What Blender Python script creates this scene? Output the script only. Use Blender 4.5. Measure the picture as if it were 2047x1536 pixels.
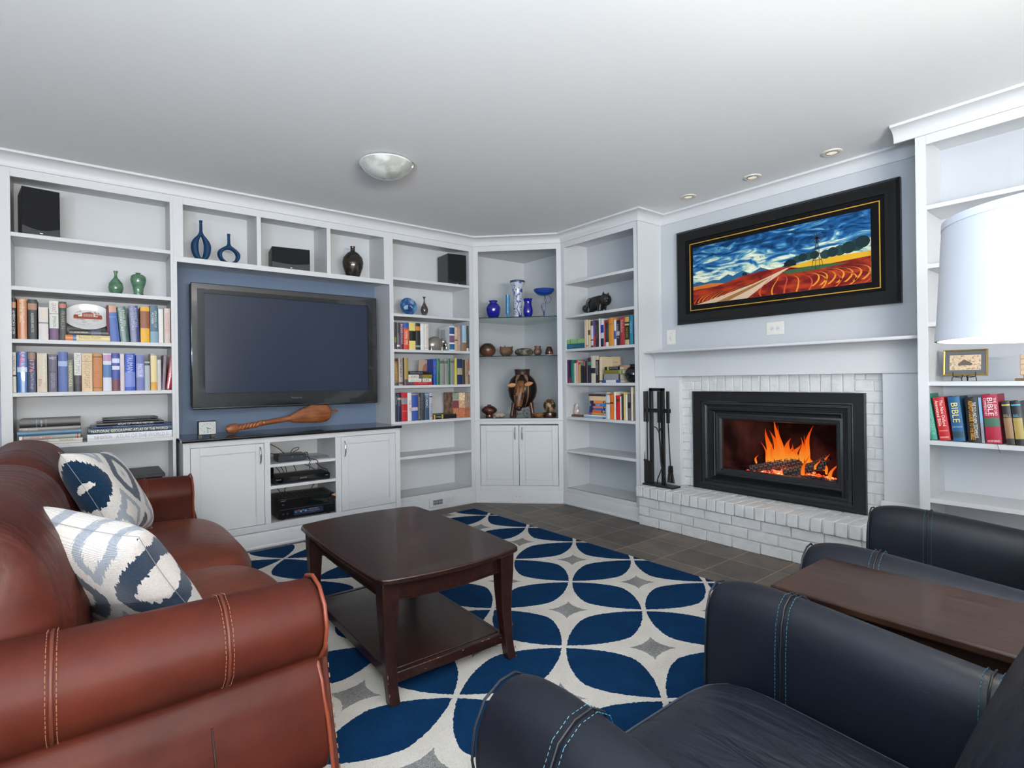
import bpy, bmesh, math, random
from mathutils import Vector, Matrix
from math import sin, cos, pi, radians
for o in list(bpy.data.objects): bpy.data.objects.remove(o, do_unlink=True)
S = bpy.context.scene
COL = S.collection
# ------------------------------------------------------------------ camera
YAW, ROLL, HC = radians(51.534), radians(-0.7507), 1.2
fw = Vector((cos(YAW), sin(YAW), 0)); r0 = Vector((sin(YAW), -cos(YAW), 0)); u0 = Vector((0, 0, 1))
rr = r0*cos(ROLL)+u0*sin(ROLL); uu = rr.cross(fw)
cd = bpy.data.cameras.new('camera'); cam = bpy.data.objects.new('camera', cd); COL.objects.link(cam)
M = Matrix((rr, uu, -fw)).transposed().to_4x4(); M.translation = (0, 0, HC)
cam.matrix_world = M
cd.sensor_width = 36; cd.sensor_fit = 'HORIZONTAL'; cd.lens = 1078.36/2047*36; cd.shift_y = -8.8/2047; cd.clip_start = .02
S.camera = cam
# ------------------------------------------------------------------ world, lights, exposure
S.view_settings.view_transform = 'Standard'; S.view_settings.look = 'None'
S.view_settings.gamma = 1; S.view_settings.exposure = EXPOSURE = -0.22
S.view_settings.use_curve_mapping = False
W = bpy.data.worlds.new('world'); S.world = W; W.use_nodes = True
wn = W.node_tree.nodes; wl = W.node_tree.links
bg = wn['Background']; sky = wn.new('ShaderNodeTexSky'); sky.sky_type = 'HOSEK_WILKIE'; sky.turbidity = 4; sky.ground_albedo = .5
sky.sun_direction = Vector((-.4, -.7, .6)).normalized()
wl.new(sky.outputs[0], bg.inputs[0]); bg.inputs[1].default_value = 1.0
def area(name, loc, rot, sx, sy, power, color):
    l = bpy.data.lights.new(name, 'AREA'); l.shape = 'RECTANGLE'; l.size = sx; l.size_y = sy
    l.energy = power; l.color = color
    o = bpy.data.objects.new(name, l); COL.objects.link(o); o.location = loc; o.rotation_euler = rot
    return o
# daylight by the windows behind and beside the camera, with added ceiling fills
area('daylight_rear_window', (.1, -2.54, 1.5), (radians(100), 0, 0), 2.4, 1.4, 18, (1.0, .98, .95))
area('uplight_fill_rear', (.1, -2.60, 1.0), (radians(128), 0, 0), 2.4, .9, 60, (1.0, .965, .925))  # added upward fill that brightens the ceiling, not light off the ground
area('ceiling_fill_rear', (.1, -2.30, 1.35), (radians(158), 0, 0), 2.4, .3, 420, (1.0, .965, .925))  # added ceiling fill above the rear sill, aimed steeply up
area('daylight_side_window', (-1.50, -.75, 1.5), (radians(98), 0, radians(-90)), 1.9, 1.4, 16, (.66, .83, 1.0))
area('uplight_fill_side', (-1.58, -.75, 1.0), (radians(128), 0, radians(-90)), 1.9, .9, 60, (.66, .83, 1.0))  # added cool fill, tilted up like its rear twin to lift the ceiling
area('ceiling_fill_side', (-1.26, -.75, 1.35), (radians(158), 0, radians(-90)), 1.9, .25, 170, (.62, .80, 1.0))  # unseen cool uplight, added to brighten the ceiling on the left
def point(name, loc, power, color, rad):
    l = bpy.data.lights.new(name, 'POINT'); l.energy = power; l.color = color; l.shadow_soft_size = rad
    o = bpy.data.objects.new(name, l); COL.objects.link(o); o.location = loc
    return o
point('fire_glow', (4.02, 1.86, .66), 2.4, (1.0, .42, .16), .07)
# ------------------------------------------------------------------ helpers
def lin(h):
    if isinstance(h, str):
        c = [int(h[i:i+2], 16)/255 for i in (0, 2, 4)]
        c = [x/12.92 if x <= .04045 else ((x+.055)/1.055)**2.4 for x in c]
    else: c = list(h)
    return (*c, 1)
MC = {}
def mat(h, rough=.5, metal=0, spec=.5, bump=None, coat=0, emis=None, es=0, var=None, sheen=0):
    key = (str(h), rough, metal, spec, str(bump), coat, str(emis), es, str(var), sheen)
    if key in MC: return MC[key]
    m = bpy.data.materials.new('surface_'+str(len(MC))); m.use_nodes = True
    n = m.node_tree.nodes; l = m.node_tree.links; b = n['Principled BSDF']
    b.inputs['Base Color'].default_value = lin(h); b.inputs['Roughness'].default_value = rough
    b.inputs['Metallic'].default_value = metal; b.inputs['Specular IOR Level'].default_value = spec
    b.inputs['Coat Weight'].default_value = coat
    if sheen: b.inputs['Sheen Weight'].default_value = sheen
    if emis: b.inputs['Emission Color'].default_value = lin(emis); b.inputs['Emission Strength'].default_value = es
    if bump or var:
        tc = n.new('ShaderNodeTexCoord')
    if bump:
        sc, st = bump[0], bump[1]
        nz = n.new('ShaderNodeTexNoise'); nz.inputs['Scale'].default_value = sc; nz.inputs['Detail'].default_value = 4
        mp = n.new('ShaderNodeMapping'); mp.inputs['Scale'].default_value = bump[2] if len(bump) > 2 else (1, 1, 1)
        l.new(tc.outputs['Object'], mp.inputs[0]); l.new(mp.outputs[0], nz.inputs['Vector'])
        bp = n.new('ShaderNodeBump'); bp.inputs['Strength'].default_value = st; bp.inputs['Distance'].default_value = .004
        l.new(nz.outputs[0], bp.inputs['Height']); l.new(bp.outputs[0], b.inputs['Normal'])
    if var:   # (other colour, noise scale, low, high[, stretch])
        nz = n.new('ShaderNodeTexNoise'); nz.inputs['Scale'].default_value = var[1]; nz.inputs['Detail'].default_value = 6
        mp = n.new('ShaderNodeMapping'); mp.inputs['Scale'].default_value = var[4] if len(var) > 4 else (1, 1, 1)
        l.new(tc.outputs['Object'], mp.inputs[0]); l.new(mp.outputs[0], nz.inputs['Vector'])
        cr = n.new('ShaderNodeValToRGB'); cr.color_ramp.elements[0].position = var[2]; cr.color_ramp.elements[1].position = var[3]
        cr.color_ramp.elements[0].color = lin(h); cr.color_ramp.elements[1].color = lin(var[0])
        l.new(nz.outputs[0], cr.inputs[0]); l.new(cr.outputs[0], b.inputs['Base Color'])
    MC[key] = m
    return m
def T(x, y, z): return Matrix.Translation((x, y, z))
def RZ(a): return Matrix.Rotation(a, 4, 'Z')
def RX(a): return Matrix.Rotation(a, 4, 'X')
def RY(a): return Matrix.Rotation(a, 4, 'Y')
def frame(o, a, i):
    m = Matrix(((a[0], i[0], 0, o[0]), (a[1], i[1], 0, o[1]), (0, 0, 1, 0), (0, 0, 0, 1)))
    return m
q = .70710678
FM = {'A': frame((0, 4.37), (1, 0), (0, 1)), 'B': frame((3.607, 0), (0, -1), (1, 0)),
      'R': frame((3.615, 0), (0, -1), (1, 0)), 'D': frame((2.9975, 4.37), (q, -q), (q, q)), 'W': Matrix.Identity(4)}
class MB:
    def __init__(s): s.v = []; s.f = []; s.m = []; s.sm = []
    def add(s, vs, fs, m=0, smooth=False, mx=None):
        b = len(s.v)
        s.v += [tuple(mx @ Vector(p)) if mx else tuple(p) for p in vs]
        for f in fs: s.f.append([b+i for i in f]); s.m.append(m); s.sm.append(smooth)
        return s
    def box(s, x0, x1, y0, y1, z0, z1, m=0, mx=None):
        return s.add([(x, y, z) for x in (x0, x1) for y in (y0, y1) for z in (z0, z1)],
                     [(0, 1, 3, 2), (4, 6, 7, 5), (0, 4, 5, 1), (2, 3, 7, 6), (0, 2, 6, 4), (1, 5, 7, 3)], m, False, mx)
    def prism(s, poly, z0, z1, m=0, mx=None, axis='z'):
        n = len(poly)
        def P(a, b, c): return (a, b, c) if axis == 'z' else ((a, c, b) if axis == 'y' else (c, a, b))
        vs = [P(x, y, z0) for x, y in poly]+[P(x, y, z1) for x, y in poly]
        fs = [tuple(range(n))[::-1], tuple(range(n, 2*n))]+[(i, (i+1) % n, n+(i+1) % n, n+i) for i in range(n)]
        return s.add(vs, fs, m, False, mx)
    def loft(s, rings, m=0, cap=(True, True), smooth=True, mx=None, closed=False):
        n = len(rings[0]); vs = [p for r in rings for p in r]; fs = []
        k = len(rings)
        for j in range(k if closed else k-1):
            for i in range(n):
                fs.append((j*n+i, j*n+(i+1) % n, ((j+1) % k)*n+(i+1) % n, ((j+1) % k)*n+i))
        if not closed:
            if cap[0]: fs.append(tuple(range(n))[::-1])
            if cap[1]: fs.append(tuple(range((k-1)*n, k*n)))
        return s.add(vs, fs, m, smooth, mx)
    def lathe(s, prof, seg=28, m=0, mx=None, c=(0, 0), sx=1, sy=1):
        shut = tuple(prof[0]) == tuple(prof[-1])
        rings = [[(c[0]+r*sx*cos(2*pi*i/seg), c[1]+r*sy*sin(2*pi*i/seg), z) for i in range(seg)] for r, z in prof]
        return s.loft(rings, m, (prof[0][0] > 1e-5 and not shut, prof[-1][0] > 1e-5 and not shut), True, mx)
    def tube(s, pts, r, seg=8, m=0, mx=None, closed=False, flat=1.0):
        P = [Vector(p) for p in pts]; n = len(P)
        tang = [((P[(i+1) % n]-P[i-1]) if closed or 0 < i < n-1 else (P[1]-P[0] if i == 0 else P[-1]-P[-2])).normalized() for i in range(n)]
        a = Vector((0, 0, 1)) if abs(tang[0].z) < .9 else Vector((1, 0, 0))
        nrm = (a-tang[0]*a.dot(tang[0])).normalized(); rings = []
        for i in range(n):
            nrm = (nrm-tang[i]*nrm.dot(tang[i])).normalized(); bn = tang[i].cross(nrm)
            rad = r[i] if isinstance(r, (list, tuple)) else r
            rings.append([tuple(P[i]+nrm*rad*cos(2*pi*j/seg)+bn*rad*flat*sin(2*pi*j/seg)) for j in range(seg)])
        return s.loft(rings, m, (True, True), True, mx, closed)
    def ball(s, c, r, m=0, seg=16, mx=None):
        rx, ry, rz = r if isinstance(r, (tuple, list)) else (r, r, r)
        k = seg//2; rings = []
        for j in range(k+1):
            t = -pi/2+pi*j/k; e = max(cos(t), 1e-3)
            rings.append([(c[0]+rx*e*cos(2*pi*i/seg), c[1]+ry*e*sin(2*pi*i/seg), c[2]+rz*sin(t)) for i in range(seg)])
        return s.loft(rings, m, (True, True), True, mx)
    def build(s, name, mats, parent=None, matrix=None, bevel=0, sub=0, remesh=0, bseg=2, angle=42, fix=True, disp=None):
        me = bpy.data.meshes.new(name); me.from_pydata(s.v, [], s.f)
        if not isinstance(mats, (list, tuple)): mats = [mats]
        for x in mats: me.materials.append(x)
        me.polygons.foreach_set('material_index', s.m); me.polygons.foreach_set('use_smooth', [True]*len(s.f))
        if fix:
            bm = bmesh.new(); bm.from_mesh(me); bmesh.ops.recalc_face_normals(bm, faces=bm.faces); bm.to_mesh(me); bm.free()
        if not (sub or remesh): me.set_sharp_from_angle(angle=radians(angle))
        o = bpy.data.objects.new(name, me); COL.objects.link(o)
        if parent is not None: o.parent = parent
        if matrix is not None: o.matrix_basis = matrix
        if remesh:
            d = o.modifiers.new('remesh', 'REMESH'); d.mode = 'VOXEL'; d.voxel_size = remesh; d.use_smooth_shade = True
            d = o.modifiers.new('smooth', 'SMOOTH'); d.iterations = 4; d.factor = .5
        if bevel:
            d = o.modifiers.new('bevel', 'BEVEL'); d.width = bevel; d.segments = bseg; d.limit_method = 'ANGLE'; d.angle_limit = radians(40); d.harden_normals = False
        if sub:
            d = o.modifiers.new('subdivision', 'SUBSURF'); d.levels = sub; d.render_levels = sub
        return o
def tag(o, label=None, cat=None, group=None, kind=None):
    if label: o['label'] = label
    if cat: o['category'] = cat
    if group: o['group'] = group
    if kind: o['kind'] = kind
    return o
def thing(name, label, cat, group=None, fr='W', loc=(0, 0, 0), rot=0, mx=None):
    o = bpy.data.objects.new(name, None); COL.objects.link(o); o.empty_display_size = .05
    o.matrix_basis = FM[fr] @ T(*loc) @ RZ(rot) @ (mx if mx else Matrix.Identity(4))
    return tag(o, label, cat, group)
def at(fr, u, d, z, rot=0): return FM[fr] @ T(u, d, z) @ RZ(rot)
def struct(name, mb, m, **k): return tag(mb.build(name, m, **k), kind='structure')
FONT = {}
def textmesh(s):
    if s in FONT: return FONT[s]
    c = bpy.data.curves.new('lettering', 'FONT'); c.body = s; c.resolution_u = 2
    o = bpy.data.objects.new('lettering', c); COL.objects.link(o)
    dg = bpy.context.evaluated_depsgraph_get(); me = bpy.data.meshes.new_from_object(o.evaluated_get(dg))
    vs = [tuple(v.co) for v in me.vertices]; fs = [tuple(p.vertices) for p in me.polygons]
    bpy.data.objects.remove(o); bpy.data.curves.remove(c); bpy.data.meshes.remove(me)
    xs = [v[0] for v in vs]; ys = [v[1] for v in vs]
    w = max(xs)-min(xs); h = max(ys)-min(ys)
    FONT[s] = ([((v[0]-min(xs))/w, (v[1]-min(ys))/h) for v in vs], fs, w/h)
    return FONT[s]
def put_text(mb, s, c, ax, ay, L, Hh, m=0, keep=False, align='c'):
    """lettering in a plane: centre c, unit axes ax (reading) and ay (up), box L x Hh"""
    vs, fs, asp = textmesh(s)
    if keep:
        if L/Hh > asp: L = Hh*asp
        else: Hh = L/asp
    else: Hh = min(Hh, L/asp*1.7); L = min(L, Hh*asp*1.5)
    c = Vector(c); ax = Vector(ax); ay = Vector(ay)
    mb.add([tuple(c+ax*(x-.5)*L+ay*(y-.5)*Hh) for x, y in vs], fs, m, False)
    return mb
WHITE = mat('d3d4d5', .42, spec=.35)
WALLW = mat('bfc2c6', .8, spec=.2, bump=(180, .05))
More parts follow.
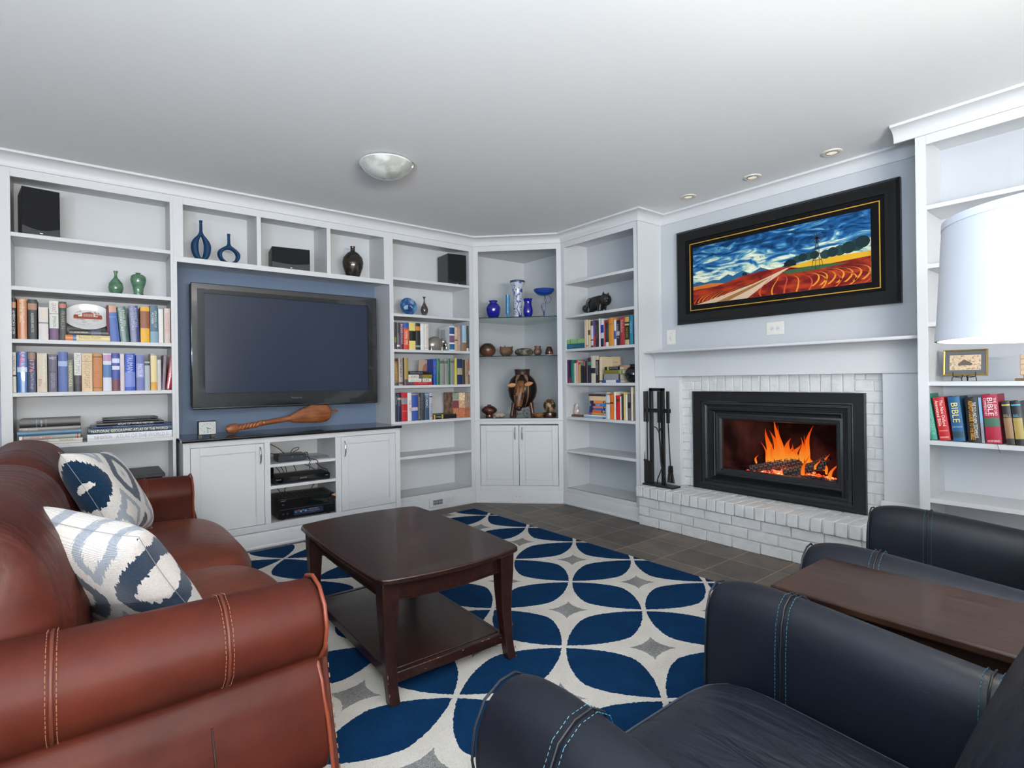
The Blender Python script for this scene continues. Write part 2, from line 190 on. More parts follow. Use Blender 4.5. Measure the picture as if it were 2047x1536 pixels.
BOOKS=[["A",3,-0.3363,-0.3132,0.2471,0.16,0,"1d1f22",[[0.76,0.9,"b98c62"]],[["AMERICAN LION",0.12,0.7,"cfd2d0"]],"black hardcover with small portrait at spine top"],["A",3,-0.3084,-0.2645,0.2449,0.16,0,"b4703c",[],[["brotherhood",0.42,0.97,"e6cfae"]],"thick tan-brown glossy hardcover"],["A",3,-0.2614,-0.2188,0.2451,0.16,0,"222528",[[0.74,0.9,"a5795c"]],[["ALEXANDER HAMILTON",0.18,0.66,"c9ccc6"]],"thick black hardcover with portrait of a man"],["A",3,-0.2128,-0.1657,0.2008,0.16,0,"d8d0cf",[[0.5,0.54,"8a8484"]],[["ADAMS",0.62,0.92,"e3c98f"]],"short pale cream-white book"],["A",3,-0.1622,-0.1173,0.244,0.16,0,"d9dad2",[[0,0.3,"6a4a6e"],[0.665,0.675,"5d5d58"]],[["GRANT",0.7,0.95,"b0628c"],["JEFFERSON",0.34,0.62,"5f6a62"]],"white book with purple flower foot"],["A",3,-0.1154,-0.0792,0.242,0.16,0,"3a3b3e",[[0.84,0.95,"b5705c"]],[["FRANKLIN",0.3,0.75,"8d8a6e"]],"dark grey hardcover with face at top"],["A",3,0.1221,0.1392,0.2363,0.16,0,"6b2a35",[],[],"thin dark red book behind the plate"],["A",3,0.1405,0.1922,0.239,0.16,-0.02,"3f62a8",[[0.8,0.99,"c99a80"]],[["MODERN LIBRARY",0.6,0.75,"8fb0d8","h"]],"blue hardcover with tan top and white runner figure"],["A",3,0.1961,0.2435,0.233,0.16,-0.02,"2f5b52",[],[["ENGLISH",0.45,0.9,"cfd8cc","l"],["LITERATURE",0.3,0.93,"cfd8cc","r"]],"green glossy hardcover reading LITERATURE"],["A",3,0.249,0.3014,0.2445,0.16,-0.01,"27366f",[],[["AMERICAN",0.42,0.95,"aeb8d8","l"],["LITERATURE",0.32,0.92,"aeb8d8","r"]],"navy glossy hardcover reading AMERICAN LITERATURE"],["A",3,0.3041,0.356,0.2415,0.16,0,"e0a81c",[[0.4,0.88,"8b4a26"]],[],"yellow book with brown picture in the middle"],["A",3,0.3584,0.4047,0.2552,0.16,0,"47687c",[[0.0,0.3,"7d9db0"]],[["IMAGES OF",0.4,0.85,"c9c7b0","l"],["POWER",0.5,0.8,"d5dcdf","r"]],"slate blue book with painted letters"],["A",3,0.4061,0.4357,0.2341,0.16,0,"e4e2dd",[],[],"thin plain white book"],["A",3,0.4392,0.4759,0.2401,0.16,0,"cdbcb4",[],[["ILLUSTRATED",0.3,0.85,"c98f86"]],"pinkish beige book in the right corner"],["A",4,-0.3361,-0.3159,0.2434,0.16,0,"d3cfc3",[[0.4,0.44,"3a3030"]],[["AMERICA",0.5,0.95,"6c6458"]],"cream book by the left stile"],["A",4,-0.3125,-0.266,0.2481,0.16,0,"1c5e9e",[[0.5,0.62,"b7c7dd"]],[["SAILS",0.62,0.97,"d0407a"]],"shiny blue hardcover with red letters"],["A",4,-0.2645,-0.2275,0.2469,0.16,0,"3e4668",[[0.82,0.98,"8b6a5c"]],[["1776",0.5,0.8,"e28a8a"],["David McCullough",0.08,0.48,"9aa0b0"]],"dark slate book titled 1776"],["A",4,-0.223,-0.1746,0.24,0.16,0,"d2c6b0",[],[["Founding Brothers",0.25,0.95,"f2ecdf","l"],["Ellis",0.08,0.4,"b0525a","r"]],"thick beige book with red author name"],["A",4,-0.17,-0.1269,0.2335,0.16,0,"5b586a",[[0.53,0.54,"2f2f38"]],[["WEST",0.82,0.98,"d8d8e4","h"],["GENTLEMEN",0.1,0.5,"8c889c"]],"dark grey purple book with white capitals"],["A",4,-0.1234,-0.0775,0.2501,0.16,0,"4a62a0",[[0.64,0.77,"9fb2d6"]],[],"plain blue clothbound book with pale block"],["A",4,-0.0776,-0.0487,0.2003,0.16,0,"7c7f74",[],[["HERMANDEL",0.15,0.9,"d8cfa8"]],"short grey-green paperback"],["A",4,-0.0458,-0.0087,0.2453,0.16,0,"dfdcd6",[[0,0.2,"2a2b30"],[0.2,0.42,"4c3f4c"]],[["AUTUMN",0.47,0.97,"a39c98"]],"white book with black foot and portrait"],["A",4,-0.0077,0.0467,0.2431,0.16,0,"dcc29a",[[0.79,0.8,"8f6b52"]],[["CHASING DAYLIGHT",0.08,0.95,"a8865a"]],"wide light tan book with thin top rule"],["A",4,0.0485,0.097,0.2422,0.16,0,"bd7f3e",[[0.9,0.93,"6b4420"],[0.08,0.1,"6b4420"]],[["AMERICAN CAESAR",0.13,0.87,"c95a38"]],"orange-tan book with tall red lettering"],["A",4,0.0996,0.1451,0.2451,0.16,0,"d5d8e2",[[0.36,0.7,"4a74aa"],[0.8,0.96,"b98cb4"]],[],"white book shading into blue middle"],["A",4,0.1467,0.1889,0.2477,0.16,0,"33489c",[[0,0.3,"6d3440"],[0.56,0.66,"d9dde8"],[0.74,0.86,"cfd6ee"]],[],"blue and maroon book with white blocks"],["A",4,0.1902,0.2144,0.2434,0.16,0,"dcd6cc",[[0,0.9,"d9cfd3"]],[],"thin cream and pink book"],["A",4,0.216,0.2724,0.2459,0.16,0,"1e45b4",[[0.1,0.5,"6f83cc"]],[["TRUMAN",0.5,0.97,"b9c6ec"]],"bright royal blue book titled TRUMAN"],["A",4,0.277,0.3223,0.2385,0.16,0,"6c74b0",[[0.36,0.76,"8f96c8"]],[["PASTEUR",0.38,0.74,"dfe2f2"]],"lavender blue book with framed title"],["A",4,0.3232,0.3548,0.1951,0.16,0,"a9b3b8",[[0.86,0.94,"3f4448"]],[],"short grey book with round emblem"],["A",4,0.3577,0.3947,0.2501,0.16,0,"e6d29c",[[0,0.22,"d9a23c"],[0.94,1,"a9a2a0"]],[],"cream and gold book by grey sleeve"],["A",4,0.3954,0.4196,0.2079,0.16,0,"c7c4c6",[],[],"thin light grey book second from crimson"],["A",4,0.4212,0.4409,0.2409,0.16,0.012,"8b7c84",[],[],"thin grey-pink book beside crimson one"],["A",4,0.4445,0.4767,0.2466,0.16,0.03,"a51f38",[[0.0,0.04,"701020"]],[["CHINA",0.3,0.8,"e6a8ac"]],"glossy crimson book leaning in the corner"],["A",3,2.1677,2.1886,0.2408,0.16,0,"2c2620",[[0.25,0.45,"7c6a30"]],[],"black and gold thin book"],["A",3,2.1903,2.2212,0.2383,0.16,0,"4b4c50",[[0.1,0.17,"d9d9d9"]],[["LOMBARDI",0.2,0.6,"9a9aa0"]],"dark charcoal book"],["A",3,2.223,2.2568,0.2402,0.16,0,"5f2240",[],[["BOSS",0.6,0.95,"e2dfe4"],["CHICAGO",0.2,0.58,"c9b8cc"]],"maroon book with white letters"],["A",3,2.2585,2.3103,0.2427,0.16,0,"c8412e",[[0.8,1,"2c5aa8"],[0.14,0.76,"d9583c"]],[["TAMING TIME",0.18,0.72,"f0e6dc"]],"red book with blue top and white title"],["A",3,2.3121,2.3771,0.246,0.16,0,"e3cf7c",[[0.33,0.7,"1c1a1a"]],[],"yellow book with black square"],["A",3,2.3798,2.4268,0.2447,0.16,0,"2a2c2e",[[0.72,0.88,"c98530"],[0.1,0.17,"9aa09c"]],[],"black book with orange band"],["A",3,2.4286,2.4679,0.243,0.16,0,"e6e7e6",[],[],"plain white book"],["A",3,2.4706,2.5131,0.2426,0.16,0,"e2dfd8",[[0.06,0.09,"b7a070"]],[["TRANSFORMATION",0.15,0.92,"d5a89c"]],"white book with faint red letters"],["A",3,2.7393,2.7972,0.2354,0.16,0,"dfe6ea",[[0.68,0.95,"22507c"],[0.34,0.62,"7a5470"],[0.05,0.28,"2a6490"]],[],"white and blue book with red patch"],["A",3,2.7981,2.8316,0.2311,0.16,0,"c9b191",[[0.42,0.47,"2d3c60"]],[["PLAY",0.6,0.93,"f2e6d8"]],"beige book with dark blue stripe"],["A",3,2.8332,2.864,0.2386,0.16,0,"b78f7c",[],[["THE GAME",0.25,0.9,"d9c6b8"]],"pinkish brown book"],["A",3,2.8855,2.9325,0.2504,0.16,0,"a9c0d2",[[0,0.33,"9c6a38"]],[],"light blue book with brown foot"],["A",3,2.9345,2.9603,0.2476,0.16,0,"3a4540",[[0,0.12,"d5dcdc"]],[],"thin dark green book with white foot"],["A",4,2.1678,2.2029,0.2442,0.16,-0.01,"8a6a3e",[[0.88,0.97,"3a3226"],[0,0.1,"3c4a50"]],[["GANDHI",0.2,0.8,"d9a44c"]],"brown and tan book"],["A",4,2.2055,2.2452,0.2457,0.16,0,"b3a89c",[[0.05,0.12,"5c4858"]],[["BRITTANICA",0.3,0.97,"2c2826"]],"grey beige book with black capitals"],["A",4,2.247,2.2583,0.247,0.16,0,"2e2718",[],[],"thin black book"],["A",4,2.2601,2.2986,0.2483,0.16,0,"a88c50",[[0,0.22,"5c4c50"]],[],"gold patterned book with dark foot"],["A",4,2.5602,2.5956,0.2424,0.16,0,"1d4aa4",[[0.66,0.72,"4c4a60"]],[["LONG WALK",0.4,0.9,"6f94d8"]],"blue book beside green one"],["A",4,2.5966,2.6271,0.2452,0.16,0,"1f7444",[],[["SPRING",0.5,0.9,"5cb088"]],"green glossy book"],["A",4,2.6299,2.678,0.2434,0.16,0,"8f918a",[[0.82,0.93,"5c5e58"]],[],"grey book next to green glossy one"],["A",4,2.6809,2.7199,0.244,0.16,0,"93948d",[[0.82,0.93,"60625c"]],[],"grey book before the thin green one"],["A",4,2.7208,2.7414,0.2444,0.16,0,"1c6a50",[],[],"thin dark green hardcover"],["A",4,2.7434,2.7919,0.2473,0.16,0,"8c8e88",[[0.84,0.92,"5c5e58"]],[],"grey book left of yellow one"],["A",4,2.794,2.821,0.2527,0.16,0,"cfc048",[],[],"thin yellow book"],["A",4,2.8228,2.8804,0.2461,0.16,0,"172e58",[[0.38,0.64,"b0a888"]],[],"navy book with pale carved emblem"],["A",4,2.8813,2.9119,0.2369,0.16,0,"3a2e26",[],[],"dark brown book"],["A",4,2.914,2.9531,0.2398,0.16,0,"ab9378",[],[["CHURCHILL",0.3,0.9,"5c4a36"]],"beige book with script title"],["A",4,2.9552,2.9822,0.2427,0.16,0,"c93a30",[[0,0.38,"2c2c30"],[0.38,0.55,"e0e0e0"]],[],"thin red, white and black book"],["A",5,2.1651,2.1865,0.2585,0.16,0,"22303a",[],[["ALPHA",0.5,0.95,"b8c0c0"]],"thin dark slate book"],["A",5,2.188,2.2242,0.2479,0.16,0,"18284a",[[0.78,0.86,"b8a080"]],[["DADDY",0.55,0.78,"8f98a0"]],"navy book with pale patch"],["A",5,2.2269,2.287,0.255,0.16,0,"b81f26",[[0.6,0.82,"8c8c90"]],[["THE KENNEDYS",0.3,0.42,"e8c8c4","h"]],"red hardcover with black and white photo"],["A",5,2.2883,2.329,0.2537,0.16,0,"e2dfda",[],[["THE LAST",0.3,0.75,"b0443c"]],"white book with small red marks"],["A",5,2.3307,2.392,0.2505,0.16,0,"3350a0",[[0.93,0.97,"b98a50"],[0.36,0.48,"c8b8c0"]],[],"blue book with gold top and crest"],["A",5,2.3938,2.4201,0.2494,0.16,0,"33342f",[],[["SCHOOLHOUSE",0.05,0.85,"b8bcac"]],"black book with pale stencil letters"],["A",5,2.4214,2.4584,0.2494,0.16,0,"3a3c44",[],[["BEAR WOLF",0.4,0.95,"6f7078"]],"dark grey book"],["A",5,2.463,2.5092,0.2482,0.16,0,"33506c",[[0.9,1,"7088a0"]],[["TITANIC",0.45,0.97,"e0e4e4"]],"dark blue book with wide white capitals"],["A",5,2.511,2.546,0.2472,0.16,0,"b4b6c4",[[0.84,0.88,"3a3034"]],[["DECADE",0.1,0.6,"3c3c44"]],"pale grey book with black letters"],["B",3,-3.4903,-3.4741,0.2575,0.16,0,"dcae94",[],[],"thin salmon paperback"],["B",3,-3.4723,-3.4479,0.2595,0.16,0,"d8d4bc",[[0.04,0.1,"9c88a0"]],[],"cream paperback beside salmon one"],["B",3,-3.4464,-3.4156,0.2531,0.16,0,"dcc294",[[0.46,0.64,"6c4a36"]],[],"tan cream book with small photo"],["B",3,-3.4125,-3.381,0.2421,0.16,0,"d3cbd6",[[0.82,1,"3c3844"],[0,0.08,"3a4680"],[0.26,0.3,"2c2c34"]],[],"white book with black top and blue foot"],["B",3,-3.3787,-3.3539,0.2465,0.16,0,"5c4484",[[0,0.42,"a8343c"]],[],"purple book with red lower half"],["B",3,-3.3518,-3.3162,0.2408,0.16,0,"332c38",[[0.3,0.5,"5a2030"]],[["SEVEN",0.3,0.9,"6c7a4c"]],"dark patterned book"],["B",3,-3.3132,-3.2943,0.2546,0.16,0,"dedbcf",[],[],"thin ivory book"],["B",3,-3.2927,-3.2536,0.2498,0.16,0,"d3cfd8",[[0.5,0.78,"1c3c9c"],[0,0.3,"1c2440"]],[],"white book with blue block and navy foot"],["B",3,-3.2481,-3.2352,0.2352,0.16,0,"c43a30",[],[],"thin red book"],["B",3,-3.2341,-3.1972,0.2332,0.16,0,"2c3038",[[0,0.16,"dcdcd8"],[0.3,0.7,"3a4440"],[0.9,1,"8c2a24"]],[],"dark book with white triangle foot"],["B",3,-3.1959,-3.1394,0.2493,0.16,0,"d9923c",[],[["SHADOW",0.74,0.82,"8c5a20","h"]],"thick orange book"],["B",3,-3.1362,-3.1099,0.2258,0.16,0,"e2e0e4",[[0.26,0.58,"3f5ca0"]],[],"white book with blue band"],["B",3,-3.1084,-3.0716,0.2209,0.16,0,"26222c",[[0.4,0.56,"b8b4b8"]],[["NIGHT",0.2,0.9,"b8a8bc"]],"black book with white animal figure"],["B",3,-3.0691,-3.0169,0.2466,0.16,0,"a3383e",[],[["Rebellion",0.45,0.88,"e0b8b0"]],"crimson book with script title"],["B",3,-3.0154,-2.9674,0.2453,0.16,0,"262a26",[[0.8,0.98,"c9a85c"],[0.0,0.18,"c9b27c"],[0.68,0.74,"c9b27c"]],[["THE GUIDE",0.25,0.62,"a8ac3c"]],"black and cream book with yellow title"],["B",3,-2.9634,-2.9269,0.25,0.16,0,"2c86a0",[],[["ORIGIN",0.4,0.8,"a0d0dc"]],"teal blue book"],["B",3,-2.926,-2.9144,0.2175,0.16,0,"2c3a5c",[],[],"narrow navy book against the stile"],["B",4,-3.7418,-3.7044,0.2212,0.16,0,"5c2462",[],[],"purple book by the left stile"],["B",4,-3.7032,-3.6748,0.2104,0.16,0,"1c2440",[[0.0,0.25,"8c2c30"]],[],"navy and red book"],["B",4,-3.672,-3.6361,0.2186,0.16,0,"1c7c70",[],[],"green book"],["B",4,-3.6346,-3.6029,0.1918,0.16,0,"d3cdb4",[[0.97,1,"a03030"]],[],"plain ivory paperback between green and pink books"],["B",4,-3.6013,-3.5788,0.2116,0.16,0,"dca89c",[[0.9,1,"d83a2c"]],[],"thin pink paperback with red top"],["B",4,-3.5779,-3.5468,0.1919,0.16,0,"bf9f66",[[0.9,1,"c83c30"]],[],"tan paperback"],["B",4,-3.5448,-3.5127,0.1935,0.16,0,"24282c",[[0.84,1,"4c8c84"]],[],"black paperback with teal top"],["B",4,-3.5107,-3.4839,0.2013,0.16,0,"22262a",[[0.78,0.98,"b0604c"]],[],"black paperback with orange top"],["B",4,-3.4724,-3.4558,0.2227,0.16,0,"6c4858",[[0.7,0.95,"4a3c7c"]],[],"thin multicoloured book"],["B",4,-3.4537,-3.4171,0.2308,0.16,0,"262c3a",[[0.7,0.84,"4c9c6c"],[0.86,1,"5c3828"]],[],"dark book with green and brown top"],["B",4,-3.4125,-3.359,0.2466,0.16,0,"cfc8b4",[[0.35,0.55,"24282c"]],[],"wide ivory book with small black picture"],["B",4,-3.3555,-3.3141,0.2408,0.16,0,"26262a",[[0.86,1,"d6c4a4"]],[["WISDOM",0.3,0.82,"c8c8c4"]],"black spine book with white capitals"],["B",4,-3.3125,-3.285,0.2348,0.16,0,"dcc9a8",[[0.04,0.1,"7c6a50"]],[],"tan cream book right of black spine"],["B",5,-3.2418,-3.194,0.213,0.16,0,"cfd6dc",[[0.62,0.68,"9c7838"]],[],"pale blue-white book"],["B",5,-3.1922,-3.1523,0.2221,0.16,0,"dd6f12",[[0.62,0.68,"4c2410"]],[],"bright orange book"],["B",5,-3.1498,-3.1265,0.2418,0.16,0,"e0d8c8",[],[],"cream book between orange and red ones"],["B",5,-3.1254,-3.0821,0.2103,0.16,0,"c01c26",[[0.76,0.86,"4c2c30"]],[],"red book with dark emblem"],["B",5,-3.08,-3.0643,0.2043,0.16,0,"d9d2c4",[],[],"thin white book right of red one"],["B",5,-3.0623,-3.0418,0.2258,0.16,0,"2c2c2c",[],[],"thin black book"],["B",5,-3.0384,-3.0239,0.2385,0.16,0,"d6b868",[],[],"yellow paperback"],["B",5,-3.0225,-2.998,0.2323,0.16,0,"e2dfc8",[[0.94,1,"d9b040"]],[],"ivory paperback with yellow edge"],["B",5,-2.9965,-2.9644,0.2284,0.16,0,"5c5a68",[[0.46,0.68,"1c1c1e"]],[],"grey book with black square"],["B",5,-2.9597,-2.9378,0.2932,0.16,0,"d6cbb0",[],[],"tall cream book near right stile"],["B",5,-2.9369,-2.9172,0.2269,0.16,0,"8a7a68",[],[],"brownish grey book against right stile"],["R",5,-0.8921,-0.8625,0.2545,0.17,-0.035,"3f8f7c",[],[["HOLY BIBLE",0.1,0.8,"7cc0a8"]],"teal green book with slim spine against left stile"],["R",5,-0.8539,-0.8046,0.2337,0.17,-0.03,"b51f26",[],[["The New Oxford",0.33,0.93,"f2e8d8","l"],["Annotated Bible",0.33,0.93,"f2e8d8","r"],["THIRD EDITION",0.2,0.24,"e6c0a0","h"],["OXFORD",0.05,0.09,"f0d8c8","h"]],"red hardcover titled The New Oxford Annotated Bible"],["R",5,-0.7945,-0.7435,0.2383,0.17,-0.024,"1f5680",[[0.08,0.22,"2c4450"]],[["BIBLE",0.42,0.86,"e8d27c"],["ARTISAN",0.3,0.34,"9cc0d0","h"]],"blue hardcover titled BIBLE in yellow"],["R",5,-0.7318,-0.6796,0.2341,0.17,-0.014,"1b1a1c",[],[["ASIMOV'S GUIDE TO THE BIBLE",0.06,0.93,"e3a21c"],["THE OLD AND NEW TESTAMENTS",0.1,0.9,"e8e6e0","l"]],"black hardcover titled ASIMOV'S GUIDE TO THE BIBLE"],["R",5,-0.6776,-0.6651,0.2374,0.17,-0.014,"7ea6c8",[[0,0.45,"8c8c90"]],[],"thin pale blue book with picture foot"],["R",5,-0.6595,-0.5977,0.252,0.17,-0.018,"9c1834",[[0.34,0.52,"3c6450"]],[["BIBLE",0.56,0.93,"f4e6e0"],["THE OXFORD",0.56,0.93,"f0d8d8","l2"],["COMMENTARY",0.56,0.93,"f0d8d8","r2"],["OXFORD",0.03,0.07,"f4e6e0","h"]],"crimson hardcover titled The Oxford Bible Commentary"],["R",5,-0.5812,-0.5485,0.2187,0.17,-0.02,"2a2626",[[0.14,0.62,"8c6a4c"],[0.9,0.93,"c9b84c"]],[["BIBLE",0.64,0.7,"9c8c6c","h"]],"black book with painted scene and gold rule"],["R",5,-0.5459,-0.5097,0.22,0.17,-0.02,"262628",[[0.14,0.62,"a08c50"],[0.9,0.93,"4ca8d0"]],[["BIBLE",0.64,0.7,"5c90a8","h"]],"black book with garden painting and blue rule"]]
STACKED=[["A",-0.0862,0.1392,1.483,0.036,0.17,0.02,"d6c48c",[[0,0.16,"c9762c"],[0.16,0.24,"4a6c9c"]],[["Benjamin Franklin",0.3,0.8,"8c7c4c"]],"cream and orange book lying flat under the white plate"],["A",-0.0669,0.1317,1.519,0.034,0.17,0.02,"22242a",[[0.55,0.8,"3a4a60"]],[["THE FIRST AMERICAN",0.12,0.45,"d9c9a0"]],"black book lying flat directly beneath the oval plate"],["A",-0.3319,-0.0082,0.838,0.012,0.27,0.02,"ddd9cc",[],[],"cream magazine at the bottom of left book stack"],["A",-0.309,-0.008,0.85,0.017,0.26,0.02,"d9d4c8",[],[["ALLISON AND",0.2,0.46,"3c3c3c"],["WORDS",0.62,0.85,"6c6c6c"]],"white album with black title, second up in left stack"],["A",-0.3066,-0.0178,0.867,0.027,0.24,0.02,"8e948c",[[0,0.05,"dcd8d0"],[0.05,0.075,"b8242c"],[0.94,0.965,"b8242c"]],[["POLAND",0.18,0.55,"d84a50"]],"grey-green book with red POLAND title"],["A",-0.3148,-0.0146,0.894,0.029,0.25,0.02,"3c6884",[],[],"teal blue clothbound book in left stack"],["A",-0.3072,-0.0181,0.923,0.022,0.24,0.02,"8c8884",[],[["VIRGINIA",0.06,0.3,"c8c4bc"]],"silver-grey book under the black one in left stack"],["A",-0.3052,-0.0162,0.945,0.05,0.24,0.02,"15181c",[[0.27,0.275,"a0a4a8"],[0.42,0.425,"a0a4a8"]],[["WORLD OF ART",0.28,0.42,"c8ccd0","v"]],"thick glossy black book on top of left stack"],["A",0.0159,0.4765,0.838,0.045,0.27,0.02,"dcdce2",[],[["ATLAS OF THE WORLD II",0.32,0.95,"a8a8b4"],["THE EDITION",0.07,0.27,"6c7484"]],"white boxed atlas at bottom of right stack"],["A",0.0197,0.4795,0.883,0.033,0.27,0.02,"22425e",[],[["NATIONAL GEOGRAPHIC ATLAS OF THE WORLD",0.04,0.94,"f0e4b8"]],"navy atlas with large cream title"],["A",0.0355,0.4774,0.916,0.015,0.26,0.02,"1c3468",[],[["TIMES ATLAS OF WORLD HISTORY",0.25,0.75,"8c8c7c"]],"slim blue atlas above the navy one"],["A",0.0652,0.4315,0.931,0.022,0.25,0.02,"16181c",[],[["ATLAS OF WORLD HISTORY",0.3,0.84,"e4e6e8"]],"black atlas with white title"],["A",0.0996,0.3996,0.953,0.014,0.22,0.02,"1a1c20",[],[],"thin black magazine, second from top of right stack"],["A",0.0967,0.396,0.967,0.014,0.22,0.02,"20262a",[[0.1,0.85,"3c4448"]],[],"thin black magazine topmost in right stack"],["A",2.2987,2.539,1.16,0.03,0.17,0.02,"b8262c",[[0,0.22,"5c4c50"]],[["POETRY",0.4,0.8,"e07c70"]],"red book lying flat at the stack bottom"],["A",2.2949,2.5303,1.19,0.03,0.17,0.02,"dcdcd0",[[0.56,0.6,"2c2c2c"]],[["LIFE",0.66,0.9,"2c2c2c"],["BEYOND",0.1,0.5,"9cb0a0"]],"white book lying second from bottom of stack"],["A",2.2955,2.5403,1.22,0.036,0.17,0.02,"e0ddcc",[[0.42,0.58,"6c5c68"],[0.58,1,"8c7c30"]],[["EURO",0.1,0.36,"5c5c50"]],"white book with olive end in the stack"],["A",2.2962,2.5177,1.256,0.032,0.17,0.02,"1c1d22",[],[["TEMPERAMENTS",0.05,0.65,"8c9098"]],"black book on top of the small stack"],["A",2.5417,2.7999,0.838,0.042,0.22,0.02,"1c1a1c",[[0.03,0.1,"c9a040"],[0.36,0.43,"c9a040"]],[["STORIES",0.13,0.33,"a8c0cc"]],"black spined book with gold bands and green cover lying flat"],["B",-3.7268,-3.4861,1.483,0.048,0.2,0.02,"1f6078",[],[["OCEANS OF",0.05,0.45,"5ca0b8"]],"teal blue book lying under the green one"],["B",-3.7147,-3.4849,1.531,0.042,0.2,0.02,"8cb878",[[0.2,0.24,"5c8c60"],[0.6,0.64,"5c8c60"]],[],"light green book lying on the teal one"],["B",-3.2737,-3.0647,1.16,0.024,0.16,0.02,"2c4c94",[[0.24,0.78,"dcdce0"]],[],"blue book with white panel at stack bottom"],["B",-3.2586,-3.0642,1.184,0.054,0.16,0.02,"8c8c90",[[0,0.06,"3c2434"],[0.92,1,"3c2434"]],[],"thick grey block book with dark covers in stack"],["B",-3.2482,-3.0414,1.238,0.034,0.16,0.02,"7c7434",[[0.84,0.96,"8ca86c"]],[],"olive patterned book in stack"],["B",-3.237,-3.0688,1.272,0.03,0.16,0.02,"17171a",[[0.16,0.28,"c8c040"]],[["REVOLUTION",0.34,0.88,"b0b0b0"]],"black book with yellow emblem atop stack"],["B",-3.5022,-3.2448,0.838,0.016,0.16,0.02,"3c6ca0",[[0,0.9,"8ca8c8"]],[],"thin blue book lying lowest beside crystal bird"],["B",-3.5018,-3.2455,0.854,0.014,0.16,0.02,"dcdcd8",[],[],"thin white book lying on the blue one"],["B",-3.4433,-3.2614,0.868,0.022,0.16,0.02,"7c4c9c",[[0.24,1,"b89c4c"]],[],"purple and yellow guide lying in stack"],["B",-3.4318,-3.2736,0.89,0.024,0.16,0.02,"2c3468",[[0.26,0.94,"e0603c"]],[],"red-orange guide lowest of the navy ended ones"],["B",-3.4251,-3.2419,0.914,0.019,0.16,0.02,"26306a",[[0.26,0.9,"2468b0"]],[],"blue guide lying mid stack"],["B",-3.4246,-3.2541,0.933,0.017,0.16,0.02,"26306a",[[0.24,0.96,"e87a50"]],[],"slim salmon orange guide in stack"],["B",-3.4084,-3.2364,0.95,0.022,0.16,0.02,"24284a",[[0.3,1,"2c80c8"]],[["TO CANADA",0.34,0.66,"dce8f0"]],"bright blue guide under the orange one"],["B",-3.4176,-3.2532,0.972,0.027,0.16,0.02,"24285c",[[0.26,0.96,"ee7a24"]],[["NOT FOR TOURISTS",0.3,0.9,"f4c090"]],"orange guide uppermost of the travel books"],["B",-3.4279,-3.2365,0.999,0.04,0.16,0.02,"dcc49c",[],[],"cream book block lying in stack"],["B",-3.4354,-3.2321,1.039,0.02,0.16,0.02,"4c3430",[],[],"dark brown album near the stack top"],["B",-3.3793,-3.2248,1.059,0.022,0.16,0.02,"8c9498",[],[],"grey spiral notebook topmost"]]
# ------------------------------------------------------------------ room shell
ZC = 2.588
def tile_material():
    m = bpy.data.materials.new('slate_tile'); m.use_nodes = True; n = m.node_tree.nodes; l = m.node_tree.links; b = n['Principled BSDF']
    g = n.new('ShaderNodeNewGeometry'); mp = n.new('ShaderNodeMapping'); mp.inputs['Location'].default_value = (-3.316+.3055*20, -2.2+.3055*30, 0)
    l.new(g.outputs['Position'], mp.inputs[0])
    br = n.new('ShaderNodeTexBrick'); br.offset = 0; br.squash = 1
    for k, v in (('Scale', 1), ('Mortar Size', .0036), ('Mortar Smooth', .1), ('Bias', 0), ('Brick Width', .3055), ('Row Height', .3055)): br.inputs[k].default_value = v
    br.inputs['Color1'].default_value = lin('565350'); br.inputs['Color2'].default_value = lin('6e665f'); br.inputs['Mortar'].default_value = lin('a58a76')
    l.new(mp.outputs[0], br.inputs['Vector'])
    nz = n.new('ShaderNodeTexNoise'); nz.inputs['Scale'].default_value = 5; nz.inputs['Detail'].default_value = 8; l.new(g.outputs['Position'], nz.inputs['Vector'])
    cr = n.new('ShaderNodeValToRGB'); cr.color_ramp.elements[0].position = .35; cr.color_ramp.elements[0].color = lin('7c8082'); cr.color_ramp.elements[1].position = .68; cr.color_ramp.elements[1].color = lin('c2b5a8')
    l.new(nz.outputs[0], cr.inputs[0])
    mx = n.new('ShaderNodeMixRGB'); mx.blend_type = 'OVERLAY'; mx.inputs[0].default_value = .7
    l.new(br.outputs['Color'], mx.inputs[1]); l.new(cr.outputs[0], mx.inputs[2]); l.new(mx.outputs[0], b.inputs['Base Color'])
    b.inputs['Roughness'].default_value = .5; b.inputs['Specular IOR Level'].default_value = .4
    n2 = n.new('ShaderNodeTexNoise'); n2.inputs['Scale'].default_value = 40; n2.inputs['Detail'].default_value = 6; l.new(g.outputs['Position'], n2.inputs['Vector'])
    bp = n.new('ShaderNodeBump'); bp.inputs['Strength'].default_value = .25; bp.inputs['Distance'].default_value = .004; l.new(n2.outputs[0], bp.inputs['Height']); l.new(bp.outputs[0], b.inputs['Normal'])
    return m
XL, YF = -1.35, -2.4
struct('floor', MB().box(XL-.1, 4.1, YF-.1, 4.85, -.1, 0), tile_material())
CEIL = mat('f0f0ee', .85, spec=.15, bump=(60, .06))
struct('ceiling', MB().box(XL-.1, 4.1, YF-.1, 4.85, ZC, ZC+.1), CEIL)
struct('wall_back', MB().box(XL-.1, 4.1, 4.715, 4.85, 0, ZC), WALLW)
w = MB(); w.box(3.925, 4.1, 2.85, 4.715, 0, ZC); w.box(3.915, 4.1, .93, 2.85, 1.12, ZC); w.box(3.925, 4.1, YF, .93, 0, ZC)
w.box(3.915, 4.1, .93, 1.26, 0, 1.12); w.box(3.915, 4.1, 2.52, 2.85, 0, 1.12); w.box(3.915, 4.1, 1.26, 2.52, 0, .3)
struct('wall_right', w, WALLW)
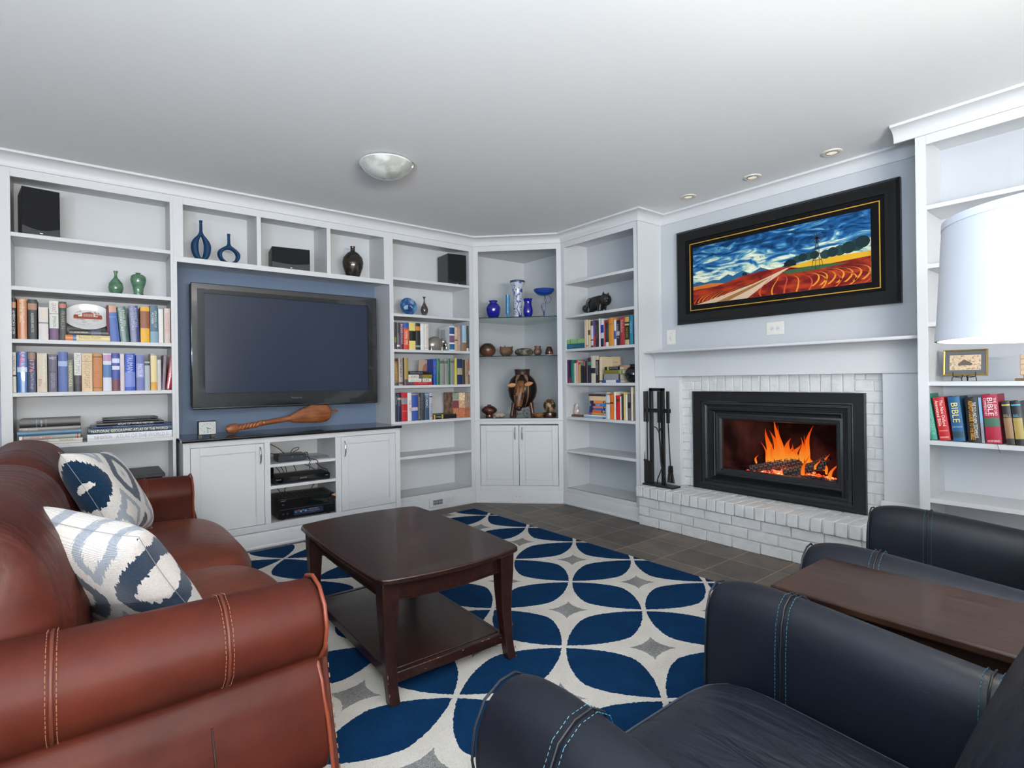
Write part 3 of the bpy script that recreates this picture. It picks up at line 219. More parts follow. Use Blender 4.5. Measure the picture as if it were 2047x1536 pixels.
def wall_hole(name, ax, c0, c1, a0, a1, h0, h1, z0, z1, m):
    w = MB()
    for (p, r_, s_, t_) in ((a0, h0, 0, ZC), (h1, a1, 0, ZC), (h0, h1, 0, z0), (h0, h1, z1, ZC)):
        if ax == 'y': w.box(p, r_, c0, c1, s_, t_)
        else: w.box(c0, c1, p, r_, s_, t_)
    return struct(name, w, m)
wall_hole('wall_front', 'y', YF-.1, YF, XL-.1, 4.1, -1.1, 1.3, .75, 2.2, WALLW)
wall_hole('wall_left', 'x', XL-.1, XL, YF, 4.715, -1.75, .25, .75, 2.2, WALLW)
def window(name, ax, c, h0, h1, z0, z1):
    w = MB(); g = MB()
    def b(p0, p1, q0, q1, d0=-.03, d1=.03):
        if ax == 'y': w.box(p0, p1, c+d0, c+d1, q0, q1)
        else: w.box(c+d0, c+d1, p0, p1, q0, q1)
    t = .05; mid = (h0+h1)/2
    b(h0, h1, z0, z0+t); b(h0, h1, z1-t, z1); b(h0, h0+t, z0, z1); b(h1-t, h1, z0, z1); b(mid-.03, mid+.03, z0, z1)
    b(h0, h1, (z0+z1)/2-.015, (z0+z1)/2+.015, -.015, .015)
    o = struct(name, w, WHITE, bevel=.003)
    s = MB(); s2 = 1 if ax == 'y' else 1
    if ax == 'y': s.box(h0-.05, h1+.05, c-.03, c+.12, z0-.03, z0)
    else: s.box(c-.03, c+.12, h0-.05, h1+.05, z0-.03, z0)
    s.build('window_sill', WHITE, o)
    return o
window('window_1', 'y', YF-.05, -1.1, 1.3, .75, 2.2)
window('window_2', 'x', XL-.05, -1.75, .25, .75, 2.2)
# crown moulding: cove profile swept round the room with mitred corners
def sweep(name, path, prof, closed=False, ends=(True, True), m=WHITE):
    """path: plan points with the room on the left side; prof: (out into room, z)"""
    P = [Vector((x, y)) for x, y in path]; n = len(P); rings = []
    def nrm(a, b): d = (b-a).normalized(); return Vector((-d.y, d.x))
    for i in range(n):
        if 0 < i < n-1:
            a = nrm(P[i-1], P[i]); b = nrm(P[i], P[i+1]); v = (a+b); v = v/(v.dot(a)) if abs(v.dot(a)) > 1e-6 else a
        else: v = nrm(P[0], P[1]) if i == 0 else nrm(P[-2], P[-1])
        rings.append([(P[i].x+v.x*o, P[i].y+v.y*o, z) for o, z in prof])
    mb = MB(); mb.loft(rings, 0, ends, True)
    return mb
cz = 2.506
cove = [(0, cz)]+[(.012, cz), (.012, cz+.010)]+[(.012+.060*(1-cos(t))+.0, cz+.010+.056*sin(t)) for t in [radians(a) for a in (10, 25, 40, 55, 70, 85)]]+[(.078, ZC-.014), (.082, ZC-.014), (.082, ZC+.001), (0, ZC+.001)]
cove_s = [(o*.72, cz+(z-cz)) for o, z in cove]
pathA = [(3.915, 2.845), (3.607, 2.845), (3.607, 3.7605), (2.9975, 4.37), (XL, 4.37)]
struct('trim_1', sweep('trim_1', pathA, cove), WHITE, angle=30)
struct('trim_2', sweep('trim_2', [(3.915, .93), (3.915, 2.85)], cove_s), WHITE, angle=30)
struct('trim_3', sweep('trim_3', [(3.925, -.36), (3.615, -.36), (3.615, 1.0355)], cove), WHITE, angle=30)
struct('trim_4', sweep('trim_4', [(XL, 4.37), (XL, YF), (3.925, YF), (3.925, -.36)], cove_s), WHITE, angle=30)
# wall closing the space left of the bookcase
struct('wall_end', MB().box(XL, -.385, 4.372, 4.715, 0, ZC), mat('b3b7c2', .8, spec=.2))
bb = [(0, 0), (.014, 0), (.014, .105), (.008, .118), (0, .12)]
struct('baseboard_left', sweep('b', [(-.385, 4.372), (XL, 4.372), (XL, YF)], bb), WHITE)
# ------------------------------------------------------------------ built-in bookcases (local frame: u along the front, d inward, z up)
SH = {1: 2.123, 2: 1.801, 3: 1.483, 4: 1.160, 5: .838, 6: .522}
ST = .0245
BACKP = mat('d2d4d6', .5, spec=.3)
PIN = mat('8c8c88', .6)
def pegholes(mb, u, sgn, z0, z1, m=0):
    z = z0
    while z < z1:
        for d in (.05, .27):
            s_ = sgn*.0006
            mb.add([(u+s_, d+.0022*cos(t), z+.0022*sin(t)) for t in [i*pi/3 for i in range(6)]], [(0, 1, 2, 3, 4, 5)], m)
        z += .032
def bookcase(fr, U0, U1, O0, O1, label, shelves, zt=2.455, zb=.16, lowcut=None, depth=.32, low_u0=None, ends=(0, 0), peg=(1, 1)):
    t = thing('built_in_bookcase', label, 'bookcase', 'white built-in bookcases', fr, (0, 0, 0))
    c = MB(); uin0, uin1 = U0+.004, U1-.004
    i0, i1 = O0-.006, O1+.006
    c.box(uin0, i0, .02, depth, .12, 2.51); c.box(i1, uin1, .02, depth, .12, 2.51)
    c.box(i0, i1, .02, depth, 2.502, 2.52); c.box(i0, i1, .006, depth, zb-.02, zb)
    c.build('carcass', WHITE, t)
    b = MB(); b.box(uin0, uin1, depth, depth+.012, .05, 2.52); b.build('back_panel', BACKP, t)
    f = MB()
    f.box(U0, O0, 0, .02, .12, 2.585); f.box(O1, U1, 0, .02, .12, 2.585)
    f.box(O0, O1, 0, .02, zt, 2.585); f.box(O0, O1, 0, .02, .12, zb)
    f.build('face_frame', WHITE, t, bevel=.0012)
    g = MB(); g.loft([[(u, -o, z) for o, z in ((-.02, 0), (.006, 0), (.010, .004), (.010, .018), (.004, .02), (.004, .108), (.001, .12), (-.02, .12))] for u in (U0, U1)], smooth=False)
    g.build('base_board', WHITE, t)
    h = MB()
    if peg[0]: pegholes(h, i0, 1, .25, 2.35)
    if peg[1]: pegholes(h, i1, -1, .25, 2.35)
    if h.v: h.build('peg_holes', PIN, t, fix=False)
    for k in shelves:
        MB().box(i0+.001, i1-.001, .003, depth-.002, SH[k]-ST, SH[k]).build('shelf', WHITE, t, bevel=.0015)
        if k <= 3: 
            p = MB()
            for uu_ in (i0+.004, i1-.004): p.tube([(uu_, .05, SH[k]-ST-.012), (uu_, .05, SH[k]-ST)], .0035, 6)
    return t
bookcase('A', -.3835, .4975, -.331, .478, 'tall white built-in bookcase at left end beside the television niche', (1, 2, 3, 4, 5, 6), peg=(0, 0))
bookcase('A', 2.126, 2.9975, 2.149, 2.956, 'white built-in bookcase between television niche and corner cabinet', (1, 2, 3, 4, 5, 6), peg=(0, 1))
bookcase('B', -3.7605, -2.845, -3.7135, -2.8895, 'white built-in bookcase between corner cabinet and fireplace', (1, 2, 3, 4, 5, 6), peg=(1, 0))
tR = bookcase('R', -.94, .36, -.892, .312, 'white built-in bookcase right of the fireplace, behind the armchairs', (1, 3, 2, 4, 5, 6), peg=(1, 0))
# side panels that face the fireplace recess
def side_panel(fr, u, sg, label):
    p = MB(); p.box(min(u, u+sg*.02), max(u, u+sg*.02), .0, .306, 0, 2.52)
    e = MB(); e.box(min(u-sg*.008, u), max(u-sg*.008, u), .272, .306, 1.425, 2.50)
    return p, e
for o in [x for x in COL.objects if x.name.startswith('built_in_bookcase')]:
    if 'between corner' in o['label']:
        MB().box(-2.849, -2.8415, 0, .31, .32, 2.52).build('end_panel', WHITE, o)
        MB().box(-2.8415, -2.832, .285, .306, 1.425, 2.505).build('end_stile', WHITE, o, bevel=.001)
    if 'right of the fireplace' in o['label']:
        MB().box(-.9405, -.936, 0.001, .30, .32, 2.52).build('end_panel', WHITE, o)
def door(parent, fr_u0, u1, z0, z1, d, hinge_u, hz, name='cabinet_door'):
    """inset shaker door, front plane at d"""
    m = MB(); g = .0025; u0 = fr_u0+g; u1 -= g; z0 += g; z1 -= g; s_ = .055
    m.box(u0, u1, d+.009, d+.02, z0, z1)
    for (a, b, c, e) in ((u0, u0+s_, z0, z1), (u1-s_, u1, z0, z1), (u0+s_, u1-s_, z0, z0+s_), (u0+s_, u1-s_, z1-s_, z1)):
        m.box(a, b, d, d+.0095, c, e)
    o = m.build(name, WHITE, parent, bevel=.0015)
    v = MB(); t_ = .006
    for (a, b, c, e) in ((u0+s_, u0+s_+t_, z0+s_, z1-s_), (u1-s_-t_, u1-s_, z0+s_, z1-s_), (u0+s_, u1-s_, z0+s_, z0+s_+t_), (u0+s_, u1-s_, z1-s_-t_, z1-s_)):
        v.box(a, b, d+.004, d+.0092, c, e)
    v.build('door_bead', WHITE, o, bevel=.002)
    h = MB(); L = .062; zc = hz
    h.tube([(hinge_u, d-.001, zc-L), (hinge_u, d-.012, zc-L+.006), (hinge_u, d-.024, zc-L*.5), (hinge_u, d-.029, zc), (hinge_u, d-.024, zc+L*.5), (hinge_u, d-.012, zc+L-.006), (hinge_u, d-.001, zc+L)], [.0042, .0048, .005, .0058, .005, .0048, .0042], 8)
    h.build('handle', mat('c9c9c6', .18, 1), o)['label'] = 'curved chrome handle'
    return o
# ------------------------------------------------------------------ entertainment unit
tE = thing('entertainment_unit', 'white built-in media unit with television niche, top cubbies and base cabinet', 'cabinet', None, 'A')
f = MB()
a, b_ = .4975, 2.126
f.box(a, .556, 0, .02, 2.088, 2.585); f.box(2.064, b_, 0, .02, 2.088, 2.585); f.box(.556, 2.064, 0, .02, 2.455, 2.585)
f.box(1.034, 1.064, 0, .02, 2.088, 2.455); f.box(1.564, 1.595, 0, .02, 2.088, 2.455)
f.box(a, b_, 0, .02, 2.05, 2.088); f.box(a, .5165, 0, .02, .8216, 2.05); f.box(2.112, b_, 0, .02, .8216, 2.05)
f.build('face_frame', WHITE, tE, bevel=.0012)
c = MB(); c.box(a+.004, .552, .02, .32, 2.07, 2.51); c.box(2.068, b_-.004, .02, .32, 2.07, 2.51)
c.box(1.036, 1.062, .02, .32, 2.088, 2.502); c.box(1.566, 1.593, .02, .32, 2.088, 2.502); c.box(.55, 2.07, .02, .32, 2.502, 2.52)
c.box(.502, 2.122, .02, .32, 2.068, 2.087)
c.box(.5005, .5125, .02, .32, .8216, 2.07); c.box(2.116, 2.1225, .02, .32, .8216, 2.07)
c.build('carcass', WHITE, tE)
MB().box(.552, 2.068, .318, .33, 2.087, 2.51).build('cubby_back_panel', BACKP, tE)
MB().box(.505, 2.1215, .318, .33, .8, 2.07).build('niche_back_panel', mat('6b7b92', .6, spec=.3, bump=(90, .05)), tE)['label'] = 'slate blue painted panel behind the television'
# base cabinet, face plane d=-.16
D0 = -.16
c = MB()
c.box(.518, .536, D0+.02, .318, .12, .80); c.box(2.096, 2.114, D0+.02, .318, .12, .80)
c.box(1.045, 1.063, D0+.02, .318, .16, .78); c.box(1.560, 1.578, D0+.02, .318, .16, .78)
c.box(.536, 2.096, D0+.01, .318, .146, .166); c.box(.536, 2.096, .29, .318, .12, .80); c.box(.536, 2.096, D0+.02, .29, .785, .80)
c.build('base_carcass', WHITE, tE)
f = MB(); zt_, zb_ = .762, .168
for (x0, x1, z0, z1) in ((.518, .5595, .12, .80), (1.0285, 1.069, zb_, zt_), (1.5535, 1.6, zb_, zt_), (2.0715, 2.114, .12, .80), (.5595, 2.0715, zt_, .80), (.5595, 2.0715, .12, zb_)):
    f.box(x0, x1, D0, D0+.02, z0, z1)
f.build('base_face_frame', WHITE, tE, bevel=.0012)
g = MB(); g.loft([[(u, D0-o, z) for o, z in ((-.02, 0), (.016, 0), (.018, .012), (.010, .02), (.010, .1), (.004, .112), (-.02, .12))] for u in (.516, 2.116)], smooth=False); g.build('base_board', WHITE, tE)
MB().box(1.0635, 1.5595, D0+.004, .288, .5755, .5975).build('shelf', WHITE, tE, bevel=.0015)
MB().box(1.0635, 1.5595, D0+.004, .288, .4155, .4375).build('shelf', WHITE, tE, bevel=.0015)
door(tE, .5595, 1.0285, zb_, zt_, D0, .999, .672); door(tE, 1.6, 2.0715, zb_, zt_, D0, 1.627, .664)
GRAN = mat('1b1b1f', .07, spec=.6, var=('3a3a40', 260, .6, .75))
o = MB().box(.5085, 2.1195, -.19, .318, .8005, .8214).build('countertop', GRAN, None, FM['A'], bevel=.006, bseg=3)
tag(o, 'polished black stone countertop under the television', 'countertop')
# ------------------------------------------------------------------ corner cabinet (frame D, width .862)
WD = .862
tC = thing('corner_cabinet', 'white angled corner cabinet with glass shelves and two lower doors', 'cabinet', None, 'D')
f = MB(); o0, o1 = .052, .817
f.box(0, o0, 0, .02, .12, 2.585); f.box(o1, WD, 0, .02, .12, 2.585); f.box(o0, o1, 0, .02, 2.455, 2.585)
f.box(o0, o1, 0, .02, .765, .82); f.box(o0, o1, 0, .02, .12, .168)
f.build('face_frame', WHITE, tC, bevel=.0012)
g = MB(); g.loft([[(u, -o, z) for o, z in ((-.02, 0), (.008, 0), (.010, .016), (.004, .02), (.004, .108), (.001, .12), (-.02, .12))] for u in (.004, WD-.004)], smooth=False); g.build('base_board', WHITE, tC)
MB().box(-.002, WD+.002, -.014, .03, .799, .812).build('ledge_moulding', WHITE, tC, bevel=.004)
# back corner: world walls x=3.895 / y=4.655 expressed in frame D
def wd(x, y):
    v = FM['D'].inverted() @ Vector((x, y, 0)); return (v.x, v.y)
tri = [wd(3.04, 4.36), wd(3.04, 4.655), wd(3.89, 4.655), wd(3.89, 3.80), wd(3.60, 3.80)]
tri = [(.04, .021), wd(3.03, 4.655), wd(3.89, 4.655), wd(3.89, 3.79), (.822, .021)]
c = MB()
def slab(poly, z0, z1, mb): mb.prism(poly, z0, z1)
slab(tri, .80, .822, c); slab(tri, 2.502, 2.515, c)
c.build('deck_and_top', WHITE, tC)
w = MB(); w.prism([wd(3.02, 4.655), wd(3.02, 4.667), wd(3.902, 4.667), wd(3.902, 3.78), wd(3.89, 3.78), wd(3.89, 4.655)], .1, 2.52); w.build('back_panel', BACKP, tC)
w = MB(); w.prism([(.045, .02), (.0, .02), wd(3.02, 4.655), wd(3.032, 4.655)], .12, 2.52); w.prism([(.818, .02), (WD, .02), wd(3.89, 3.775), wd(3.89, 3.787)], .12, 2.52); w.build('side_panel', WHITE, tC)
GL = bpy.data.materials.new('shelf_glass'); GL.use_nodes = True
b = GL.node_tree.nodes['Principled BSDF']; b.inputs['Base Color'].default_value = lin('d2ece2'); b.inputs['Transmission Weight'].default_value = 1; b.inputs['Roughness'].default_value = 0; b.inputs['IOR'].default_value = 1.45
GE = mat('0c2422', .5, spec=.2)
gl = [(.054, .006), (.064, .03), wd(3.05, 4.645), wd(3.88, 4.645), wd(3.88, 3.81), (.80, .03), (.815, .006)]
for z in (1.811, 1.4325, .8285):
    o = MB().prism(gl, z-.0075 if z > .9 else z-.0062, z).build('glass_shelf', GL, tC)
    MB().box(.054, .815, .0035, .0058, z-.0075 if z > .9 else z-.006, z).build('polished_edge', GE, o)
pg = MB(); av = wd(3.865, 4.63)
z = .9
while z < 2.4:
    pg.add([(av[0]+.0022*cos(t), av[1]-.004, z+.0022*sin(t)) for t in [i*pi/3 for i in range(6)]], [(0, 1, 2, 3, 4, 5)]); z += .032
pg.build('peg_holes', PIN, tC, fix=False)
door(tC, .054, .434, .168, .757, 0, .398, .675); door(tC, .434, .815, .168, .757, 0, .467, .675)
# ------------------------------------------------------------------ floor register and outlets
def plate(name, mx, w, h, label, kind, screws=True):
    t = thing(name, label, 'outlet' if kind != 'switch' else 'light switch', None, 'W', mx=mx)
    p = MB().box(-w/2, w/2, -.005, 0, -h/2, h/2).build('cover_plate', mat('e2ddd4', .4) if kind != 'toe' else WHITE, t, bevel=.002)
    s_ = MB(); dk = mat('3c3a38', .6)
    if kind == 'switch':
        MB().box(-.006, .006, -.016, -.004, -.012, .012).build('toggle', WHITE, t, bevel=.002)
        for z in (-.03, .03): s_.box(-.002, .002, -.0056, -.005, z-.002, z+.002)
    else:
        r_ = MB()
        for u in (-.02, .02):
            r_.lathe([(.015, 0), (.0165, .001), (.0165, .0015), (.0, .002)], 20, 0, T(u, -.005, 0) @ RX(pi/2))
            s_.box(u-.007, u+.001, -.0074, -.0068, .004, .0058); s_.box(u-.006, u+.001, -.0074, -.0068, -.0058, -.004); s_.box(u+.005, u+.009, -.0074, -.0068, -.002, .002)
        r_.build('receptacle', WHITE, t)
    s_.build('slots', dk, t)
    return t
plate('wall_outlet', FM['B'] @ T(-1.865, .308, 1.545), .125, .092, 'cream double wall outlet above the mantel, under the painting', 'wall')
plate('wall_outlet', FM['D'] @ T(.421, -.005, .064), .118, .066, 'white double outlet in the baseboard below the corner cabinet', 'toe')
plate('wall_switch', FM['B'] @ T(-2.745, .308, 1.542), .086, .124, 'white wall switch above left end of the mantel', 'switch')
t = thing('floor_register', 'white metal air register set in the baseboard beside the coffee table', 'vent', None, 'A', (2.618, -.0105, .072))
MB().box(-.145, .145, -.005, 0, -.043, .043).build('register_frame', WHITE, t, bevel=.003)
MB().box(-.105, -.004, -.0058, -.0048, -.022, .022).build('dark_grille_opening', mat('15181c', .6), t)
s_ = MB()
for i in range(9): s_.box(-.104+i*.0115, -.1010+i*.0115, -.0075, -.005, -.024, .024)
s_.box(-.106, -.003, -.0075, -.005, -.001, .0015)
for i in range(12): s_.box(.008+i*.0095, .0145+i*.0095, -.0072, -.005, -.025, .025)
s_.build('louvre', WHITE, t)
# ------------------------------------------------------------------ fireplace (frame B: u=-y, d=x-3.607)
random.seed(4)
BRK = mat('dcdcdb', .55, spec=.35, bump=(38, .9), var=('d0d0ce', 14, .4, .7))
def brickbox(mb, u0, u1, d0, d1, z0, z1, j=.0018):
    r_ = lambda: random.uniform(-j, j)
    vs = [(u+r_(), d+r_(), z+r_()) for u in (u0, u1) for d in (d0, d1) for z in (z0, z1)]
    mb.add(vs, [(0, 1, 3, 2), (4, 6, 7, 5), (0, 4, 5, 1), (2, 3, 7, 6), (0, 2, 6, 4), (1, 5, 7, 3)])
t = thing('brick_hearth', 'raised white painted brick hearth in front of the fireplace', 'hearth', None, 'B')
mb = MB()
U0, U1 = -2.832, -.955
mb.box(U0+.01, U1, -.032, .295, 0, .30)
zc_ = [0, .076, .152, .228]
for i in range(3):
    u = U0-(.10 if i % 2 else 0); 
    while u < U1:
        L = random.choice((.2, .205, .21)); a_, b_ = max(u, U0+.004), min(u+L-.009, U1)
        if b_-a_ > .02: brickbox(mb, a_, b_, -.0455, -.02, zc_[i]+(.004 if i else 0), zc_[i+1]-.005)
        u += L
mb.build('brick_courses', BRK, t, bevel=.0035)
mb = MB(); u = U0-.012; 
mb.box(U0-.006, U1, -.05, .262, .232, .3085)
while u < U1:
    L = .0715
    brickbox(mb, u, min(u+L-.009, U1), -.064, .135, .229, .3145)
    u += L
u = U0-.004
while u < U1:
    L = .0715
    brickbox(mb, u, min(u+L-.009, U1), .143, .262, .25, .3135)
    u += L
mb.build('rowlock_cap', BRK, t, bevel=.004)
# brick surround
t = thing('brick_surround', 'white painted brick surround framing the black fireplace insert', 'fireplace surround', None, 'B')
mb = MB(); F0 = .264
mb.box(-2.612, -2.44, F0+.004, .30, .315, 1.215); mb.box(-1.34, -1.173, F0+.004, .30, .315, 1.215); mb.box(-2.44, -1.34, F0+.004, .30, 1.04, 1.215)
for (a_, b_) in ((-2.612, -2.44), (-1.34, -1.173)):
    z = .316; i = 0
    while z < 1.2:
        z1 = min(z+.071, 1.213); cut = a_+(b_-a_)*(.62 if i % 2 else .35)
        brickbox(mb, a_, cut-.004, F0-.0035, .28, z, z1-.007, .0012); brickbox(mb, cut+.004, b_, F0-.0035, .28, z, z1-.007, .0012)
        z = z1; i += 1
u = -2.436
while u < -1.345:
    brickbox(mb, u, u+.0605, F0-.0035, .28, 1.09, 1.212, .0012); u += .0685
mb.build('bricks', BRK, t, bevel=.003)
# mantel
t = thing('fireplace_mantel', 'white wooden mantelpiece with cove moulding and flat pilasters', 'mantel', None, 'B')
MB().box(-2.84, -.9425, .203, .262, 1.2093, 1.335).build('frieze', WHITE, t, bevel=.001)
for (a_, b_) in ((-2.84, -2.6115), (-1.1735, -.9425)):
    p = MB(); p.box(a_, b_, .218, .2665, .317, 1.209); o = p.build('pilaster', WHITE, t, bevel=.001)
    g = MB(); s0, s1 = (a_, b_+.013) if a_ < -2 else (a_-.013, b_)
    g.loft([[(u, d, z) for d, z in ((.262, .317), (.205, .317), (.205, .40), (.209, .415), (.218, .43), (.262, .43))] for u in (s0, s1)], smooth=False); g.build('plinth', WHITE, t)
pr = [(.262, 1.33), (.199, 1.33), (.199, 1.338)]+[(.199-.095*(1-cos(radians(x))), 1.338+.062*sin(radians(x))) for x in range(10, 91, 10)]+[(.098, 1.40), (.262, 1.40)]
g = MB(); g.loft([[(u, d, z) for d, z in pr] for u in (-2.838, -.9425)], smooth=True); g.build('cove_moulding', WHITE, t, angle=30)
MB().box(-2.84, -.9425, .052, .305, 1.4, 1.421).build('mantel_shelf', WHITE, t, bevel=.008, bseg=3)
# insert
IRON = mat('191a1c', .42, spec=.5, bump=(300, .12)); IRON2 = mat('27282a', .38, spec=.5)
t = thing('fireplace_insert', 'black cast metal fireplace insert with stepped frame and glass front', 'fireplace', None, 'B')
def ring(mb, a, b, d0, d1, m=0):
    """rectangular ring between outer rect a and inner rect b = (u0,u1,z0,z1), from depth d0 (outer) to d1 (inner)"""
    P = lambda r_, d: [(r_[0], d, r_[2]), (r_[1], d, r_[2]), (r_[1], d, r_[3]), (r_[0], d, r_[3])]
    mb.add(P(a, d0)+P(b, d1), [(0, 1, 5, 4), (1, 2, 6, 5), (2, 3, 7, 6), (3, 0, 4, 7)], m)
def nest(name, rects, m):
    mb = MB()
    for (a, da), (b, db) in zip(rects[:-1], rects[1:]): ring(mb, a, b, da, db)
    return mb.build(name, m, t, fix=False)
o_ = (-2.505, -1.276, .3165, 1.087)
def ins(r_, k, kb=None): kb = k if kb is None else kb; return (r_[0]+k, r_[1]-k, r_[2]+kb, r_[3]-k)
a1 = ins(o_, .075, .03)
nest('surround_flange', [(o_, .262), (o_, .238), (ins(o_, .006), .235), (ins(o_, .009), .239), (ins(a1, -.006), .239), (a1, .236), (ins(a1, .003), .262)], IRON)
a2 = ins(a1, .004, .01)
nest('stepped_moulding', [(a2, .262), (ins(a2, .002), .238), (ins(a2, .020), .236), (ins(a2, .026), .25), (ins(a2, .036), .256), (ins(a2, .04), .262), (ins(a2, .055), .266)], IRON2)
a3 = ins(a2, .052, .035)
nest('inner_moulding', [(a3, .27), (ins(a3, .003), .252), (ins(a3, .012), .25), (ins(a3, .018), .262), (ins(a3, .03), .285)], IRON)
dr = (-2.314, -1.41, .446, .919)
nest('door_frame', [(ins(dr, -.035), .30), (ins(dr, -.006), .27), (dr, .252), (ins(dr, .014), .246), (ins(dr, .018), .252), (ins(dr, .034), .254), (ins(dr, .046), .268), (ins(dr, .05), .285)], IRON2)
bt = MB(); bt.box(-2.43, -1.35, .238, .262, .345, .372); bt.box(-2.42, -1.36, .246, .27, .38, .40); bt.build('lower_louvre', IRON, t, bevel=.003)
MB().box(-1.388, -1.378, .243, .25, .44, .52).build('latch', IRON2, t, bevel=.002)
PG = bpy.data.materials.new('insert_glass'); PG.use_nodes = True
n = PG.node_tree.nodes; l = PG.node_tree.links; n.remove(n['Principled BSDF'])
tr = n.new('ShaderNodeBsdfTransparent'); tr.inputs[0].default_value = (.94, .93, .92, 1); gls = n.new('ShaderNodeBsdfGlossy'); gls.inputs['Roughness'].default_value = .04
fr_ = n.new('ShaderNodeFresnel'); fr_.inputs[0].default_value = 1.25; ms = n.new('ShaderNodeMixShader')
l.new(fr_.outputs[0], ms.inputs[0]); l.new(tr.outputs[0], ms.inputs[1]); l.new(gls.outputs[0], ms.inputs[2]); l.new(ms.outputs[0], n['Material Output'].inputs[0])
gi = ins(dr, .046)
MB().box(gi[0], gi[1], .270, .274, gi[2], gi[3]).build('door_glass', PG, t)
SOOT_GLOW = mat('5c3a36', .9, spec=.1, var=('1c1010', 3.2, .40, .60))  # sooty lining with the fire's brownish-red glow mixed into its colour
fb = MB()
fl = [(-2.30, .276), (-1.42, .276), (-1.50, .66), (-2.20, .66)]; z0, z1 = .455, .96
fb.add([(x, y, z0) for x, y in fl]+[(x, y, z1) for x, y in fl], [(0, 1, 2, 3), (4, 7, 6, 5), (1, 5, 6, 2), (2, 6, 7, 3), (3, 7, 4, 0)])
fb.build('firebox', SOOT_GLOW, t, fix=False)
# masonry behind the wall that carries the firebox
tag(MB().box(-2.35, -1.37, .665, .68, .3, 1.1).build('chimney_masonry', mat('3a3532', .9), None, FM['B']), kind='structure')
# grate bar, embers, logs and flames
EMB = bpy.data.materials.new('glowing_embers'); EMB.use_nodes = True
n = EMB.node_tree.nodes; l = EMB.node_tree.links; b = n['Principled BSDF']; b.inputs['Roughness'].default_value = .9
tc = n.new('ShaderNodeTexCoord'); nz = n.new('ShaderNodeTexNoise'); nz.inputs['Scale'].default_value = 26; nz.inputs['Detail'].default_value = 3; l.new(tc.outputs['Object'], nz.inputs['Vector'])
cr = n.new('ShaderNodeValToRGB'); e = cr.color_ramp.elements; e[0].position = .40; e[0].color = (0, 0, 0, 1); e[1].position = .55; e[1].color = (1, .08, .03, 1)
e.new(.72).color = (1, .35, .08, 1); l.new(nz.outputs[0], cr.inputs[0]); l.new(cr.outputs[0], b.inputs['Emission Color']); b.inputs['Emission Strength'].default_value = 5
c2 = n.new('ShaderNodeValToRGB'); c2.color_ramp.elements[0].position = .3; c2.color_ramp.elements[0].color = lin('8c7c80'); c2.color_ramp.elements[1].position = .6; c2.color_ramp.elements[1].color = lin('241818')
l.new(nz.outputs[0], c2.inputs[0]); l.new(c2.outputs[0], b.inputs['Base Color'])
random.seed(11); mb = MB()
for i in range(330):
    x = random.gauss(0, .19); 
    if abs(x) > .33: continue
    y = random.uniform(-.10, .12); s_ = random.uniform(.008, .019)
    mb.ball((x, y, .008+random.uniform(0, .055)*max(0, 1-abs(x)/.33)), (s_, s_*.9, s_*.7), 0, 6)
o = tag(mb.build('ember_bed', EMB, None, at('B', -1.83, .42, .457)), 'bed of glowing red embers under the burning logs', 'embers', kind='stuff')
BARK = bpy.data.materials.new('charred_bark'); BARK.use_nodes = True
n = BARK.node_tree.nodes; l = BARK.node_tree.links; b = n['Principled BSDF']; b.inputs['Roughness'].default_value = .85
tc = n.new('ShaderNodeTexCoord'); br = n.new('ShaderNodeTexBrick'); mp = n.new('ShaderNodeMapping'); mp.inputs['Rotation'].default_value = (0, 0, 0)
l.new(tc.outputs['UV'], mp.inputs[0]); l.new(mp.outputs[0], br.inputs['Vector'])
for k_, v_ in (('Scale', 1), ('Mortar Size', .13), ('Mortar Smooth', .2), ('Brick Width', 1.0), ('Row Height', .8)): br.inputs[k_].default_value = v_
br.inputs['Color1'].default_value = lin('7c7476'); br.inputs['Color2'].default_value = lin('6c6468'); br.inputs['Mortar'].default_value = lin('0c0808')
l.new(br.outputs['Color'], b.inputs['Base Color'])
CHAR = mat('14100f', .9)
def log(p0, p1, r, label):
    p0, p1 = Vector(p0), Vector(p1); d = p1-p0; L = d.length; n_ = 12; seg = 14
    mb = MB(); rnd = random.Random(label); off = [rnd.uniform(-1, 1) for _ in range(seg)]
    rings = [[(r*(1+.06*off[j]+.03*sin(i*1.7+j))*cos(2*pi*j/seg), r*(1+.06*off[j])*sin(2*pi*j/seg), L*i/(n_-1)) for j in range(seg)] for i in range(n_)]
    rings = [[(x*.8, y*.8, z) for x, y, z in rings[0]]]+rings+[[(x*.8, y*.8, z+.003) for x, y, z in rings[-1]]]
    mb.loft(rings)
    mb.m[-1] = 1; mb.m[-2] = 1
    rot = d.to_track_quat('Z', 'Y').to_matrix().to_4x4()
    o = mb.build('firewood_log', [BARK, CHAR], None, FM['B'] @ T(*p0) @ rot)
    me = o.data; uv = me.uv_layers.new(name='UVMap')
    for p in me.polygons:
        js = [me.vertices[v].co for v in p.vertices]
        a0 = math.atan2(sum(c_.y for c_ in js), sum(c_.x for c_ in js))
        for li, vi in zip(p.loop_indices, p.vertices):
            c_ = me.vertices[vi].co; a_ = math.atan2(c_.y, c_.x)
            while a_-a0 > pi: a_ -= 2*pi
            while a_-a0 < -pi: a_ += 2*pi
            uv.data[li].uv = (c_.z/.034, a_/(2*pi)*10)
    return tag(o, label, 'log', 'burning logs in the fireplace')
log((-2.09, .36, .492), (-1.72, .46, .602), .031, 'long charred log lying highest, slanting up to the right')
log((-1.97, .42, .500), (-1.62, .50, .555), .028, 'charred log directly beneath the highest slanting one')
log((-1.83, .335, .495), (-1.58, .43, .585), .034, 'thick charred log in front with its round end facing the room')
log((-1.79, .34, .482), (-1.56, .33, .478), .027, 'low charred log at front right beside the grey ash')
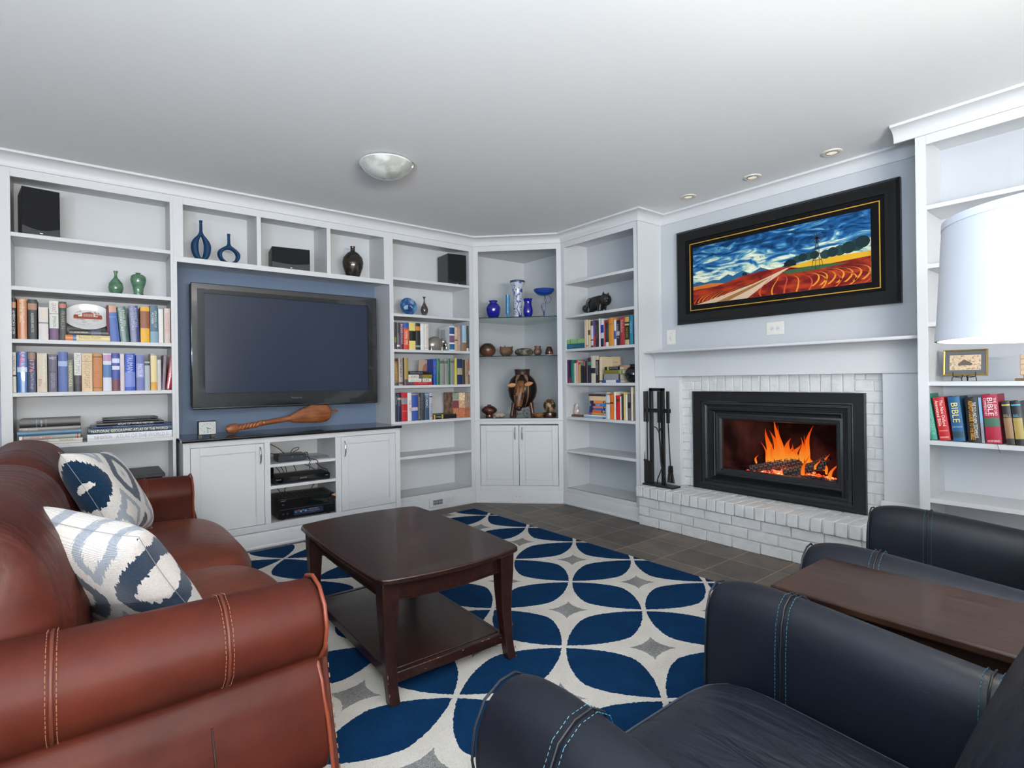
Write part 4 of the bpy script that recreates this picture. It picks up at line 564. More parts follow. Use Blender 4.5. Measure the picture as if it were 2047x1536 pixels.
log((-1.68, .50, .56), (-1.60, .52, .62), .026, 'short dark log stub behind the flames')
FL = bpy.data.materials.new('flame'); FL.use_nodes = True
n = FL.node_tree.nodes; l = FL.node_tree.links; n.remove(n['Principled BSDF'])
tc = n.new('ShaderNodeTexCoord'); sp = n.new('ShaderNodeSeparateXYZ'); l.new(tc.outputs['Generated'], sp.inputs[0])
cr = n.new('ShaderNodeValToRGB'); e = cr.color_ramp.elements; e[0].color = (1, .36, .04, 1); e[1].color = (.75, .03, .004, 1); e.new(.5).color = (1, .17, .012, 1)
l.new(sp.outputs['Z'], cr.inputs[0]); em = n.new('ShaderNodeEmission'); em.inputs[1].default_value = 1.25; l.new(cr.outputs[0], em.inputs[0])
lw = n.new('ShaderNodeLayerWeight'); lw.inputs[0].default_value = .35; tr = n.new('ShaderNodeBsdfTransparent'); ms = n.new('ShaderNodeMixShader')
nz = n.new('ShaderNodeTexNoise'); nz.inputs['Scale'].default_value = 18; l.new(tc.outputs['Object'], nz.inputs['Vector'])
ad = n.new('ShaderNodeMath'); ad.operation = 'MULTIPLY_ADD'; ad.inputs[1].default_value = 1.25; ad.inputs[2].default_value = -.05; l.new(lw.outputs['Facing'], ad.inputs[0]); ad.use_clamp = True
l.new(ad.outputs[0], ms.inputs[0]); l.new(em.outputs[0], ms.inputs[1]); l.new(tr.outputs[0], ms.inputs[2]); l.new(ms.outputs[0], n['Material Output'].inputs[0])
tf = thing('fire', 'orange flames rising from the burning logs', 'fire', None, 'B', (-1.83, .40, .457))
def tongue(x, y, z, h, w, bend=0, seed=0, th=.55):
    rnd = random.Random(seed); mb = MB(); n_ = 14; rings = []
    ph = rnd.uniform(0, 6)
    for i in range(n_+1):
        s_ = i/n_; ww = w*(sin(pi*min(1, (s_*.92+.10))**.75))*(1-s_*.35)+.0006
        cx_ = x+bend*s_*s_+.016*sin(ph+s_*5)*s_
        rings.append([(cx_+ww*cos(2*pi*j/10), y+ww*th*sin(2*pi*j/10), z+h*s_) for j in range(10)])
    mb.loft(rings); return mb.build('flame_tongue', FL, tf)
for a_ in ((-.135, .02, .09, .26, .030, -.03, 1), (-.085, .03, .10, .235, .034, -.045, 2), (-.055, .03, .10, .33, .026, -.06, 3), (-.02, .03, .12, .17, .030, .03, 4), (.03, .02, .14, .11, .03, .045, 5), (.085, .02, .13, .17, .017, .005, 6), (.125, .02, .10, .29, .022, .035, 7), (.155, .03, .09, .10, .018, -.03, 8), (.235, .03, .08, .12, .016, .02, 9), (.29, -.02, .02, .14, .013, .055, 10), (.135, -.07, .0, .19, .015, .03, 11), (-.235, .0, .08, .07, .009, .0, 12), (.17, -.07, .01, .06, .02, -.01, 13), (.245, -.07, .01, .08, .014, -.03, 14), (-.09, -.03, .01, .05, .02, .02, 15), (.37, -.02, .03, .05, .01, .03, 16), (-.105, -.01, .10, .15, .012, -.02, 17), (-.035, .0, .12, .26, .012, -.03, 18), (.005, .01, .13, .12, .012, .02, 19), (.105, .0, .12, .20, .010, .025, 20), (.06, .01, .14, .09, .012, -.02, 21), (-.16, .01, .09, .16, .010, -.03, 22), (.26, .0, .06, .10, .010, -.03, 23), (.20, -.03, .09, .08, .009, .03, 24)): tongue(*a_)
ash = MB(); random.seed(3)
for i in range(70):
    s_ = random.uniform(.005, .013); ash.ball((random.gauss(0, .05), random.gauss(0, .022), s_+random.uniform(0, .03)), s_, 0, 6)
tag(ash.build('ash_lumps', mat('9c8c8c', .95, var=('5c4444', 30, .4, .6)), None, at('B', -1.50, .33, .457)), 'pile of grey ash lumps at the right of the fire', 'ash', kind='stuff')
# ------------------------------------------------------------------ fireplace tools
BLK = mat('131315', .45, spec=.5, bump=(200, .1))
TX = .045
t = thing('tool_stand', 'black metal fireplace tool stand on the left of the hearth', 'fireplace tool stand', None, 'B', (-2.715, .075, .3145))
MB().box(-.165, .165, -.055, .055, 0, .014).build('base', BLK, t, bevel=.002)
m_ = MB(); m_.box(-.082, -.055, -.012, .012, .014, .80); m_.box(.03, .057, -.012, .012, .014, .80); m_.box(-.082, .057, -.012, .012, .776, .80); m_.build('post_frame', BLK, t, bevel=.002)
m_ = MB(); m_.box(-.135, .115, -.014, .010, .60, .632); m_.build('hook_bar', BLK, t, bevel=.002)
def tool(u, name, label, fn, cat='fireplace tool'):
    t = thing(name, label, cat, 'fireplace tools on the stand', 'B', (-2.715+u, .054, .3145))
    MB().box(-.011, .011, -.009, .009, .52, .775).build('handle', BLK, t, bevel=.002)
    fn(t); return t
def f_shovel(t):
    MB().tube([(0, 0, .53), (.002, 0, .3), (.01, 0, .18)], .005, 8).build('rod', BLK, t)
    pr = [(-.001, .20)]; n_ = 12
    poly = [(-.058, .018), (.062, .018)]+[(.002+.060*cos(radians(x)), .15+.055*sin(radians(x))) for x in range(0, 181, 15)]
    MB().prism(poly, -.006, 0, axis='y').build('scoop', BLK, t, T(.026, -.004, 0), bevel=.002)
    e_ = MB(); e_.tube([(x+.026, -.012, z) for x, z in [(-.058, .02)]+[(.002-.060*cos(radians(x)), .15+.055*sin(radians(x))) for x in range(0, 181, 15)]+[(.062, .02)]], .006, 6); e_.build('scoop_rim', BLK, t)
def f_poker(t):
    MB().tube([(0, 0, .53), (0, 0, .02)], .005, 8).build('rod', BLK, t)
def f_tongs(t):
    m_ = MB(); m_.tube([(-.002, 0, .53), (.0, 0, .40), (.012, 0, .2), (.02, 0, .15), (-.018, -.004, .06), (-.022, -.004, .018)], .0048, 8); m_.tube([(.004, 0, .53), (.006, 0, .40), (.016, 0, .2), (.024, 0, .17), (.056, -.004, .08), (.06, -.004, .018)], .0048, 8); m_.build('tong_arms', BLK, t)
    m_ = MB(); m_.tube([(-.045, -.006, .485), (-.02, -.006, .475), (.0, -.006, .445), (.004, -.006, .42)], .0045, 8); m_.tube([(.05, -.006, .485), (.022, -.006, .475), (.008, -.006, .445), (.004, -.006, .42)], .0045, 8); m_.build('pivot_hook', BLK, t)
def f_brush(t):
    MB().tube([(0, 0, .53), (.01, 0, .3), (.018, 0, .17)], .005, 8).build('rod', BLK, t)
    MB().loft([[(.018+w*x, w2*y, z) for x, y in ((-1, -1), (1, -1), (1, 1), (-1, 1))] for z, w, w2 in ((.18, .014, .01), (.14, .016, .012), (.13, .018, .012))], smooth=False).build('ferrule', BLK, t)
    m_ = MB(); rnd = random.Random(2)
    for i in range(90):
        a_, b_ = rnd.uniform(-1, 1), rnd.uniform(-1, 1)
        m_.tube([(.018+.015*a_, .01*b_, .132), (.022+.028*a_+rnd.uniform(-.003, .003), .016*b_, .045+rnd.uniform(-.004, .006))], .0014, 4)
    tag(m_.build('bristles', mat('201c1a', .9), t), kind='stuff')
tool(-.135, 'fireplace_shovel', 'black fireplace shovel hanging leftmost on the tool stand', f_shovel)
tool(-.098, 'fireplace_poker', 'straight black poker hanging beside the shovel', f_poker)
tool(.022, 'fireplace_tongs', 'black fireplace tongs with forked legs in middle of the stand', f_tongs)
tool(.108, 'hearth_brush', 'black hearth brush hanging rightmost on the tool stand', f_brush)
# ------------------------------------------------------------------ big painting over the mantel
t = thing('framed_painting', 'wide black framed landscape painting with windmill above the mantel', 'painting', None, 'B', (0, .308, 0))
PF = mat('101011', .35, spec=.5, bump=(60, .3, (1, 1, 14)))
PO = (-2.662, -1.088, 1.637, 2.402)
mb = MB()
def rr2(mb, rects):
    for (a, da), (b, db) in zip(rects[:-1], rects[1:]): ring(mb, a, b, da, db)
rr2(mb, [(PO, 0), (PO, -.03), (ins(PO, .018), -.046), (ins(PO, .03), -.044), (ins(PO, .062), -.032), (ins(PO, .082), -.028), (ins(PO, .085), -.018)])
mb.build('frame', PF, t, fix=False)
MB().box(PO[0]+.08, PO[1]-.08, -.020, -.004, PO[2]+.08, PO[3]-.08).build('mat_board', mat('0a0a0b', .8, spec=.2), t)
G = (-2.543, -1.196, 1.741, 2.287); mb = MB(); rr2(mb, [(G, -.0205), (G, -.023), (ins(G, .006), -.023), (ins(G, .006), -.0205)]); mb.build('gold_fillet', mat('d9a83a', .35, .3), t, fix=False)
A_ = (-2.512, -1.248, 1.786, 2.249)
SK = bpy.data.materials.new('painted_sky'); SK.use_nodes = True
n = SK.node_tree.nodes; l = SK.node_tree.links; b = n['Principled BSDF']; b.inputs['Roughness'].default_value = .45; b.inputs['Specular IOR Level'].default_value = .15
tc = n.new('ShaderNodeTexCoord'); mp = n.new('ShaderNodeMapping'); mp.inputs['Scale'].default_value = (1.5, 1, 5.5); mp.inputs['Rotation'].default_value = (0, radians(-14), 0)
l.new(tc.outputs['Object'], mp.inputs[0]); nz = n.new('ShaderNodeTexNoise'); nz.inputs['Scale'].default_value = 3.4; nz.inputs['Detail'].default_value = 5; nz.inputs['Distortion'].default_value = 1.9; l.new(mp.outputs[0], nz.inputs['Vector'])
sp = n.new('ShaderNodeSeparateXYZ'); l.new(tc.outputs['Object'], sp.inputs[0])
mr = n.new('ShaderNodeMapRange'); mr.inputs[1].default_value = 1.9; mr.inputs[2].default_value = 2.16; mr.inputs[3].default_value = .26; mr.inputs[4].default_value = -.09; l.new(sp.outputs['Z'], mr.inputs[0])
ad = n.new('ShaderNodeMath'); l.new(nz.outputs[0], ad.inputs[0]); l.new(mr.outputs[0], ad.inputs[1])
cr = n.new('ShaderNodeValToRGB'); e = cr.color_ramp.elements; e[0].position = .33; e[0].color = lin('0c3358'); e[1].position = .76; e[1].color = lin('eef0dc'); e.new(.46).color = lin('1f5c94'); e.new(.56).color = lin('5c9ab4'); e.new(.63).color = lin('cbd6b8')
l.new(ad.outputs[0], cr.inputs[0]); l.new(cr.outputs[0], b.inputs['Base Color'])
pc = MB().box(A_[0], A_[1], -.0225, -.019, A_[2], A_[3]).build('canvas', SK, t)
def flat(name, pts, col, lay, m=None):
    mb = MB(); mb.prism([(x, z) for x, z in pts], -.0225-lay*.0004, -.0224-lay*.0002, axis='y'); 
    return mb.build(name, m or mat(col, .5, spec=.15), pc)
W_, H_ = A_[1]-A_[0], A_[3]-A_[2]
def uv(x, y): return (A_[0]+W_*x, A_[2]+H_*y)
def poly(*p): return [uv(x, y) for x, y in p]
flat('painted_mountains', poly((0, .30), (0, .37), (.05, .39), (.08, .36), (.14, .385), (.18, .37), (.24, .44), (.27, .40), (.33, .46), (.38, .39), (.44, .46), (.50, .39), (.56, .41), (.61, .47), (.64, .42), (1, .36), (1, .30)), '2a5e84', 1)
FD = mat('6c1818', .5, spec=.15, var=('a8381e', 9, .42, .62, (1, 1, 3)))
flat('painted_fields', poly((0, 0), (0, .32), (.12, .335), (.22, .30), (.33, .37), (.45, .40), (.6, .40), (.7, .42), (.85, .40), (1, .39), (1, 0)), '', 2, FD)
def furrow(mb, P, w0, w1, n_=14):
    L_, R_ = [], []
    for i in range(n_+1):
        s_ = i/n_; a, b, c, d = P
        x = (1-s_)**3*a[0]+3*(1-s_)**2*s_*b[0]+3*(1-s_)*s_*s_*c[0]+s_**3*d[0]; y = (1-s_)**3*a[1]+3*(1-s_)**2*s_*b[1]+3*(1-s_)*s_*s_*c[1]+s_**3*d[1]
        w_ = w0+(w1-w0)*s_; L_.append(uv(min(1, x+w_), max(0, y))); R_.append(uv(min(1, max(0, x-w_*.4)), max(0, y)))
    for i in range(n_): mb.prism([L_[i], L_[i+1], R_[i+1], R_[i]], -.0249, -.0245, axis='y')
m1, m2 = MB(), MB()
for k_ in range(9):
    xe = .44+.066*k_
    furrow(m1 if k_ % 2 else m2, [(.50+.03*k_, .30-.008*k_), (.52+.05*k_, .24), (.40+.085*k_, .15), (xe, .0)], .001, .007)
for k_ in range(7):
    xs = .74+.04*k_; furrow(m1, [(xs-.06, .28-.01*(k_ % 3)), (xs+.03, .24), (xs+.035, .15), (min(.99, xs-.02), .05)], .001, .010)
for k_ in range(9):
    xe = .005+.028*k_; furrow(m1 if k_ % 3 else m2, [(.12+.035*k_, .16+.012*k_), (.06+.03*k_, .17), (.02+.03*k_, .12), (xe, .02+.01*k_)], .001, .006)
m1.build('painted_orange_furrows', mat('e08c24', .5), pc); m2.build('painted_red_furrows', mat('d04a20', .5), pc)
flat('painted_far_field', poly((.0, .26), (.0, .315), (.12, .335), (.22, .30), (.16, .27)), 'c9702c', 3)
flat('painted_gold_field', poly((.60, .385), (.66, .42), (.75, .44), (1, .43), (1, .36), (.84, .345), (.70, .33)), 'd9a82c', 3)
flat('painted_green_patch', poly((.56, .33), (.66, .355), (.8, .345), (.9, .31), (.78, .29), (.6, .285)), '3c5c3c', 4)
flat('painted_road', poly((.02, .0), (.16, .0), (.36, .0), (.46, .17), (.60, .375), (.62, .385), (.58, .375), (.40, .22), (.20, .10)), 'd2b89c', 4)
flat('painted_road_ridge', poly((.16, .0), (.24, .0), (.40, .16), (.50, .28), (.47, .26), (.34, .15)), '9c6c3c', 5)
def blob(cx_, cy_, rx, ry, n_=14): return [uv(cx_+rx*cos(2*pi*i/n_), cy_+ry*sin(2*pi*i/n_)) for i in range(n_)]
for i, (x, y, r_) in enumerate(((.645, .485, .022), (.675, .50, .024), (.705, .50, .024), (.735, .505, .024), (.79, .485, .026), (.825, .50, .028), (.86, .505, .03), (.90, .525, .034), (.94, .545, .036), (.98, .57, .034))):
    flat('painted_tree', blob(min(x, .964), y, r_, r_*2.5), '1c3034' if i % 2 else '26403f', 5+(i % 2))
flat('painted_barn', poly((.575, .40), (.575, .46), (.595, .50), (.62, .50), (.64, .46), (.64, .40)), '16242c', 6)
flat('painted_shed', poly((.33, .375), (.33, .41), (.345, .425), (.36, .40), (.36, .375)), '1c2c30', 6)
mb = MB()
def strip(mb, a, b, w_=.0012):
    (x0, z0), (x1, z1) = uv(*a), uv(*b); dx, dz = x1-x0, z1-z0; L = math.hypot(dx, dz); px_, pz = -dz/L*w_, dx/L*w_
    mb.prism([(x0-px_, z0-pz), (x1-px_, z1-pz), (x1+px_, z1+pz), (x0+px_, z0+pz)], -.0262, -.0256, axis='y')
for a_, b_ in (((.722, .33), (.748, .72)), ((.778, .33), (.75, .72)), ((.74, .30), (.748, .72)), ((.764, .31), (.751, .72)), ((.728, .42), (.773, .42)), ((.734, .52), (.765, .52)), ((.74, .61), (.759, .61)), ((.73, .42), (.765, .52)), ((.77, .42), (.735, .52)), ((.749, .73), (.79, .75))): strip(mb, a_, b_)
for i in range(12):
    an = i*pi/6; strip(mb, (.749, .745), (.749+.028*cos(an), .745+.075*sin(an)), .0022)
mb.build('painted_windmill', mat('10181c', .6), pc)
# ------------------------------------------------------------------ books
PAGE = mat('cfc6b0', .85, var=('b9ae96', 90, .4, .6, (1, 1, .02)))
SHELF_PHRASE = {('L', 3): 'on shelf with the oval plate', ('L', 4): 'on shelf below the oval plate', ('A', 3): 'on shelf with silver animal',
    ('A', 4): 'on shelf below silver animal', ('A', 5): 'on shelf with art box', ('B', 3): 'on shelf below black cat',
    ('B', 4): 'on shelf with black vase', ('B', 5): 'on shelf with crystal bird', ('R', 5): 'below the framed etching'}
def hexmix(h, k):
    c = [int(h[i:i+2], 16) for i in (0, 2, 4)]; return ''.join('%02x' % max(0, min(255, int(x*k))) for x in c)
for fr, s, u0, u1, h, dep, lean, col, bands, texts, look in BOOKS:
    w = u1-u0; w -= .0012
    L = 'L' if fr == 'A' and u0 < 1 else fr
    h = min(h, .285)
    gloss = .28 if 'gloss' in look or 'shiny' in look else .45
    cover = mat(col, gloss, coat=.5 if gloss < .3 else 0)
    mats = [cover]; mb = MB()
    t_ = min(.0025, w*.16)
    cuts = [0.0, 1.0]
    for b0, b1, bc in bands: cuts += [b0, b1]
    cuts = sorted(set(round(c, 4) for c in cuts))
    # spine (curved), front and back boards
    for a, b in zip(cuts[:-1], cuts[1:]):
        mi = 0
        for b0, b1, bc in bands:
            if b0-1e-4 <= a and b <= b1+1e-4:
                bm_ = mat(bc, gloss); 
                if bm_ not in mats: mats.append(bm_)
                mi = mats.index(bm_)
        z0, z1 = a*h, b*h; k = 6; pts = []
        for i in range(k+1):
            x = -w/2+w*i/k; pts.append((x, -.0035*(1-(2*i/k-1)**2) if w > .012 else 0))
        vs = [(x, y, z0) for x, y in pts]+[(x, y, z1) for x, y in pts]
        mb.add(vs, [(i, i+1, k+2+i, k+1+i) for i in range(k)], mi, True)
    if w > .008:
        # spine back, boards
        mb.box(-w/2, -w/2+t_, .0002, dep, 0, h); mb.box(w/2-t_, w/2, .0002, dep, 0, h)
        mb.add([(-w/2, .0, h), (w/2, .0, h), (w/2-t_, .004, h), (-w/2+t_, .004, h)]+[(0, -.0035, h)], [(0, 4, 1, 2, 3)], 0)
        mb.box(-w/2+t_, w/2-t_, .002, .004, .001, h-.0005)
    else: mb.box(-w/2, w/2, .0002, dep, 0, h)
    sb = .03
    mx = FM[fr] @ T((u0+u1)/2, sb, SH[s]+.0004) @ (Matrix.Rotation(lean/max(h, .1)*1.0, 4, 'Y') if lean else Matrix.Identity(4))
    if lean:   # keep the lower corner on the shelf
        a_ = lean/max(h, .1); mx = FM[fr] @ T((u0+u1)/2, sb, SH[s]+.0004+abs(sin(a_))*w/2) @ Matrix.Rotation(a_, 4, 'Y')
    o = mb.build('book', mats, None, mx, fix=False)
    ph = SHELF_PHRASE[(L, s)]
    tag(o, look+' '+ph, 'book', 'books '+ph)
    if w > .008: MB().box(-w/2+t_, w/2-t_, .004, dep-.004, .003, h-.004).build('page_block', PAGE, o)
    if texts:
        for tx in texts:
            tm = []; tb = MB()
            st, a, b, tc_ = tx[:4]; mode = tx[4] if len(tx) > 4 else 'c'
            m_ = mat(tc_, .5)
            if m_ not in tm: tm.append(m_)
            zc = (a+b)/2*h; Ln = (b-a)*h; y = -.0042
            if mode == 'h': put_text(tb, st, (0, y, zc), (1, 0, 0), (0, 0, 1), w*.8, Ln, tm.index(m_))
            else:
                off, wd_ = {'c': (0, .56), 'l': (w*.2, .3), 'r': (-w*.2, .3), 'l2': (w*.32, .18), 'r2': (-w*.32, .18)}[mode]
                if mode == 'c' and any(len(q_) > 4 and q_[4] in ('l2', 'r2') for q_ in texts): wd_ = .34
                if mode == 'c' and any(len(q_) > 4 and q_[4] == 'l' for q_ in texts): wd_, off = .42, -w*.08
                put_text(tb, st, (off, y, zc), (0, 0, -1), (1, 0, 0), Ln, w*wd_, tm.index(m_))
            tb.build('title', tm, o, fix=False)
prev = None
for fr, u0, u1, z, th, dep, d, col, bands, texts, look in STACKED:
    w = u1-u0; mats = [mat(col, .35)]; mb = MB(); cuts = sorted(set([0.0, 1.0]+[c for b in bands for c in b[:2]]))
    for a, b in zip(cuts[:-1], cuts[1:]):
        mi = 0
        for b0, b1, bc in bands:
            if b0-1e-4 <= a and b <= b1+1e-4:
                bm_ = mat(bc, .35)
                if bm_ not in mats: mats.append(bm_)
                mi = mats.index(bm_)
        k = 5; pts = [(-.003*(1-(2*i/k-1)**2), th*i/k) for i in range(k+1)]
        x0, x1 = -w/2+a*w, -w/2+b*w
        mb.add([(x0, y, zz) for y, zz in pts]+[(x1, y, zz) for y, zz in pts], [(i, k+1+i, k+2+i, i+1) for i in range(k)], mi, True)
    t_ = min(.0025, th*.2)
    top = 0
    if 'green cover' in look: mats.append(mat('3c7c4c', .5)); top = len(mats)-1
    mb.box(-w/2, w/2, .0002, dep, 0, t_); mb.box(-w/2, w/2, .0002, dep, th-t_, th-.0006, top); mb.box(-w/2, w/2, .002, .004, t_, th-t_)
    jr = random.Random(look).uniform(-.02, .02) if th < .04 else 0
    o = mb.build('book', mats, None, FM[fr] @ T((u0+u1)/2, d, z+.0003) @ RZ(jr), fix=False)
    tag(o, look, 'book', 'books lying flat in stacks')
    MB().box(-w/2+.003, w/2-.003, .004, dep-.004, t_, th-t_).build('page_block', PAGE, o)
    if texts:
        for tx in texts:
            tm = []; tb = MB()
            m_ = mat(tx[3], .5)
            if m_ not in tm: tm.append(m_)
            if len(tx) > 4: put_text(tb, tx[0], (-w/2+(tx[1]+tx[2])/2*w, -.0036, th/2), (0, 0, -1), (1, 0, 0), th*.8, w*(tx[2]-tx[1])*.3, tm.index(m_))
            else: put_text(tb, tx[0], (-w/2+(tx[1]+tx[2])/2*w, -.0036, th/2), (1, 0, 0), (0, 0, 1), w*(tx[2]-tx[1]), th*.56, tm.index(m_))
            tb.build('title', tm, o, fix=False)
    if 'white boxed atlas' in look:
        MB().tube([(w/2-.004, .03, th*.7), (w/2+.004, -.006, th*.6), (w/2+.006, -.012, .0), (w/2+.008, -.006, -.05)], .0035, 6, flat=.3).build('ribbon_marker', mat('b81c2c', .5), o)
# ribbon of the crimson commentary is its part
for o in list(COL.objects):
    if o.name.startswith('book') and 'Bible Commentary' in o.get('label', ''):
        MB().tube([(.014, .03, .004), (.016, -.004, .002), (.018, -.036, -.002), (.022, -.037, -.03), (.026, -.036, -.045)], .003, 6, flat=.3).build('ribbon_marker', mat('b01830', .5), o)
# ------------------------------------------------------------------ speakers
def speaker(fr, u, d, z, w, h, dep, rot, label, wide=False):
    t = thing('speaker', label, 'speaker', 'black speakers on the top shelves', fr, (u, d, z), rot)
    MB().box(-w/2, w/2, .012, dep, 0, h).build('enclosure', mat('3d3f3d', .45, bump=(80, .2, (1, 1, 12))), t, bevel=.003)
    n_ = 14; lo = .02 if wide else h*.14
    g = [(-w/2+.001, h-.002), (w/2-.001, h-.002)]+[(w/2-.001-(w-.002)*i/n_, (.012 if wide else .045)-lo*.55*sin(pi*i/n_)+(.0 if wide else .012)) for i in range(n_+1)]
    MB().prism(g, -.001, .012, axis='y').build('grille_cloth', mat('0b0c10', .85, bump=(900, .4)), t, bevel=.002)
    MB().box(-w/2, w/2, .002, .012, 0, h).build('baffle', mat('1d1e20', .5), t, bevel=.001)
    MB().box(-.007 if not wide else .012, .007 if not wide else .024, -.0022, .0022, .012, .018).build('logo_badge', mat('c8c8c8', .3, .8), t)
    return t
speaker('A', -.193, .03, SH[1], .178, .290, .25, radians(8), 'tall black speaker on top shelf of left bookcase')
speaker('A', 1.293, .035, 2.0885, .280, .172, .22, radians(-8), 'low wide black speaker in the middle top cubby')
speaker('A', 2.852, .05, SH[1], .198, .300, .22, radians(-4), 'tall black speaker on top shelf beside corner cabinet')
# ------------------------------------------------------------------ vases and pots
def pot(name, fr, u, d, z, prof, m, label, cat='vase', seg=32, rot=0, sy=1):
    o = MB().lathe(prof, seg, 0, sy=sy).build(name, m, None, at(fr, u, d, z+.0004, rot), angle=70)
    return tag(o, label, cat)
BV = mat('143a5e', .62, spec=.3, bump=(150, .15))
def ringvase(u, w, h, hole_w, hole_h, hz, neck, label, rot):
    """flattened vase with an open eye: loft of sections round the hole"""
    t = MB(); n_ = 40; rings = []
    H0 = neck
    for i in range(n_):
        a = -pi/2+2*pi*i/n_
        # outer outline
        ex = w*cos(a); ez = H0*.5+H0*.5*sin(a)
        pinch = 1-(max(0, sin(a))**2.2)*.80
        ox, oz = ex*pinch, ez
        if sin(a) < -.72: oz = max(oz, .0)
        ix, iz = hole_w*cos(a)*(1-(max(0, sin(a))**3)*.5 if hole_w < .03 else 1), hz+hole_h*sin(a)
        cx_, cz_ = (ox+ix)/2, (oz+iz)/2; hx, hz_ = (ox-ix)/2, (oz-iz)/2; th = .03*(1-.25*max(0, sin(a)))
        rings.append([(cx_+hx*cos(b), th*sin(b), max(0, cz_+hz_*cos(b))) for b in [2*pi*j/12 for j in range(12)]])
    t.loft(rings, closed=True)
    t.lathe([(.022, H0*.90), (.014, H0*.97), (.0105, H0*1.04), (.0095, h-.02), (.0115, h-.003), (.0115, h), (.008, h), (.008, h-.03), (.0001, h-.03)], 20)
    o = t.build('ring_vase', BV, None, at('A', u, .10, 2.0885, rot), angle=70)
    return tag(o, label, 'vase', 'dark blue ring vases')
ringvase(.680, .066, .298, .017, .078, .105, .212, 'taller dark blue vase with narrow almond shaped opening', radians(5))
ringvase(.862, .078, .228, .048, .046, .064, .150, 'shorter dark blue vase with round open centre', radians(5))
pot('bronze_vase', 'A', 1.822, .10, 2.0885, [(.045, 0), (.05, .002), (.062, .03), (.083, .09), (.0885, .135), (.080, .175), (.05, .212), (.024, .228), (.019, .236), (.019, .262), (.022, .268), (.022, .272), (.015, .272), (.015, .25)], mat('241f1b', .22, .3, coat=.6, var=('4a3f38', 20, .45, .7)), 'dark bronze round vase with short neck in right cubby')
CEL = mat('5c8468', .18, coat=.6, var=('466c50', 30, .4, .65))
pot('green_bottle_vase', 'A', .1755, .08, SH[2], [(.026, 0), (.028, .004), (.038, .02), (.0425, .045), (.038, .075), (.022, .098), (.011, .112), (.008, .125), (.0085, .140), (.013, .153), (.0135, .156), (.010, .155), (.006, .14)], CEL, 'small green bottle vase with slim neck, left of the pair')
pot('green_jar_vase', 'A', .2985, .08, SH[2], [(.030, 0), (.032, .004), (.028, .02), (.031, .05), (.042, .085), (.0465, .11), (.043, .132), (.028, .145), (.014, .148), (.012, .152), (.017, .156), (.016, .157), (.009, .152)], CEL, 'small green broad shouldered vase, right of the pair')
pot('grey_bottle_vase', 'A', 2.501, .08, SH[2], [(.018, 0), (.02, .003), (.018, .012), (.03, .03), (.0355, .055), (.031, .082), (.018, .108), (.009, .128), (.0065, .15), (.008, .168), (.017, .182), (.015, .1815), (.005, .165)], mat('4c4641', .2, .2, coat=.5, var=('a8a09a', 16, .5, .7)), 'mottled grey bottle vase with flared lip beside blue plate')
# plates
def plate_thing(name, fr, u, d, z, rx, rz, tilt, rot, m, label, deco):
    t = thing(name, label, 'plate', None, fr, (u, d, z), rot, T(0, 0, rz) @ RX(radians(90-tilt)))
    # local: plate axis = z (towards the room after the tilt)
    prof = [(.0, 0), (.55, .0), (.62, .002), (.97, .014), (1.0, .016), (1.0, .019), (.97, .0185), (.64, .006), (.56, .0035), (0, .0035)]
    mb = MB(); seg = 40
    rings = [[(max(r_, .0005)*rx*cos(2*pi*i/seg), max(r_, .0005)*rz*sin(2*pi*i/seg), y) for i in range(seg)] for r_, y in prof]
    mb.loft(rings); mb.build('plate_body', m, t, angle=60); deco(t); return t
RB = mat('9c4c34', .4); 
def deco_white(t):
    d = MB(); rnd = random.Random(5)
    def b(x0, x1, y0, y1): d.box(x0, x1, y0, y1, .0036, .0042)
    b(-.10, .105, -.012, .004); b(-.03, .028, .004, .026); d.prism([(-.034, .026), (.0, .036), (.032, .026)], .0036, .0042)
    b(-.095, -.05, .004, .016); b(.05, .10, .004, .018)
    for x in (-.022, -.012, -.002, .008, .018): d.box(x, x+.004, .004, .024, .0043, .0046, 1)
    for i in range(26):
        x = rnd.uniform(-.09, .09); y = rnd.uniform(-.055, -.014); b(x, x+rnd.uniform(.01, .03), y, y+.0016)
    d.build('painted_house', [RB, mat('e0d4cc', .4)], t)
    e = MB()
    for i in range(46):
        x = rnd.choice((rnd.gauss(-.065, .016), rnd.gauss(.02, .02), rnd.gauss(.075, .012))); y = .034+rnd.gauss(0, .009); s_ = rnd.uniform(.003, .007)
        e.prism([(x+s_*cos(k*pi/3), y+s_*sin(k*pi/3)) for k in range(6)], .0036, .0040)
    e.build('painted_trees', mat('c09078', .5), t)
plate_thing('oval_plate', 'A', .028, .115, 1.5545, .128, .088, 14, 0, mat('dcdcdc', .2, coat=.4), 'white oval plate with brown house scene standing on lying books', deco_white)
def deco_blue(t):
    d = MB(); d.prism([(.028*cos(k*pi/8)*1.6, .028*sin(k*pi/8)-.012) for k in range(16)], .0036, .0041); d.build('painted_snow', mat('9cb8c8', .3), t)
    d = MB(); d.prism([(-.005, -.01), (.012, .045), (.016, .01), (.06, -.03), (.02, -.04), (-.01, -.05)], .0042, .0047); d.prism([(-.05, -.032), (-.01, -.026), (.03, -.052), (-.03, -.056)], .0042, .0047); d.build('painted_boat', mat('123c70', .3), t)
plate_thing('blue_plate', 'A', 2.353, .12, SH[2]+.001, .082, .082, 14, radians(-6), mat('1c4c84', .18, coat=.5, var=('5c8cb0', 22, .5, .72)), 'round blue and white plate leaning beside the grey bottle vase', deco_blue)
